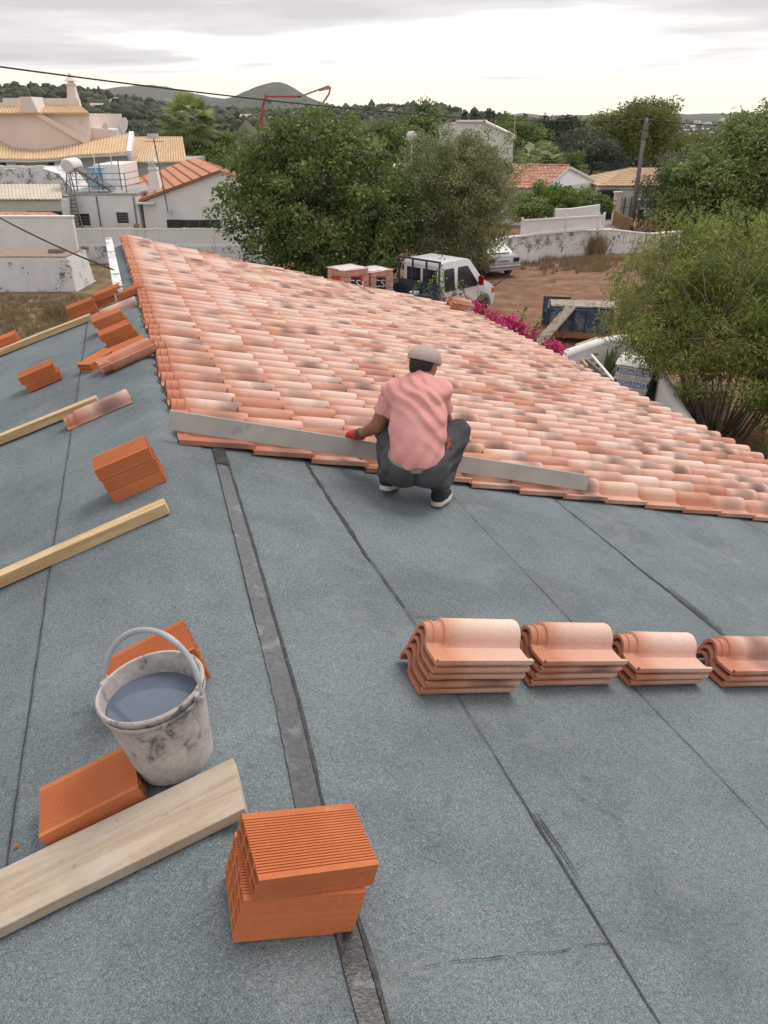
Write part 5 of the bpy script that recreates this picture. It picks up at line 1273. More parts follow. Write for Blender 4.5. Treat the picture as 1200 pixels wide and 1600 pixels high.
def tree(name, label, base, height, radii, czf, leaf, lmat, n_clump, per, clump_r, asp=.5, seed=1, trunk_r=.18, stems=1, cat='tree', bark='bark',
         droop=0.0, up=.35, group=None, lobes=0, shell=.5, spread=.3, tone=0.0, limb_n=16, flat=.35, foot=0.0, keep=None, twig=.40):
    rng = np.random.default_rng(seed); R = random.Random(seed); base = Vector(base)
    t = thing(name, label, cat, base, group=group)
    cz = height * czf; C = np.array([0, 0, cz])
    cc = clump_centres(rng, n_clump, radii, shell, flat)
    if lobes:                                     # uneven outline: a few lobes pushed out, some bays left open
        ld = rng.normal(size=(lobes, 3)); ld /= np.linalg.norm(ld, axis=1, keepdims=True)
        u = cc / (np.linalg.norm(cc, axis=1, keepdims=True) + 1e-9); k = (u @ ld.T).max(1)
        cc = cc * (.68 + .44 * np.clip((k - .40) / .60, 0, 1))[:, None]
    cc = cc + C; cc[:, 2] = np.clip(cc[:, 2], height * .06, height * 1.02)
    if keep is not None: cc = cc[[bool(keep(*c)) for c in cc]]; n_clump = len(cc)
    tones = rng.uniform(0, 1, n_clump); Ps, Rn = [], []
    cr = clump_r * rng.uniform(.6, 1.3, n_clump)
    for k in range(n_clump):
        m = int(per * rng.uniform(.6, 1.3) * (cr[k] / clump_r) ** 1.2) + 3
        g = rng.normal(size=(m, 3)); g /= np.linalg.norm(g, axis=1, keepdims=True) + 1e-9
        g = g * (rng.uniform(.15, 1, m) ** .6)[:, None] * cr[k] * np.array([1, 1, .75])
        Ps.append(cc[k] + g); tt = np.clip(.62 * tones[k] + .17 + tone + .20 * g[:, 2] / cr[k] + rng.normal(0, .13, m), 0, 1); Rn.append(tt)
    P = np.vstack(Ps); P[:, 2] = np.maximum(P[:, 2], .06); Rn = np.concatenate(Rn)
    V, F = leaf_cloud(P, leaf, asp, rng, droop, up)
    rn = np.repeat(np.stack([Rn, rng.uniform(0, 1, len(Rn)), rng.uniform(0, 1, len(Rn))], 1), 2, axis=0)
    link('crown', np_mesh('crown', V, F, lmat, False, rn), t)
    mb = MB(); heads = []
    for s in range(stems):
        a = 2 * math.pi * s / max(stems, 1) + R.uniform(-.4, .4); sp = spread * radii[0] if stems > 1 else .05
        b0 = Vector((math.cos(a), math.sin(a), 0)) * (foot * R.uniform(.2, 1) if foot else trunk_r * (1.6 if stems > 1 else 0)); h1 = Vector((math.cos(a) * sp, math.sin(a) * sp, cz * R.uniform(.75, 1.0)))
        mid = b0.lerp(h1, .45) + Vector((R.uniform(-.15, .15), R.uniform(-.15, .15), 0)) * (1 + trunk_r)
        mb.tube([b0, mid, h1], [trunk_r, trunk_r * .72, trunk_r * .40], 7); heads += [mid.lerp(h1, .3), h1, mid]
    mb.build('trunk', MT[bark], t, smooth=True, world=False)
    mb = MB(); pick = rng.choice(n_clump, min(limb_n, n_clump), replace=False)
    for k in pick:
        e = Vector(cc[k]); h = min(heads, key=lambda q: (q - e).length); m_ = h.lerp(e, .55) + Vector((R.uniform(-.2, .2), R.uniform(-.2, .2), R.uniform(.0, .3))) * min(1, (e - h).length * .4)
        mb.tube([h, m_, e], [trunk_r * twig, trunk_r * twig * .6, trunk_r * twig * .2], 5)
    if mb.f: mb.build('branches', MT[bark], t, smooth=True, world=False)
    return t
L = MT
def gp(px, py, z=0): return gnd(px, py, z)
def col_at(px, Y): p = at(px, 300, Y); return Vector((p.x, Y, terrain(p.x, Y)))
# the two big trees behind the tiled roof
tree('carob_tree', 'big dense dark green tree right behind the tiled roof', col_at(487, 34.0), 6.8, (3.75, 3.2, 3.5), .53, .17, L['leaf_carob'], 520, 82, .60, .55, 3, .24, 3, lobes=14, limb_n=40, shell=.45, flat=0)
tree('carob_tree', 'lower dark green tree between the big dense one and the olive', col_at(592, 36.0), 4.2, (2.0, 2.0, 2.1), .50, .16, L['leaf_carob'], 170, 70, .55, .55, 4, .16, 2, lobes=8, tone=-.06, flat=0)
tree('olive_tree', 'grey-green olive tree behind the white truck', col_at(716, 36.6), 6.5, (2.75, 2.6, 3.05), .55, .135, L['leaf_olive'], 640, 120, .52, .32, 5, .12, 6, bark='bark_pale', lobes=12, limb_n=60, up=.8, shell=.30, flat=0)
tree('citrus_tree', 'bright green leafy tree in the gap left of the olive', col_at(620, 47), 4.4, (2.0, 2.0, 1.9), .6, .16, L['leaf_bright'], 120, 60, .5, .5, 6, .12, 2, lobes=6)
# foreground shrub on the right
tree('willow_shrub', 'large feathery yellow-green shrub on the right beyond the eave', (7.95, 17.3, 0), 4.75, (3.2, 2.7, 2.40), .54, .118, L['leaf_shrub'], 1050, 92, .36, .20, 7, .030, 42, 'shrub', 'bark_pale', lobes=16, limb_n=520, up=.9, shell=.35, spread=.45, flat=.75, foot=.75, keep=lambda x, y, z: z > .80 - .50 * x if x < 0 else z > .45, twig=.62)
tree('willow_shrub', 'second feathery shrub at the right edge nearest the eave', (9.4, 14.6, 0), 3.3, (2.1, 1.8, 1.8), .52, .15, L['leaf_shrub'], 330, 80, .36, .20, 8, .03, 16, 'shrub', 'bark_pale', lobes=8, limb_n=200, up=.9, shell=.3, spread=.5, tone=-.1, flat=.8, foot=.6)
tree('willow_shrub', 'low twiggy shrub between the eave and the right edge', (8.2, 12.6, 0), 2.6, (1.5, 1.3, 1.2), .55, .13, L['leaf_shrub'], 90, 60, .34, .18, 9, .045, 6, 'shrub', 'bark_pale', lobes=6, limb_n=40, up=.7, shell=.3, tone=-.1)
# right-hand garden
tree('pepper_tree', 'large green tree mass at the upper right edge', col_at(1200, 54), 7.1, (4.9, 4.5, 3.7), .50, .26, L['leaf_pepper'], 620, 80, .85, .45, 10, .30, 2, lobes=18, limb_n=30, flat=0)
tree('pepper_tree', 'mid green tree in front of the tree mass beside the pole', col_at(1108, 52), 4.9, (3.3, 3.0, 2.6), .50, .23, L['leaf_pepper'], 340, 80, .70, .45, 11, .20, 2, lobes=12, tone=.05, flat=0)
tree('grey_shrub', 'grey-green rounded shrub just right of the utility pole', col_at(1040, 55), 4.6, (2.1, 2.0, 2.3), .52, .17, L['leaf_grey'], 150, 80, .55, .35, 12, .12, 3, 'shrub', lobes=6, up=.6, flat=0)
tree('pepper_tree', 'yellowish weeping tree behind the pole', col_at(978, 92), 8.0, (4.9, 4.6, 4.6), .56, .34, L['leaf_gold'], 330, 70, 1.1, .35, 13, .3, 2, lobes=12, droop=.5)
tree('pepper_tree', 'yellow-green tree right of the weeping one', col_at(1058, 98), 4.9, (4.0, 3.6, 2.7), .55, .34, L['leaf_gold'], 220, 70, 1.1, .38, 14, .25, 2, lobes=9, droop=.3, tone=-.08)
tree('round_tree', 'dark round-headed tree beyond the red-roofed cottage', col_at(862, 105), 7.2, (4.2, 4.0, 2.6), .62, .32, L['leaf_dark'], 220, 70, .95, .5, 15, .28, 1, lobes=8)
tree('round_tree', 'green tree right of the tall white house', col_at(800, 100), 7.6, (3.6, 3.6, 3.4), .56, .32, L['leaf_pepper'], 190, 70, .95, .5, 16, .28, 1, lobes=8)
tree('olive_tree', 'greyish tree in the dip behind the round dark one', col_at(905, 88), 5.6, (4.2, 3.5, 2.7), .52, .30, L['leaf_grey'], 200, 70, .9, .4, 17, .2, 2, lobes=8, tone=-.18)
tree('round_tree', 'green tree below the round dark one behind the cottage', col_at(850, 80), 4.6, (4.4, 3.0, 2.4), .50, .28, L['leaf_carob'], 200, 70, .85, .5, 18, .2, 2, lobes=8)
tree('hedge_tree', 'bushy green tree in front of the cottage gable', col_at(872, 52), 3.1, (2.4, 1.6, 1.5), .54, .18, L['leaf_bright'], 150, 70, .5, .5, 19, .1, 3, lobes=8, tone=-.05)
tree('hedge_tree', 'rounded green bush left of the cottage gable', col_at(836, 50.5), 2.9, (1.6, 1.4, 1.35), .52, .17, L['leaf_carob'], 100, 70, .45, .5, 20, .1, 3, lobes=6, tone=.1)
tree('hedge_tree', 'small dark bush hanging over the end of the stepped wall', col_at(934, 50.5), 2.75, (.95, .9, .75), .70, .16, L['leaf_carob'], 60, 70, .36, .5, 21, .07, 2, lobes=5)
tree('round_tree', 'green tree showing above the olive against the far hills', col_at(650, 82), 8.2, (3.2, 3.0, 2.6), .62, .30, L['leaf_carob'], 150, 70, .9, .5, 22, .25, 1, lobes=6, tone=.05)
tree('round_tree', 'green tree behind the right shoulder of the dense dark tree', col_at(590, 70), 7.4, (3.4, 3.0, 3.0), .56, .28, L['leaf_pepper'], 160, 70, .85, .5, 23, .25, 1, lobes=6, tone=-.05)
# left garden around the palm
tree('round_tree', 'bright green bushy tree right of the palm', col_at(350, 72), 5.6, (2.6, 2.4, 2.3), .58, .24, L['leaf_bright'], 170, 70, .65, .5, 24, .18, 2, lobes=7)
tree('round_tree', 'yellow-green tree between the palm and the dense dark tree', col_at(385, 66), 4.6, (2.2, 2.0, 1.9), .56, .22, L['leaf_bright'], 130, 70, .6, .5, 25, .16, 2, lobes=6, tone=.1)
tree('hedge_tree', 'green hedge bush below the palm', col_at(332, 64), 3.9, (2.2, 1.5, 1.6), .58, .2, L['leaf_carob'], 120, 70, .5, .5, 26, .14, 2, lobes=5, tone=.08)
tree('hedge_tree', 'green bush between the orange roof and the dense dark tree', col_at(388, 52), 3.3, (1.5, 1.4, 1.4), .56, .17, L['leaf_carob'], 80, 70, .42, .5, 27, .1, 2, lobes=5, tone=.1)

def palm(name, label, base, h, seed, n=46, fr=1.7, dead=26):
    rng = np.random.default_rng(seed); base = Vector(base); t = thing(name, label, 'palm tree', base)
    mb = MB(); mb.tube([(0, 0, 0), (.05, 0, h * .5), (0, 0, h)], [.30, .22, .24], 10); mb.build('trunk', MT['bark'], t, smooth=True, world=False)
    def fans(count, lo, hi, r, mat, nm):
        V, F, Rn = [], [], []
        for k in range(count):
            az = rng.uniform(0, 2 * math.pi); el = rng.uniform(lo, hi); d = Vector((math.cos(az) * math.cos(el), math.sin(az) * math.cos(el), math.sin(el)))
            side = Vector((-math.sin(az), math.cos(az), 0)); nrm = d.cross(side); st = Vector((0, 0, h)) + d * r * .10; hub = st + d * r * .48; tone = rng.uniform(0, 1)
            b = len(V); V += [tuple(st - side * .02), tuple(st + side * .02), tuple(hub)]; F.append((b, b + 1, b + 2)); Rn.append((tone, 0, 0))
            for q in range(15):
                a = (q / 14 - .5) * 2.5; dd = d * math.cos(a) + side * math.sin(a); L_ = r * .62 * (1 - .22 * abs(a)); tip = hub + dd * L_ - Vector((0, 0, 1)) * L_ * (.30 + .12 * abs(a)); ww = nrm.cross(dd).normalized() * .085
                b = len(V); m_ = hub.lerp(tip, .55) + Vector((0, 0, .06)); V += [tuple(hub), tuple(m_ - ww), tuple(m_ + ww), tuple(tip)]; F += [(b, b + 1, b + 2), (b + 1, b + 3, b + 2)]; Rn += [(min(1, max(0, tone + rng.normal(0, .1))), 0, 0)] * 2
        link(nm, np_mesh(nm, np.array(V), np.array(F), mat, False, np.array(Rn)), t)
    fans(n, -.55, 1.35, fr, MT['palm'], 'crown'); fans(dead, -1.45, -.9, fr * .8, MT['palm_dead'], 'dead_fronds')
palm('fan_palm', 'tall fan palm with a skirt of dead fronds behind the villa', col_at(305, 72), at(307, 193, 72).z, 31, 64, 2.6)
palm('fan_palm', 'low pale palm behind the red-roofed cottage', col_at(838, 72), at(838, 246, 72).z - .3, 32, 34, 1.9, 6)

# bougainvillea beyond the eave
def bougainvillea():
    rng = np.random.default_rng(41); base = col_at(770, 19.5); t = thing('bougainvillea', 'magenta-flowered climbing bush growing up beyond the eave', 'bush', base); R = random.Random(41)
    Y = 19.0
    spine = [(700, 470), (720, 485), (745, 490), (770, 500), (790, 512), (812, 520), (835, 528), (850, 545), (800, 540), (760, 510)]
    Pl, Pf = [], []
    for px, py in spine:
        c = np.array(at(px, py + 6, Y + R.uniform(-.6, .6)))
        Pl.append(c + np.array([0, 0, -.12]) + rng.normal(size=(200 if px > 735 else 60, 3)) * np.array([.24, .30, .15])); k = 420 if px > 735 else 60
        for _ in range(5):
            cc = c + rng.normal(size=3) * np.array([.22, .22, .14]) + np.array([0, -.12, .06]); Pf.append(cc + rng.normal(size=(k // 4, 3)) * .085)
    mb = MB()
    for px0, py0, px1, py1 in ((690, 475, 692, 402), (700, 480, 716, 448), (668, 470, 674, 438), (735, 488, 722, 440), (756, 492, 752, 455), (640, 470, 655, 440), (810, 520, 822, 480), (830, 525, 845, 497), (690, 476, 684, 425)):
        a, b = at(px0, py0, Y), at(px1, py1, Y); pts = [a.lerp(b, k / 6) + Vector((R.uniform(-.04, .04), R.uniform(-.04, .04), 0)) for k in range(7)]
        mb.tube(pts, [.012 - .0013 * k for k in range(7)], 5)
        for p in pts[1:]: Pl.append(np.array(p) + rng.normal(size=(8, 3)) * .045)
        if px0 > 700: Pf.append(np.array(pts[2]) + rng.normal(size=(16, 3)) * .06)
    for px, py in spine: mb.tube([base + Vector((R.uniform(-.2, .2), 0, 0)), at(px, py + 30, Y) , at(px, py, Y)], [.03, .018, .008], 5)
    mb.build('stems', MT['bark'], t)
    o = np.array(base)
    for nm, arr, mt, sz in (('leaves', Pl, MT['leaf_bright'], .065), ('flowers', Pf, MT['flower'], .075)):
        P = np.vstack(arr) - o; V, F = leaf_cloud(P, sz, .7, rng); rn = np.repeat(np.stack([rng.uniform(0, 1, len(P))] * 3, 1), 2, axis=0); link(nm, np_mesh(nm, V, F, mt, False, rn), t)
bougainvillea()

# dry grass, weeds
def tufts(name, pts, mat, label, h, n_bl, seed, kind='stuff'):
    rng = np.random.default_rng(seed); V, F, Rn = [], [], []
    for c in pts:
        hh = h * rng.uniform(.5, 1.3); k0 = rng.uniform(0, 1)
        for k in range(n_bl):
            a = rng.uniform(0, 6.28); l = hh * rng.uniform(.5, 1.1); sp = rng.uniform(.1, .6) * l; b = np.array(c) + np.array([rng.normal(0, h * .22), rng.normal(0, h * .22), 0]); w = .012 + .008 * h
            tip = b + np.array([math.cos(a) * sp, math.sin(a) * sp, l]); i = len(V); V += [b + [w, 0, 0], b - [w, 0, 0], tip]; F.append((i, i + 1, i + 2)); Rn.append((min(1, max(0, .5 * k0 + rng.uniform(0, .5))), 0, 0))
    o = link(name, np_mesh(name, np.array(V), np.array(F), mat, False, np.array(Rn))); return tag(o, label, 'grass', kind=kind)
rg = np.random.default_rng(51); pts = []
for _ in range(1300):
    p = gnd(rg.uniform(-40, 190), rg.uniform(428, 560));
    if 9 < p.y < 33 and p.x < -3.6: pts.append((p.x + rg.normal(0, .3), p.y + rg.normal(0, .3), 0))
tufts('dry_grass', pts, MT['dry'], 'dry tan grass on the plot left of the house', .26, 12, 52)
pts = []
for _ in range(240):
    q = rg.uniform(0, 1); p = gnd(800 + 260 * q + rg.normal(0, 6), 402 + rg.exponential(7) + 6 * (1 - q)); pts.append((p.x, p.y, 0))
for _ in range(160): p = gnd(rg.uniform(880, 950), rg.uniform(405, 425)); pts.append((p.x, p.y, 0))
tufts('dry_grass', pts, MT['dry'], 'dry weeds along the foot of the flaking plot wall', .34, 12, 53)
def weed(px, py, label, h, mat, seed, Y=None, n=130):
    p = gnd(px, py); o = tufts('weed_clump', [(0, 0, 0)] * 3, mat, label, h, n, seed, None); o.location = p; o['category'] = 'weed'; o.location = p
weed(90, 500, 'pale dry weed clump beside the farthest batten', .75, MT['dry'], 54); weed(122, 432, 'dry weed tuft at the corner of the old garden wall', .8, MT['dry'], 55)
weed(928, 398, 'dry brown bush against the flaking plot wall', 1.1, MT['dry'], 56, n=260)
# agave by the curved wall
def agave(px, py, Y, label, seed, s=1.0):
    c = at(px, py, Y); c.z = 0; rng = np.random.default_rng(seed); V, F, Rn = [], [], []; t = thing('agave_plant', label, 'plant', c)
    for k in range(22):
        a = k * 2.4; el = rng.uniform(.45, 1.35); d = np.array([math.cos(a) * math.cos(el), math.sin(a) * math.cos(el), math.sin(el)]); w = np.array([-math.sin(a), math.cos(a), 0]); l = s * rng.uniform(.8, 1.25); i = len(V); b = np.array([0, 0, .05])
        V += [b - w * .05 * s, b + w * .05 * s, b + d * l * .5 - w * .075 * s, b + d * l * .5 + w * .075 * s, b + d * l + np.array([0, 0, -.1 * s])]; F += [(i, i + 1, i + 3), (i, i + 3, i + 2), (i + 2, i + 3, i + 4)]; Rn += [(rng.uniform(0, 1), 0, 0)] * 3
    link('leaves', np_mesh('leaves', np.array(V), np.array(F), MT['cactus'], False, np.array(Rn)), t)
    mb = MB(); mb.tube([(0, 0, 0), (0, 0, .12)], [.09 * s, .05 * s], 8); mb.build('stem', MT['bark'], t, world=False)
agave(945, 600, 21.3, 'green agave behind the wrapped insulation pallet', 61, .95); agave(1012, 560, 21.6, 'yellow-green agave against the curved white wall', 62, 1.2)
# scrub and woods over the hills: one mass nobody could count
def scrub():
    rng = np.random.default_rng(71)
    ico = bmesh.new(); bmesh.ops.create_icosphere(ico, subdivisions=1, radius=1); bv = np.array([v.co for v in ico.verts]); bf = np.array([[v.index for v in f.verts] for f in ico.faces]); ico.free()
    V, F, Rn = [], [], []; nb = 0
    for k in range(9500):
        a = rng.uniform(-33, 33); r = 110 * (3600 / 110) ** (rng.uniform(0, 1) ** .80)
        x, y = r * math.sin(math.radians(a)), r * math.cos(math.radians(a))
        if mnoise.noise(Vector((x * .006, y * .006, 2))) < -.32 + (.15 if r > 1500 else 0): continue
        if r < 900 and (16.5 < a < 22.5 or 11 < a < 13.5): continue
        sz = rng.uniform(1.3, 3.0) * (1 + r / 1500); z = terrain(x, y)
        v = bv * (1 + .28 * rng.normal(size=(len(bv), 1))) * np.array([sz, sz, sz * rng.uniform(.7, 1.15)]); v = v + np.array([x, y, z + sz * .35]); V.append(v); F.append(bf + nb); nb += len(bv)
        Rn.append(np.tile([[min(1, max(0, rng.normal(.45, .25))), 0, 0]], (len(bf), 1)))
    o = link('scrub_woodland', np_mesh('scrub_woodland', np.vstack(V), np.vstack(F), MT['scrub'], False, np.vstack(Rn))); tag(o, 'dark scrub and woods covering the hills', 'woodland', kind='stuff')
    # nearer belt of leafy wood filling the ground behind the gardens
    P, Rn = [], []
    for k in range(330):
        a = rng.uniform(-33, 33); r = rng.uniform(112, 300)
        if 16.5 < a < 22.5 or 11 < a < 13.5: continue
        x, y = r * math.sin(math.radians(a)), r * math.cos(math.radians(a)); z = terrain(x, y); h = rng.uniform(3.0, 5.2); w = rng.uniform(2.4, 4.2); m = 330; t0 = rng.uniform(0, 1)
        g = rng.normal(size=(m, 3)); g /= np.linalg.norm(g, axis=1, keepdims=True); g *= rng.uniform(.6, 1.05, (m, 1)); g = g * (1 + .3 * np.sin(g[:, :1] * 5 + k))
        P.append(np.array([x, y, z + h * .5]) + g * np.array([w, w, h * .55])); Rn.append(np.clip(t0 * .5 + .25 + .2 * g[:, 2] + rng.normal(0, .1, m), 0, 1))
    P = np.vstack(P); Rn = np.concatenate(Rn); V, F = leaf_cloud(P, .75, .6, rng); rn = np.repeat(np.stack([Rn] * 3, 1), 2, axis=0)
    o = link('woodland', np_mesh('woodland', V, F, MT['leaf_wood'], False, rn)); tag(o, 'belt of mixed trees and bushes behind the gardens', 'woodland', kind='stuff')
MT['leaf_wood'] = m_leaf('far_wood_leaf', (.030, .040, .020), (.060, .074, .034), (.115, .130, .060), .1)
scrub()
# cypresses on the skyline
for i, (px, Y, h) in enumerate(((757, 300, 9), (764, 310, 7.5), (722, 280, 7), (1039, 260, 9.5), (772, 330, 6), (735, 290, 6), (812, 420, 8), (842, 430, 7))):
    b = col_at(px, Y); top = at(px, {0: 166, 1: 170, 2: 170, 3: 181, 4: 171, 5: 171, 6: 174, 7: 175}[i], Y).z; b.z = top - h
    tree('cypress_tree', ('tallest slim cypress left of the pair above the tall white house', 'cypress right beside the tallest one above the white house', 'leftmost cypress above the olive crown', 'lone cypress behind the yellowish tree right of the pole', 'short cypress right of the white house aerial gap', 'second cypress from the left above the olive crown', 'far cypress left of the round dark tree', 'far cypress above the round dark tree')[i], b, h, (.95, .95, h * .5), .5, .6, L['leaf_dark'], 40, 26, .6, .5, 80 + i, .15, 1, group='cypresses on the skyline', limb_n=0, lobes=0, shell=.3, flat=0)
# far white houses
def far_houses():
    R = random.Random(91); spots = []
    for k in range(26): spots.append((R.uniform(1045, 1110), R.uniform(192, 213)))
    spots += [(880, 190), (893, 193), (905, 189), (886, 197), (826, 186), (1090, 190), (1128, 187), (950, 183), (390, 186), (383, 189), (430, 176), (440, 182), (452, 188), (420, 196), (433, 190), (470, 186), (485, 190), (612, 172), (606, 176), (500, 188), (180, 157), (184, 155), (152, 166)]
    mb = MB(); mb.box((0, 0, 1.5), (9, 6, 3)); mw = mb.mesh('wall', MT['white_wall'])
    mb = MB(); mb.prism([(-4.7, -3.2, 3.0), (-4.7, 3.2, 3.0), (-4.7, 0, 4.2)], (9.4, 0, 0)); mr = mb.mesh('roof', MT['far_roof'])
    wm = MB(); wm.box((-2.2, -3.0, 1.6), (1.3, .12, 1.3)); m1 = wm.mesh('window', MT['dark'])
    for i, (px, py) in enumerate(spots):
        d = ray(px, py); ok = None; r = 150.0
        while r < 6500:
            k = r / math.hypot(d.x, d.y); p = Vector((0, 0, CAMZ)) + d * k
            if p.z - 1.0 <= terrain(p.x, p.y): ok = p; break
            r *= 1.02
        if ok is None: r = 900; ok = Vector((0, 0, CAMZ)) + d * (r / math.hypot(d.x, d.y))
        r = min(r, 2600); s = .8 + r / 2200
        ok = Vector((0, 0, CAMZ)) + d * (r / math.hypot(d.x, d.y))
        M = Matrix.Translation((ok.x, ok.y, ok.z - 2.2 * s)) @ Matrix.Rotation(R.uniform(-.7, .7), 4, 'Z') @ Matrix.Scale(s * R.uniform(.8, 1.15), 4)
        left = px < 700
        t = thing('far_house', 'tiny white house on the distant slope left of the olive' if left else 'tiny white house in the distant valley on the right', 'house', M=M, group='far houses on the left slopes' if left else 'far houses in the right valley')
        link('wall', mw, t); link('roof', mr, t); link('window', m1, t); link('window', m1, t, Matrix.Translation((3.2, 0, 0)))
MT['far_roof'] = proc('far_pale_roof', (.46, .36, .30), (.56, .50, .46), .4, .9, 0, 0)
far_houses()
# ------------------------------------------------------------------ vehicles and yard things
def text_mesh(txt, size, material, depth=.002, name='lettering'):
    cu = bpy.data.curves.new('txt', 'FONT'); cu.body = txt; cu.size = size; cu.extrude = depth; cu.align_x = 'CENTER'; cu.align_y = 'CENTER'; cu.resolution_u = 2
    o = bpy.data.objects.new('txt', cu); COL.objects.link(o); dg = bpy.context.evaluated_depsgraph_get(); dg.update()
    me = bpy.data.meshes.new_from_object(o.evaluated_get(dg)); COL.objects.unlink(o); bpy.data.objects.remove(o); bpy.data.curves.remove(cu)
    me.materials.clear(); me.materials.append(material); me.name = name; return me
def wheel(t, c, r, w, side):
    M = Matrix.Translation(Vector(c)) @ Matrix.Rotation(math.pi / 2 * side, 4, 'X')
    mb = MB(); mb.lathe([(r * .62, -w / 2), (r * .92, -w / 2), (r, -w * .36), (r, w * .36), (r * .92, w / 2), (r * .62, w / 2), (r * .60, w * .3)], 24, M)
    ty = mb.build('wheel', MT['tyre'], t, smooth=True, angle=40, world=False)
    mb = MB(); mb.lathe([(r * .63, w * .42), (r * .55, w * .36), (r * .40, w * .22), (r * .22, w * .30), (.001, w * .32)], 16, M); mb.build('rim', MT['rim'], ty, smooth=True, angle=30, world=False)
def side_panel(mb, pts, y, fy, out):
    """polygon in x,z laid on the body side, y = fy(z) pushed out"""
    b = len(mb.v)
    for x, z in pts: mb.v.append(Vector((x, (fy(z) + out) * y, z)))
    mb.f.append(tuple(b + k for k in range(len(pts))))
def extrude_body(mb, prof, fy, n=1):
    b = len(mb.v); m = len(prof)
    for s in (-1, 1): mb.v += [Vector((x, fy(z) * s, z)) for x, z in prof]
    mb.f += [tuple(b + k for k in range(m - 1, -1, -1)), tuple(b + m + k for k in range(m))]
    for k in range(m): j = (k + 1) % m; mb.f.append((b + k, b + j, b + m + j, b + m + k))
def truck():
    M = Matrix.Translation((1.35, 28.3, 0)) @ Matrix.Rotation(math.radians(45), 4, 'Z')
    t = thing('pickup_truck', 'white double-cab flatbed truck with navy drop sides parked on red earth', 'truck', M=M)
    fy = lambda z: .98 if z < 1.25 else .98 - .13 * (z - 1.25)
    prof = [(0, .55), (0, 2.08), (.06, 2.18), (.25, 2.22), (1.45, 2.22), (1.62, 2.16), (2.30, 1.42), (2.80, 1.18), (2.98, 1.02), (3.05, .80), (3.05, .42), (2.80, .36), (2.75, .55), (2.62, .78), (2.35, .86), (2.08, .78), (1.95, .55), (1.9, .42), (.2, .42)]
    mb = MB(); extrude_body(mb, prof, fy); cab = mb.build('cab', MT['van_white'], t, bevel=.02, smooth=True, angle=25, world=False)
    F = lambda pts, nm, mt, o=.004: [side_panel_build(t, pts, s, fy, o, nm, mt) for s in (-1, 1)]
    def side_panel_build(t_, pts, s, f, o, nm, mt):
        mb = MB(); side_panel(mb, pts, s, f, o); side_panel(mb, [(x, z) for x, z in reversed(pts)], s, f, o - .006); return mb.build(nm, MT[mt], t_, world=False)
    rr = lambda x0, x1, z0, z1, sl=0: [(x0 + .04, z0), (x1 - .04, z0), (x1, z0 + .04), (x1 + sl, z1 - .04), (x1 + sl - .04, z1), (x0 + .04, z1), (x0, z1 - .04), (x0, z0 + .04)]
    F(rr(.18, .72, 1.22, 1.98), 'side_window', 'glass'); F([(.92, 1.22), (1.98, 1.22), (2.02, 1.30), (1.50, 1.95), (1.42, 1.98), (.96, 1.98), (.92, 1.94)], 'side_window', 'glass')
    for x in (.10, .81, 2.03):
        for s in (-1, 1): mb = MB(); side_panel(mb, [(x, .50), (x + .012, .50), (x + .012, 1.24), (x, 1.24)], s, fy, .003); mb.build('door_gap', MT['grey_plastic'], t, world=False)
    F([(.62, 1.03), (.80, 1.03), (.80, 1.08), (.62, 1.08)], 'door_handle', 'grey_plastic', .02); F([(.92, 1.03), (1.10, 1.03), (1.10, 1.08), (.92, 1.08)], 'door_handle', 'grey_plastic', .02)
    F([(.10, .62), (1.95, .62), (1.95, .70), (.10, .70)], 'side_moulding', 'grey_plastic', .012)
    # wheel arches, bumper, lamps, mirrors, windscreen
    for s in (-1, 1):
        mb = MB(); arc = [(2.35 + .50 * math.cos(a), .40 + .50 * math.sin(a)) for a in [math.pi * k / 12 for k in range(13)]]; inn = [(2.35 + .38 * math.cos(a), .40 + .38 * math.sin(a)) for a in [math.pi * k / 12 for k in range(13)]]
        for k in range(12):
            b = len(mb.v); mb.v += [Vector((x, s * (.98 + o), z)) for (x, z), o in ((arc[k], .004), (arc[k + 1], .004), (inn[k + 1], .03), (inn[k], .03))]; mb.f.append((b, b + 1, b + 2, b + 3))
        mb.build('wheel_arch', MT['grey_plastic'], t, world=False)
        mb = MB(); mb.box((3.0, s * .82, .93), (.16, .24, .20)); mb.build('headlight', MT['film'], t, bevel=.03, world=False)
        mb = MB(); mb.box((2.93, s * .965, .93), (.16, .06, .20)); mb.build('indicator', MT['amber'], t, bevel=.02, world=False)
        mb = MB(); mb.box((1.98, s * 1.14, 1.42), (.10, .20, .34)); mb.bar((2.0, s * .95, 1.30), (1.98, s * 1.08, 1.36), .05); mb.build('mirror', MT['red_lens'] if s < 0 else MT['grey_plastic'], t, bevel=.03, world=False)
        wheel(t, (2.35, s * .86, .36), .36, .22, s); wheel(t, (-2.2, s * .82, .36), .36, .26, s)
        mb = MB(); mb.box((2.62, s * .93, 1.20), (.30, .05, .10)); mb.build('grille_vent', MT['grey_plastic'], t, world=False)
    mb = MB(); mb.box((3.06, 0, .50), (.12, 1.92, .26)); mb.build('bumper', MT['grey_plastic'], t, bevel=.04, world=False)
    mb = MB(); a, b = Vector((1.665, 0, 2.11)), Vector((2.27, 0, 1.46)); nrm = Vector((.74, 0, .68)) * .006
    mb.quad(a + nrm + Vector((0, -.80, 0)), b + nrm + Vector((0, -.88, 0)), b + nrm + Vector((0, .88, 0)), a + nrm + Vector((0, .80, 0))); mb.build('windscreen', MT['glass'], t, world=False)
    for y0, y1 in ((-.72, -.06), (.06, .72)): mb = MB(); mb.box((-.006, (y0 + y1) / 2, 1.72), (.012, y1 - y0, .46)); mb.build('rear_window', MT['glass'], t, bevel=.004, world=False)
    # chassis, bed, head rack
    mb = MB(); mb.box((-1.6, 0, .62), (3.7, .9, .18)); mb.build('chassis', MT['grey_plastic'], t, world=False)
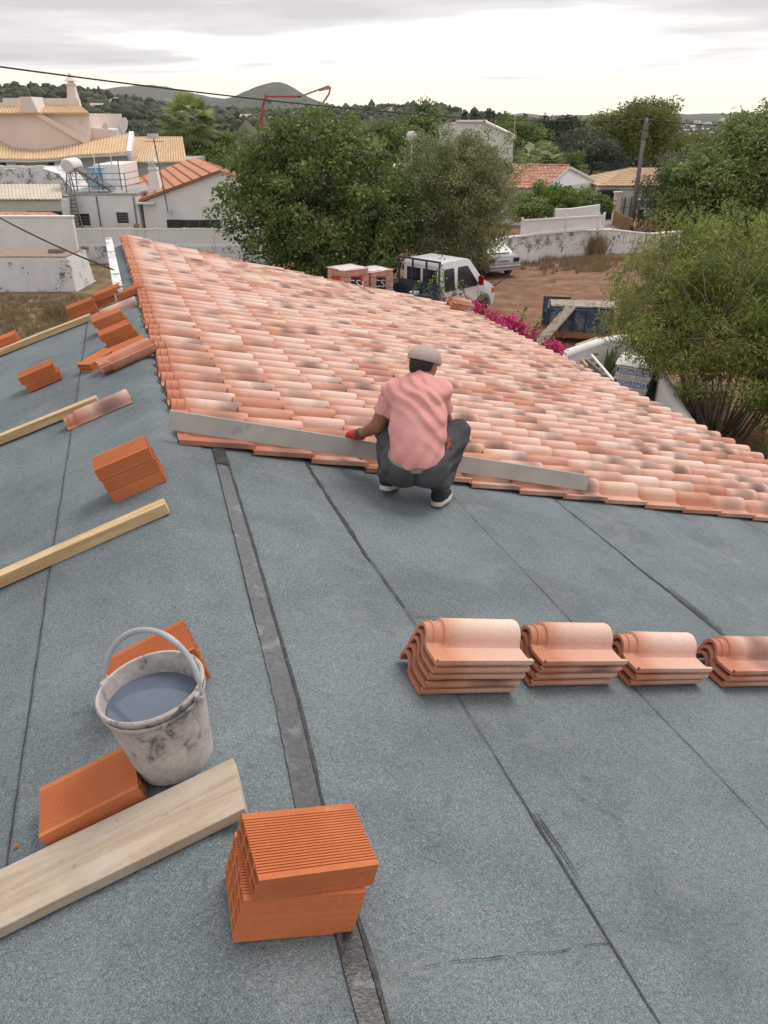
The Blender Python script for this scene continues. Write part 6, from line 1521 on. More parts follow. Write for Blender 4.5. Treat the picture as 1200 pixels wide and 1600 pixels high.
    mb = MB(); mb.box((-1.95, 0, .92), (3.5, 2.0, .08)); bed = mb.build('bed_floor', MT['navy'], t, world=False)
    for s in (-1, 1):
        mb = MB(); mb.box((-1.95, s * 1.0, 1.15), (3.5, .035, .40))
        ds = mb.build('drop_side', MT['navy'], t, world=False)
        for k in range(3): mb = MB(); mb.box((-1.95, s * 1.02, 1.03 + .12 * k), (3.46, .03, .05)); mb.build('rib', MT['navy'], ds, world=False)
    mb = MB(); mb.box((-3.70, 0, 1.15), (.035, 2.0, .40)); mb.build('tail_board', MT['navy'], t, world=False)
    mb = MB(); mb.box((-.16, 0, 1.22), (.05, 1.98, .62)); rk = mb.build('head_board', MT['navy'], t, world=False)
    for y in (-.97, -.36, .30, .97): mb = MB(); mb.box((-.16, y, 1.88), (.055, .055, .74)); mb.build('rack_bar', MT['navy'], rk, world=False)
    mb = MB(); mb.box((-.16, 0, 2.27), (.06, 2.0, .06)); mb.build('rack_bar', MT['navy'], rk, world=False)
    # wrapped pallets of tiles on the bed
    def pallet(x, y, h, w, label, logo):
        p = thing('tile_pallet', label, 'pallet', M=M @ Matrix.Translation((x, y, .96)) @ Matrix.Rotation(math.radians(-6), 4, 'Z'), group='wrapped pallets on the truck bed')
        mb = MB(); mb.box((0, 0, .07), (w, w, .03)); mb.box((0, 0, .12), (w, w, .03)); mb.build('deck', MT['greywood'], p, world=False)
        for k in range(3): mb = MB(); mb.box((0, (k - 1) * w * .42, .03), (w, .09, .06)); mb.build('runner', MT['greywood'], p, world=False)
        mb = MB(); rows = 5
        for k in range(rows): mb.box((0, 0, .14 + (h - .14) * (k + .5) / rows), (w * (.97 - .03 * (k == rows - 1)), w * .97, (h - .14) / rows * .97))
        o = mb.build('tile_layers', MT['pinkfilm'], p, bevel=.02, world=False); o['kind'] = 'stuff'
        mb = MB(); mb.grid(lambda a, b: ((a - .5) * w * 1.02, (b - .5) * w * 1.02, h + .03 - .10 * max(abs(a - .5), abs(b - .5)) ** 2 * 2 + .03 * mnoise.noise(Vector((a * 4, b * 4, x)))), 10, 10); mb.build('film_top', MT['film'], p, smooth=True, world=False)
        for face in logo:
            yy = -w / 2 * 1.0 - .010; Mf = Matrix.Rotation(face, 4, 'Z')
            q = MB(); q.box(Mf @ Vector((0, yy + .004, h * .62)), (w * .96, .008, h * .46), Mf.to_3x3()); q.build('print_band', MT['ink_red'], p, world=False)
            q = MB(); q.box(Mf @ Vector((0, yy - .001, h * .42)), (w * .96, .010, h * .09), Mf.to_3x3()); q.build('print_band', MT['ink_white'], p, world=False)
            q = MB(); q.box(Mf @ Vector((.26 * w, yy - .002, h * .65)), (w * .42, .008, h * .34), Mf.to_3x3()); q.build('print_band', MT['ink_black'], p, world=False)
            me = text_mesh('CS', h * .30, MT['ink_white']); link('lettering', me, p, Mf @ Matrix.Translation((.26 * w, yy - .009, h * .65)) @ Matrix.Rotation(math.pi / 2, 4, 'X'))
            q = MB(); pts = [Vector((-.38 * w + .30 * w * k / 12, yy - .006, h * .66 + .03 * math.sin(k / 12 * 6.28))) for k in range(13)]
            q.tube([Mf @ v for v in pts], .018, 5); q.tube([Mf @ (v + Vector((.02, 0, -.10))) for v in pts], .018, 5); q.build('logo_wave', MT['ink_white'], p, world=False)
    pallet(-3.15, .45, 1.36, 1.02, 'taller film-wrapped pallet with red and black print at the back of the truck bed', (math.radians(-45), math.radians(45)))
    pallet(-2.02, .42, 1.18, 1.02, 'shorter film-wrapped pallet of pink tiles next to the truck cab', (math.radians(-45),))
    P = M @ Vector((-.75, -.35, .96)); mb = MB(); mb.lathe([(.13, 0), (.16, .30), (.17, .30), (.17, .33), (.15, .33), (.12, .02), (.001, .02)], 18, Matrix.Translation(P)); single(mb, 'paint_bucket', MT['white_paint'], 'small white bucket standing on the truck bed', 'bucket', loc=P, smooth=True, angle=40)
truck()
def car():
    M = Matrix.Translation((5.62, 37.3, 0)) @ Matrix.Rotation(math.radians(90 + 24), 4, 'Z')
    t = thing('parked_car', 'silver saloon car parked tail-on beside the olive tree', 'car', M=M)
    lo = lambda z: .84 + .02 * math.sin((z - .3) * 3)
    prof = [(.02, .32), (-.02, .55), (.0, .86), (.06, .98), (.55, 1.02), (1.1, 1.0), (3.2, .94), (4.2, .78), (4.35, .60), (4.35, .30), (3.95, .26), (3.75, .52), (3.45, .58), (3.15, .52), (2.98, .26), (1.28, .26), (1.12, .52), (.82, .60), (.50, .52), (.36, .28)]
    mb = MB(); extrude_body(mb, prof, lo); mb.build('body', MT['silver'], t, bevel=.03, smooth=True, angle=30, world=False)
    up = lambda z: .80 - .30 * (z - .95)
    gp_ = [(.50, 1.0), (1.05, 1.40), (1.35, 1.45), (2.2, 1.44), (2.5, 1.38), (3.2, .94)]
    mb = MB(); extrude_body(mb, gp_, up); mb.build('cabin', MT['silver'], t, bevel=.02, smooth=True, angle=30, world=False)
    for s in (-1, 1):
        for pts in ([(.95, 1.05), (1.62, 1.05), (1.62, 1.36), (1.22, 1.36)], [(1.70, 1.05), (2.75, 1.02), (2.42, 1.34), (1.70, 1.37)]):
            mb = MB(); side_panel(mb, pts, s, up, .006); mb.build('side_window', MT['glass'], t, world=False)
        mb = MB(); mb.box((-.002, s * .66, .80), (.10, .30, .20)); mb.build('tail_light', MT['dark_lens'], t, bevel=.03, world=False)
        wheel(t, (.82, s * .74, .31), .31, .19, s); wheel(t, (3.45, s * .74, .31), .31, .19, s)
        mb = MB(); mb.box((2.55, s * .93, 1.0), (.14, .14, .12)); mb.build('mirror', MT['silver'], t, bevel=.03, world=False)
    for a, b, nm in ((Vector((.53, 0, 1.04)), Vector((1.0, 0, 1.37)), 'rear_window'), (Vector((3.1, 0, 1.02)), Vector((2.55, 0, 1.36)), 'windscreen')):
        o = Vector((-.02 if a.x < 1 else .03, 0, .022)); mb = MB(); mb.quad(a + o + Vector((0, -.66, 0)), b + o + Vector((0, -.58, 0)), b + o + Vector((0, .58, 0)), a + o + Vector((0, .66, 0))); mb.build(nm, MT['glass'], t, world=False)
    mb = MB(); mb.box((-.05, 0, .46), (.16, 1.66, .24)); mb.build('bumper', MT['silver'], t, bevel=.05, world=False)
    mb = MB(); mb.box((-.135, 0, .50), (.012, 1.60, .05)); mb.build('bumper_strip', MT['grey_plastic'], t, world=False)
    mb = MB(); mb.box((-.03, 0, .76), (.03, .52, .12)); pl = mb.build('number_plate', MT['plate'], t, world=False)
    q = MB(); [q.box((-.048, -.19 + .075 * k, .76), (.006, .045, .07)) for k in range(6)]; o = q.build('plate_mark', MT['ink_black'], pl, world=False); o['kind'] = 'stuff'
    a = M @ Vector((-.1, -.3, .35)); b = Vector((4.9, 35.2, .05)); mb = MB(); pts = [a.lerp(b, k / 8) + Vector((0, 0, -.10 * math.sin(math.pi * k / 8))) for k in range(9)]; mb.tube(pts, .018, 5); single(mb, 'tow_rope', MT['cable'], 'rope hanging from the rear of the silver car', 'rope')
car()
def yard():
    # curved white wall
    top = [(848, 572), (880, 556), (910, 545), (940, 535), (975, 530), (1006, 541), (1024, 568), (1040, 603), (1062, 643), (1088, 683), (1120, 722)]
    H = 1.0; pts = [gnd(x, y, H) for x, y in top]; t = thing('curved_wall', 'low curved whitewashed wall around the building materials beyond the eave', 'wall', drop(pts[4]))
    mb = MB(); n = len(pts)
    for k, p in enumerate(pts):
        d = (pts[min(k + 1, n - 1)] - pts[max(k - 1, 0)]).normalized(); nr = Vector((-d.y, d.x, 0)) * .13
        mb.v += [drop(p - nr), p - nr, p + nr, drop(p + nr)]
    for k in range(n - 1):
        for q in range(4): mb.f.append((4 * k + q, 4 * k + (q + 1) % 4, 4 * k + 4 + (q + 1) % 4, 4 * k + 4 + q))
    mb.f += [(0, 1, 2, 3), tuple(4 * (n - 1) + q for q in range(4))]; mb.build('wall_face', MT['white_wall'], t, smooth=True, angle=50)
    mb = MB(); mb.tube([p + Vector((0, 0, .0)) for p in pts], .145, 8); mb.build('coping', MT['white_wall'], t, smooth=True)
    # wrapped insulation boards
    c = gnd(980, 640); M = Matrix.Translation((c.x, c.y, 0)) @ Matrix.Rotation(math.radians(-24), 4, 'Z') @ Matrix.Rotation(math.radians(3), 4, 'Y')
    p = thing('insulation_pack', 'stack of insulation boards in white film with blue print beyond the eave', 'insulation', M=M)
    for k in range(4):
        mb = MB(); mb.box((.02 * (k % 2), 0, .22 + .30 * k), (.86, 1.15, .29)); pk = mb.build('pack', MT['film'], p, bevel=.02, world=False)
        zc = .22 + .30 * k
        if k > 0:
            mb = MB(); mb.box((.02 * (k % 2), -.580, zc + .03), (.84, .006, .17)); mb.build('print_band', MT['ink_white'], pk, world=False)
            link('lettering', text_mesh('SOPREMA', .155, MT['ink_blue'], .004), pk, Matrix.Translation((.02, -.588, zc + .055)) @ Matrix.Rotation(math.pi / 2, 4, 'X'))
            for q in (-1, 1): mb = MB(); mb.box((q * .385 + .02, -.588, zc + .055), (.06, .008, .11)); mb.build('print_mark', MT['ink_blue'], pk, world=False)
            mb = MB(); mb.box((.02, -.588, zc - .02), (.66, .006, .018)); mb.build('print_line', MT['ink_blue'], pk, world=False)
            mb = MB(); mb.box((.20, -.588, zc - .085), (.26, .006, .06)); mb.build('print_block', MT['ink_grey'], pk, world=False)
            mb = MB(); mb.box((-.22, -.588, zc - .085), (.36, .006, .05)); mb.build('print_block', MT['ink_grey'], pk, world=False)
    mb = MB(); mb.grid(lambda a, b: ((a - .5) * .92, (b - .5) * 1.2, 1.30 + .035 * mnoise.noise(Vector((a * 5, b * 5, 2)))), 14, 14); mb.build('film_top', MT['film'], p, smooth=True, world=False)
    mb = MB(); mb.box((0, 0, .035), (.9, 1.2, .07)); mb.build('pallet_base', MT['greywood'], p, world=False)
    # black sheet hanging down beside it
    A, B, C_, D_ = M @ Vector((.52, -.62, 1.24)), M @ Vector((.56, -.35, 1.26)), M @ Vector((.62, -.60, .05)), M @ Vector((.22, -.78, .02))
    mb = MB(); mb.grid(lambda a, b: A.lerp(B, a).lerp(D_.lerp(C_, a), b) + Vector((.05 * math.sin(a * 7), -.06 * math.sin(a * 5 + b * 3), 0)), 10, 12)
    m2 = [v + Vector((.01, .025, 0)) for v in mb.v]; n0 = len(mb.v); mb.v += m2; mb.f += [tuple(i + n0 for i in reversed(f)) for f in mb.f]
    single(mb, 'plastic_sheet', MT['black_sheet'], 'black plastic sheet hanging at the corner of the insulation stack', 'plastic sheet', smooth=True)
    c = M @ Vector((1.6, .3, 0)); mb = MB()
    bs = thing('board_stack', 'stack of pale grey boards behind the black plastic sheet', 'boards', c)
    for k in range(5): mb = MB(); mb.box(c + Vector((.02 * (k % 2), 0, .1 + .17 * k)), (1.3, 1.0, .15), Matrix.Rotation(.2, 3, 'Z')); mb.build('board', MT['plank'], bs)
    # blue skip with boards across it
    c = gnd(905, 532); M = Matrix.Translation((c.x, c.y + .3, 0)) @ Matrix.Rotation(math.radians(-14), 4, 'Z'); s = thing('blue_skip', 'battered blue metal skip on a rusty frame beyond the flowering bush', 'skip', M=M)
    mb = MB(); Lx, Ly = 2.1, 1.4
    for q in ((Lx / 2, Ly, .72, 0, -Ly / 2, 1), ): pass
    mb.box((0, -Ly / 2, .75), (Lx, .05, .75)); mb.build('side', MT['blue_paint'], s, world=False)
    mb = MB(); mb.box((0, Ly / 2, .75), (Lx, .05, .75)); mb.build('side', MT['blue_paint'], s, world=False)
    for x in (-Lx / 2, Lx / 2): mb = MB(); mb.box((x, 0, .75), (.05, Ly, .75)); mb.build('end', MT['blue_paint'], s, world=False)
    for k in range(6): mb = MB(); mb.box((-Lx / 2 + .05 + .40 * k, -Ly / 2 - .04, .75), (.06, .05, .75)); mb.build('rib', MT['navy'], s, world=False)
    mb = MB(); mb.box((0, 0, .40), (Lx, Ly, .05)); mb.build('floor', MT['rustwood'], s, world=False)
    mb = MB(); mb.box((0, -Ly / 2 - .02, .27), (Lx + .1, .10, .16)); mb.build('frame', MT['rustwood'], s, world=False)
    mb = MB(); mb.box((0, Ly / 2 + .02, .27), (Lx + .1, .10, .16)); mb.build('frame', MT['rustwood'], s, world=False)
    for x in (-.9, .9):
        for y in (-.7, .7): mb = MB(); mb.box((x, y, .1), (.16, .16, .2)); mb.build('foot', MT['rustwood'], s, world=False)
    mb = MB(); mb.box((.1, 0, 1.16), (2.2, 1.0, .05), Matrix.Rotation(.06, 3, 'Z')); mb.v = [M @ v for v in mb.v]; single(mb, 'chipboard_sheet', MT['chipboard'], 'lichen-spotted board lying across the blue skip', 'board')
    a, b = M @ Vector((-.3, -.7, 1.22)), M @ Vector((-1.25, -1.75, .12)); mb = MB(); mb.bar(a, b, .42, .05); single(mb, 'leaning_board', MT['chipboard'], 'spotted plank leaning down from the blue skip to the ground', 'board')
    c = gnd(866, 510); mb = MB(); Mx = Matrix.Rotation(-.2, 3, 'Z'); w_ = thing('window_frame', 'old glazed window frame leaning at the left end of the skip', 'window', (c.x, c.y, 0))
    mb.box((c.x, c.y, .55), (.9, .05, 1.0), Mx); mb.build('pane', MT['blue_paint'], w_)
    for dx in (-.45, 0, .45): mb = MB(); mb.box(Vector((c.x, c.y - .03, .55)) + Mx @ Vector((dx, 0, 0)), (.06, .06, 1.05), Mx); mb.build('frame', MT['brown_frame'], w_)
    for z in (.06, 1.04): mb = MB(); mb.box((c.x, c.y - .03, z), (.96, .062, .06), Mx); mb.build('frame', MT['brown_frame'], w_)
    # ladders and planks leaning inside the curved wall
    def ladder(p0, p1, w, rungs, mat, label):
        x = (p1 - p0); sd = Vector((x.y, -x.x, 0)).normalized() * w / 2; sd = Vector((.75, -.25, .28)).normalized() * w / 2
        t = thing('ladder', label, 'ladder', drop(p1))
        for s in (-1, 1): mb = MB(); mb.bar(p0 + sd * s, p1 + sd * s, .07, .045); mb.build('rail', MT[mat], t)
        for k in range(rungs): f = (k + .5) / rungs; q = p0.lerp(p1, f); mb = MB(); mb.bar(q - sd, q + sd, .04); mb.build('rung', MT[mat], t)
    ladder(at(884, 549, 21.4), at(922, 598, 20.0), .46, 6, 'yellow_wood', 'pale yellow wooden ladder propped on the curved wall')
    ladder(at(912, 557, 21.0), at(955, 608, 19.6), .42, 6, 'white_paint', 'white ladder lying beside the yellow one')
    for a, b, lab, w_ in (((886, 556, 21.2), (934, 553, 21.2), 'dark brown beam lying across the ladders', .12), ((916, 562, 20.6), (960, 600, 19.9), 'dark plank leaning right of the ladders', .10), ((922, 568, 20.2), (921, 600, 20.0), 'short dark post between the ladders', .09), ((900, 540, 23.4), (935, 528, 23.4), 'pale plank on the ground behind the curved wall', .14)):
        mb = MB(); mb.bar(at(*a), at(*b), w_, .06); single(mb, 'loose_plank', MT['greywood'] if 'pale' not in lab else MT['plank'], lab, 'plank')
    # bits stacked on the far eave corner
    for k in range(3):
        u, s = 12.55, 5.45; Mq = roof_frame(u + .02 * k, s + .03 * k, .25, .135 + .035 * k); tile_thing(Mq, detail_var[3], ('bottom', 'middle', 'top')[k] + ' tile of the three stacked at the far eave', 'tiles stacked at the far eave')
    # dark hose and twigs by the wall
    p = gnd(1060, 668); mb = MB(); mb.lathe([(.25, 0), (.36, .05), (.42, .18), (.36, .30), (.25, .34), (.2, .2), (.25, .02)], 18, Matrix.Translation(p)); single(mb, 'old_tyre', MT['tyre'], 'dark round tub inside the curved wall near the eave', 'tub', smooth=True)
yard()
# ------------------------------------------------------------------ the roofer
def surface_net(f, lo, hi, h):
    lo, hi = np.array(lo), np.array(hi); n = np.ceil((hi - lo) / h).astype(int) + 1
    ax = [lo[i] + h * np.arange(n[i]) for i in range(3)]; G = np.stack(np.meshgrid(*ax, indexing='ij'), -1)
    D = f(G.reshape(-1, 3)).reshape(n); S = D < 0
    acc = np.zeros(tuple(n - 1) + (3,)); cnt = np.zeros(tuple(n - 1))
    for a in range(3):
        o = [i for i in range(3) if i != a]
        for b in (0, 1):
            for c in (0, 1):
                s0 = [None] * 3; s1 = [None] * 3
                s0[a] = slice(0, n[a] - 1); s1[a] = slice(1, n[a])
                for q, k in zip(o, (b, c)): s0[q] = s1[q] = slice(k, n[q] - 1 + k)
                d0, d1 = D[tuple(s0)], D[tuple(s1)]; m = (d0 < 0) != (d1 < 0); t = np.where(m, d0 / np.where(m, d0 - d1, 1), 0)
                off = np.zeros(3); off[o[0]] = b; off[o[1]] = c
                pt = np.zeros(d0.shape + (3,)); pt[..., a] = t; pt[..., o[0]] += b; pt[..., o[1]] += c
                acc += pt * m[..., None]; cnt += m
    act = cnt > 0; vid = -np.ones(cnt.shape, int); vid[act] = np.arange(act.sum()); idx = np.argwhere(act)
    V = lo + h * (idx + acc[act] / cnt[act][:, None]); F = []
    for a in range(3):
        o = [(a + 1) % 3, (a + 2) % 3]; s0 = [slice(None)] * 3; s1 = [slice(None)] * 3
        s0[a] = slice(0, n[a] - 1); s1[a] = slice(1, n[a])
        m = S[tuple(s0)] != S[tuple(s1)]; ins = S[tuple(s0)]
        for e in np.argwhere(m):
            if any(e[q] < 1 or e[q] >= n[q] - 1 for q in o): continue
            q = []
            for b, c in ((-1, -1), (0, -1), (0, 0), (-1, 0)): r = e.copy(); r[o[0]] += b; r[o[1]] += c; q.append(vid[tuple(r)])
            F.append(q if ins[tuple(e)] else q[::-1])
    return V, np.array(F)
def cone(a, b, ra, rb):
    a, b = np.array(a, float), np.array(b, float); ab = b - a; L2 = ab @ ab
    def f(P):
        t = np.clip(((P - a) @ ab) / L2, 0, 1); return np.linalg.norm(P - a - t[:, None] * ab, axis=1) - (ra + (rb - ra) * t)
    return f
def ell(c, r, R=None):
    c, r = np.array(c, float), np.array(r, float)
    def f(P):
        q = P - c
        if R is not None: q = q @ R
        k = np.linalg.norm(q / r, axis=1); return (k - 1) * r.min() * (.6 + .4 * np.clip(k, 0, 1))
    return f
def smin(a, b, k):
    h = np.clip(.5 + .5 * (b - a) / k, 0, 1); return b * (1 - h) + a * h - k * h * (1 - h)
def union(fs, k): 
    def f(P):
        d = fs[0](P)
        for g in fs[1:]: d = smin(d, g(P), k)
        return d
    return f
def half(p, n):
    p, n = np.array(p, float), np.array(n, float); n /= np.linalg.norm(n); return lambda P: (P - p) @ n
def person():
    base = roof(3.842, 1.374, .012) + Vector((-.012, 0, 0)); t = thing('person', 'roofer in pink t-shirt and grey cap crouching with a red glove on the straightedge', 'person', base)
    def part(name, f, lo, hi, h, mat, parent=None):
        V, F = surface_net(f, lo, hi, h); me = np_mesh(name, V, F, MT[mat], True); return link(name, me, parent or t)
    hipL, hipR = (-.085, -.05, .235), (.085, -.05, .225); knL, knR = (-.155, .29, .35), (.262, .262, .315); anL, anR = (-.150, -.01, .120), (.148, -.015, .065)
    ch, nb = (.015, .115, .505), (.040, .205, .645); hd = np.array((.048, .270, .732))
    shL, shR = (-.125, .180, .600), (.138, .188, .592); elL, elR = (-.222, .180, .385), (.185, .30, .385); haL, haR = (-.335, .318, .280), (.13, .43, .30)
    fw = np.array((.50, .82, -.28)); fw /= np.linalg.norm(fw); rt = np.cross(fw, (0, 0, 1)); rt /= np.linalg.norm(rt); upv = np.cross(rt, fw); RM = np.stack([rt, fw, upv], 1)
    H = lambda x, y, z: tuple(hd + rt * x + fw * y + upv * z)
    # body: one skin surface under the clothes
    hand = lambda w, d, s: [cone(w, np.array(w) + np.array(d) * .07, .028, .036)]
    body = union([ell(hd, (.072, .092, .108), RM), cone(H(0, .045, -.06), H(0, .065, -.085), .045, .032), cone(nb, H(0, -.02, -.06), .058, .055), ell(H(.076, .0, -.015), (.010, .022, .032), RM), ell(H(-.076, .0, -.015), (.010, .022, .032), RM),
                  cone(H(0, .088, .005), H(0, .105, -.03), .010, .015), ell(H(0, .082, -.058), (.024, .012, .008), RM),
                  cone((0, -.05, .28), ch, .115, .125), cone(ch, nb, .12, .07), cone(shL, shR, .05, .05),
                  cone(shL, elL, .052, .042), cone(elL, haL, .043, .027), cone(shR, elR, .052, .042), cone(elR, haR, .043, .027), cone(hipL, knL, .085, .055), cone(knL, anL, .052, .036), cone(hipR, knR, .085, .055), cone(knR, anR, .052, .036)], .018)
    part('body', body, (-.42, -.25, .02), (.42, .55, .90), .0095, 'skin')
    for s in (-1, 1):
        c = H(s * .030, .078, .018); part('eye', ell(c, (.013, .008, .009), RM), np.array(c) - .02, np.array(c) + .02, .003, 'ink_white')
    # t-shirt
    sx = np.array((1.0, 1.0, 1.0))
    def torso(P):
        Q = P * sx; q = lambda a: np.array(a) * sx
        f = union([cone(q((.005, -.075, .30)), q((.015, .02, .42)), .150, .152), cone(q((.015, .02, .42)), q((.02, .115, .54)), .150, .146), cone(q((.02, .115, .54)), q((.035, .165, .595)), .142, .110)], .06); return f(Q)
    sl = lambda a, b, k: tuple(np.array(a) + (np.array(b) - np.array(a)) * k)
    eL, eR = sl(shL, elL, .62), sl(shR, elR, .62)
    sleeve = lambda a, e, c: (lambda P: np.maximum(cone(a, e, .060, .064)(P), half(sl(a, c, .60), np.array(c) - np.array(a))(P)))
    def shirt(P):
        d = smin(torso(P), cone(shL, shR, .060, .060)(P), .06); d = smin(d, sleeve(shL, eL, elL)(P), .035); d = smin(d, sleeve(shR, eR, elR)(P), .035)
        d = smin(d, cone((-.09, .16, .60), (.04, .195, .655), .055, .05)(P), .05); d = smin(d, cone((.14, .17, .60), (.04, .195, .655), .055, .05)(P), .05)
        d = np.maximum(d, -(np.linalg.norm(P - np.array((.046, .235, .690)), axis=1) - .066))
        d = np.maximum(d, half((0.0, -.10, .235 ), (.05, -.75, -1.0))(P) - .030 + .5 * np.abs(P[:, 0]) ** 1.5)          # hem, longer in the middle of the back
        x, y, z = P[:, 0], P[:, 1], P[:, 2]
        w = .0060 * np.sin(70 * (z * .8 + x * .55 + .03 * np.sin(23 * x + 8 * z))) * np.clip((z - .25) * 4, .2, 1) * np.clip(.5 + 5 * (x + .05), .25, 1)
        w += .0055 * np.sin(64 * (x * .95 - z * .28) + 2.2 * np.sin(11 * z)) * np.clip((.47 - z) * 6, 0, 1) + .0045 * np.sin(95 * (x * .7 + z * .7) + 3 * np.sin(17 * y)) * np.clip((z - .48) * 7, 0, 1)
        cr = lambda a: 1 - 2 * np.abs(np.sin(a)) ** .8
        w += .0030 * cr(30 * (z * .95 + x * .45 + .04 * np.sin(19 * x))) * np.clip((x + .02) * 9, 0, 1) * np.clip((z - .30) * 6, 0, 1) + .0028 * cr(36 * (x * 1.0 - z * .35) + 1.3 * np.sin(9 * z)) * np.clip((.45 - z) * 7, 0, 1) + .003 * cr(44 * (z * .6 - x * .8)) * np.clip((-.07 - x) * 14, 0, 1)
        return d + w
    part('t_shirt', shirt, (-.36, -.32, .14), (.38, .40, .76), .0055, 'shirt')
    # trousers
    def trousers(P):
        pel = union([ell((-.01, -.07, .265), (.165, .140, .125)), ell((-.075, -.10, .235), (.095, .110, .105)), ell((.075, -.10, .230), (.095, .110, .105))], .04)(P)
        d = smin(pel, cone(hipL, knL, .098, .074)(P), .05); d = smin(d, cone(hipR, knR, .100, .074)(P), .05)
        d2 = smin(cone(knR, (.152, .0, .10), .078, .064)(P), cone(knL, (-.150, .0, .155), .078, .064)(P), .01); d = smin(d, d2, .025)
        x, y, z = P[:, 0], P[:, 1], P[:, 2]
        d = d + .0030 * (1 - 2 * np.abs(np.sin(34 * (z + .5 * y) + 2 * np.sin(12 * x)))) * np.clip((np.abs(x) - .05) * 8, 0, 1) + .0035 * np.sin(85 * (z * .9 + x * .4) + 3 * np.sin(14 * x)) * np.clip((np.abs(x) - .08) * 9, 0, 1) + .0045 * np.sin(150 * z + 8 * x) * np.clip((.17 - z) * 10, 0, 1)
        d = np.maximum(d, -(np.abs(x + .004) - .0025 - .02 * np.clip(z - .33, 0, 1)) * 1.0 - .012 * (y > -.12) - 0.0 * z) if False else d
        groove = np.exp(-((x + .004) / .008) ** 2) * np.clip((-.12 - y) * 14, 0, 1) * np.clip((.33 - z) * 8, 0, 1); d = d + .014 * groove
        return np.maximum(d, half((0, -.06, .345), (.0, -.42, 1.0))(P))
    part('trousers', trousers, (-.32, -.30, .02), (.40, .42, .47), .0065, 'jeans')
    # waistband showing under the hem
    wbn = lambda P: np.maximum(np.maximum(ell((-.01, -.07, .268), (.169, .146, .130))(P), half((0, -.06, .352), (.0, -.42, 1.0))(P)), -half((0, -.06, .318), (.0, -.42, 1.0))(P))
    part('waistband', wbn, (-.25, -.30, .20), (.24, .12, .46), .0065, 'waist')
    # pocket tool on the right thigh
    pc = np.array((.178, .035, .335)); mb = MB(); mb.box(pc, (.055, .035, .070), Matrix.Rotation(.4, 3, 'Z') @ Matrix.Rotation(-.5, 3, 'X')); o = MB(); mb.v = [v + base for v in mb.v]; mb.build('pocket_tool', MT['patch'], t, bevel=.006)
    # shoes and soles: the left heel is lifted
    def shoe(an, heel, toe):
        an, heel, toe = map(lambda q: np.array(q, float), (an, heel, toe)); ax = toe - heel; L = np.linalg.norm(ax); ax /= L; sd = np.cross(ax, (0, 0, 1)); sd /= np.linalg.norm(sd); up = np.cross(sd, ax); R = np.stack([sd, ax, up], 1)
        K = lambda x, y, z: tuple(heel + sd * x + ax * y + up * z)
        upper = union([cone(K(0, .035, .052), K(0, .11, .050), .040, .041), cone(K(0, .11, .050), K(.004, .215, .034), .041, .030), cone(K(0, .045, .06), tuple(an + np.array((0, 0, .02))), .040, .043)], .02)
        lo = np.minimum(heel, toe) - .09; hi = np.maximum(np.maximum(heel, toe), an) + .10
        so = part('shoe', lambda P: np.maximum(upper(P), -((P - heel) @ up) + .020), lo, hi, .006, 'shoe')
        def sole(P):
            q = (P - heel) @ R; t_ = np.clip((q[:, 1] - .03) / .19, 0, 1); d2 = np.hypot(q[:, 0] - .004 * t_, q[:, 1] - (.03 + .19 * t_)) - (.038 + .010 * np.sin(t_ * 2.6) ** 2 - .006 * t_)
            zz = q[:, 2] - .013 - .010 * np.clip((q[:, 1] - .19) / .06, 0, 1); return np.maximum(d2, np.abs(zz) - .0135)
        part('sole', sole, lo, hi, .005, 'sole', so)
    gz = lambda x, y: -.25 * x - .087 * y
    shoe(anL, (-.178, -.065, gz(-.178, -.065) + .034), (-.105, .165, gz(-.105, .165) + .006)); shoe(anR, (.122, -.070, gz(.122, -.07) + .008), (.205, .150, gz(.205, .15) + .004))
    # hair, cap
    hair = lambda P: np.maximum(np.maximum(ell(hd + upv * .004, (.078, .098, .106), RM)(P), ((P - hd) @ fw) - .030), np.maximum(-((P - hd) @ upv) - .058, ((P - hd) @ upv) - .05))
    part('hair', hair, hd - .14, hd + .14, .006, 'hair')
    def cap(P):
        q = (P - hd) @ RM; dome = np.linalg.norm((q - np.array((0, .004, .034))) / np.array((.094, .118, .082)), axis=1); d = (dome - 1) * .085
        d = np.maximum(d, -(q[:, 2] - .018 + .10 * q[:, 1])); seam = .0022 * np.exp(-(q[:, 0] / .003) ** 2) + .0018 * np.exp(-((np.abs(q[:, 0]) - .045) / .003) ** 2); d = d + seam
        b = np.hypot(q[:, 0] / 1.05, (q[:, 1] - .085) / .95) - .066; br = np.maximum(b, np.abs(q[:, 2] - .022 + .35 * (q[:, 1] - .09)) - .006); return smin(d, br, .010)
    part('cap', cap, hd - .18, hd + .20, .0062, 'cap')
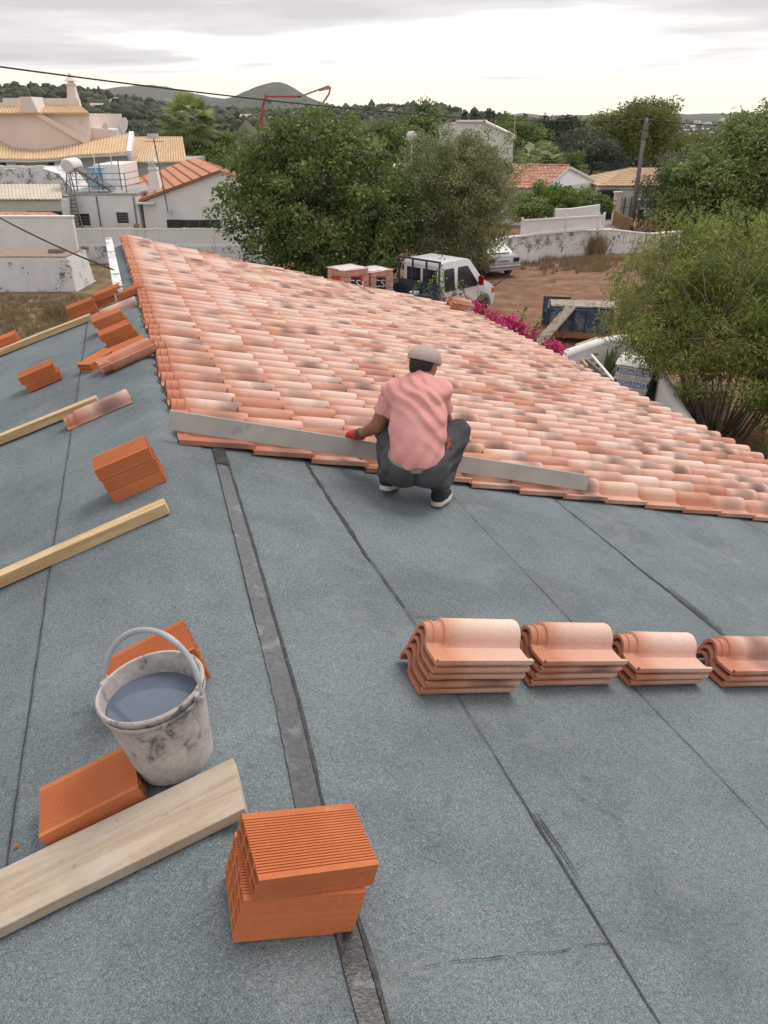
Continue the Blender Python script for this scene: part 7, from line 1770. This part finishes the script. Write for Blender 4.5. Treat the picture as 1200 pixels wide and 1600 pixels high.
    # gloved hands: palm, four fingers and a thumb closed on the straightedge / relaxed
    def glove(w, d, dn, sd, mat_label):
        w, d, dn, sd = [np.array(q, float) for q in (w, d, dn, sd)]; d /= np.linalg.norm(d); dn = dn - d * (dn @ d); dn /= np.linalg.norm(dn); sd = sd - d * (sd @ d) - dn * (sd @ dn); sd /= np.linalg.norm(sd)
        fs = [cone(w - d * .03, w + d * .01, .031, .030)]; palm = union([cone(w + d * .015 + sd * q * .022, w + d * .075 + sd * q * .026, .019, .017) for q in (-1, -.33, .33, 1)] + fs, .022); fing = []
        for k, (q, L) in enumerate(((-1, .062), (-.34, .074), (.34, .078), (1, .070))):
            a = w + d * .075 + sd * q * .029; b = a + (d * .75 + dn * .5) * L * .48; c = b + (d * .10 + dn * .95) * L * .34; e = c + (-d * .55 + dn * .65) * L * .28
            fing.append(union([cone(a, b, .0125, .0115), cone(b, c, .0115, .0105), cone(c, e, .0105, .009)], .006))
        ta = w + d * .02 + sd * .030; tb = ta + sd * .030 + d * .030 + dn * .012; tc = tb + d * .030 + dn * .016 - sd * .008; fing.append(union([cone(ta, tb, .016, .013), cone(tb, tc, .013, .011)], .008))
        f = lambda P: smin(palm(P), np.min(np.stack([g(P) for g in fing]), 0), .007)
        g = part('glove', f, w - .16, w + .17, .0042, 'glove'); return g
    glove(haL, (-.28, .40, -.10), (.05, .10, -1), (1, .3, 0), 'left'); glove(haR, (-.55, .55, -.35), (-.1, .1, -1), (-.6, -.7, 0), 'right')
    cf = lambda w, a: cone(w, np.array(w) + (np.array(a) - np.array(w)) * .14, .034, .037)
    for w, a in ((haL, elL), (haR, elR)): part('glove_cuff', cf(w, a), np.array(w) - .1, np.array(w) + .1, .005, 'glove_grey')
person()
# ------------------------------------------------------------------ air: far hills fade
def haze():
    mb = MB(); lo = min(terrain(r * math.sin(math.radians(a)), r * math.cos(math.radians(a))) for r in (300, 800, 1500, 3000, 5000, 8000) for a in range(-180, 180, 6)) - 12
    mb.box((0, 0, (lo + 320) / 2), (17200, 17200, 320 - lo)); m = bpy.data.materials.new('thin_haze'); m.use_nodes = True; N = m.node_tree.nodes; N.remove(N['Principled BSDF'])
    v = N.new('ShaderNodeVolumePrincipled'); v.inputs['Color'].default_value = (.90, .93, 1.0, 1); v.inputs['Density'].default_value = 0.00007; v.inputs['Anisotropy'].default_value = .2
    m.node_tree.links.new(v.outputs[0], N['Material Output'].inputs['Volume']); o = mb.build('haze', m); o['kind'] = 'stuff'; tag(o, 'thin pale haze over the valley and hills', 'haze')
haze()
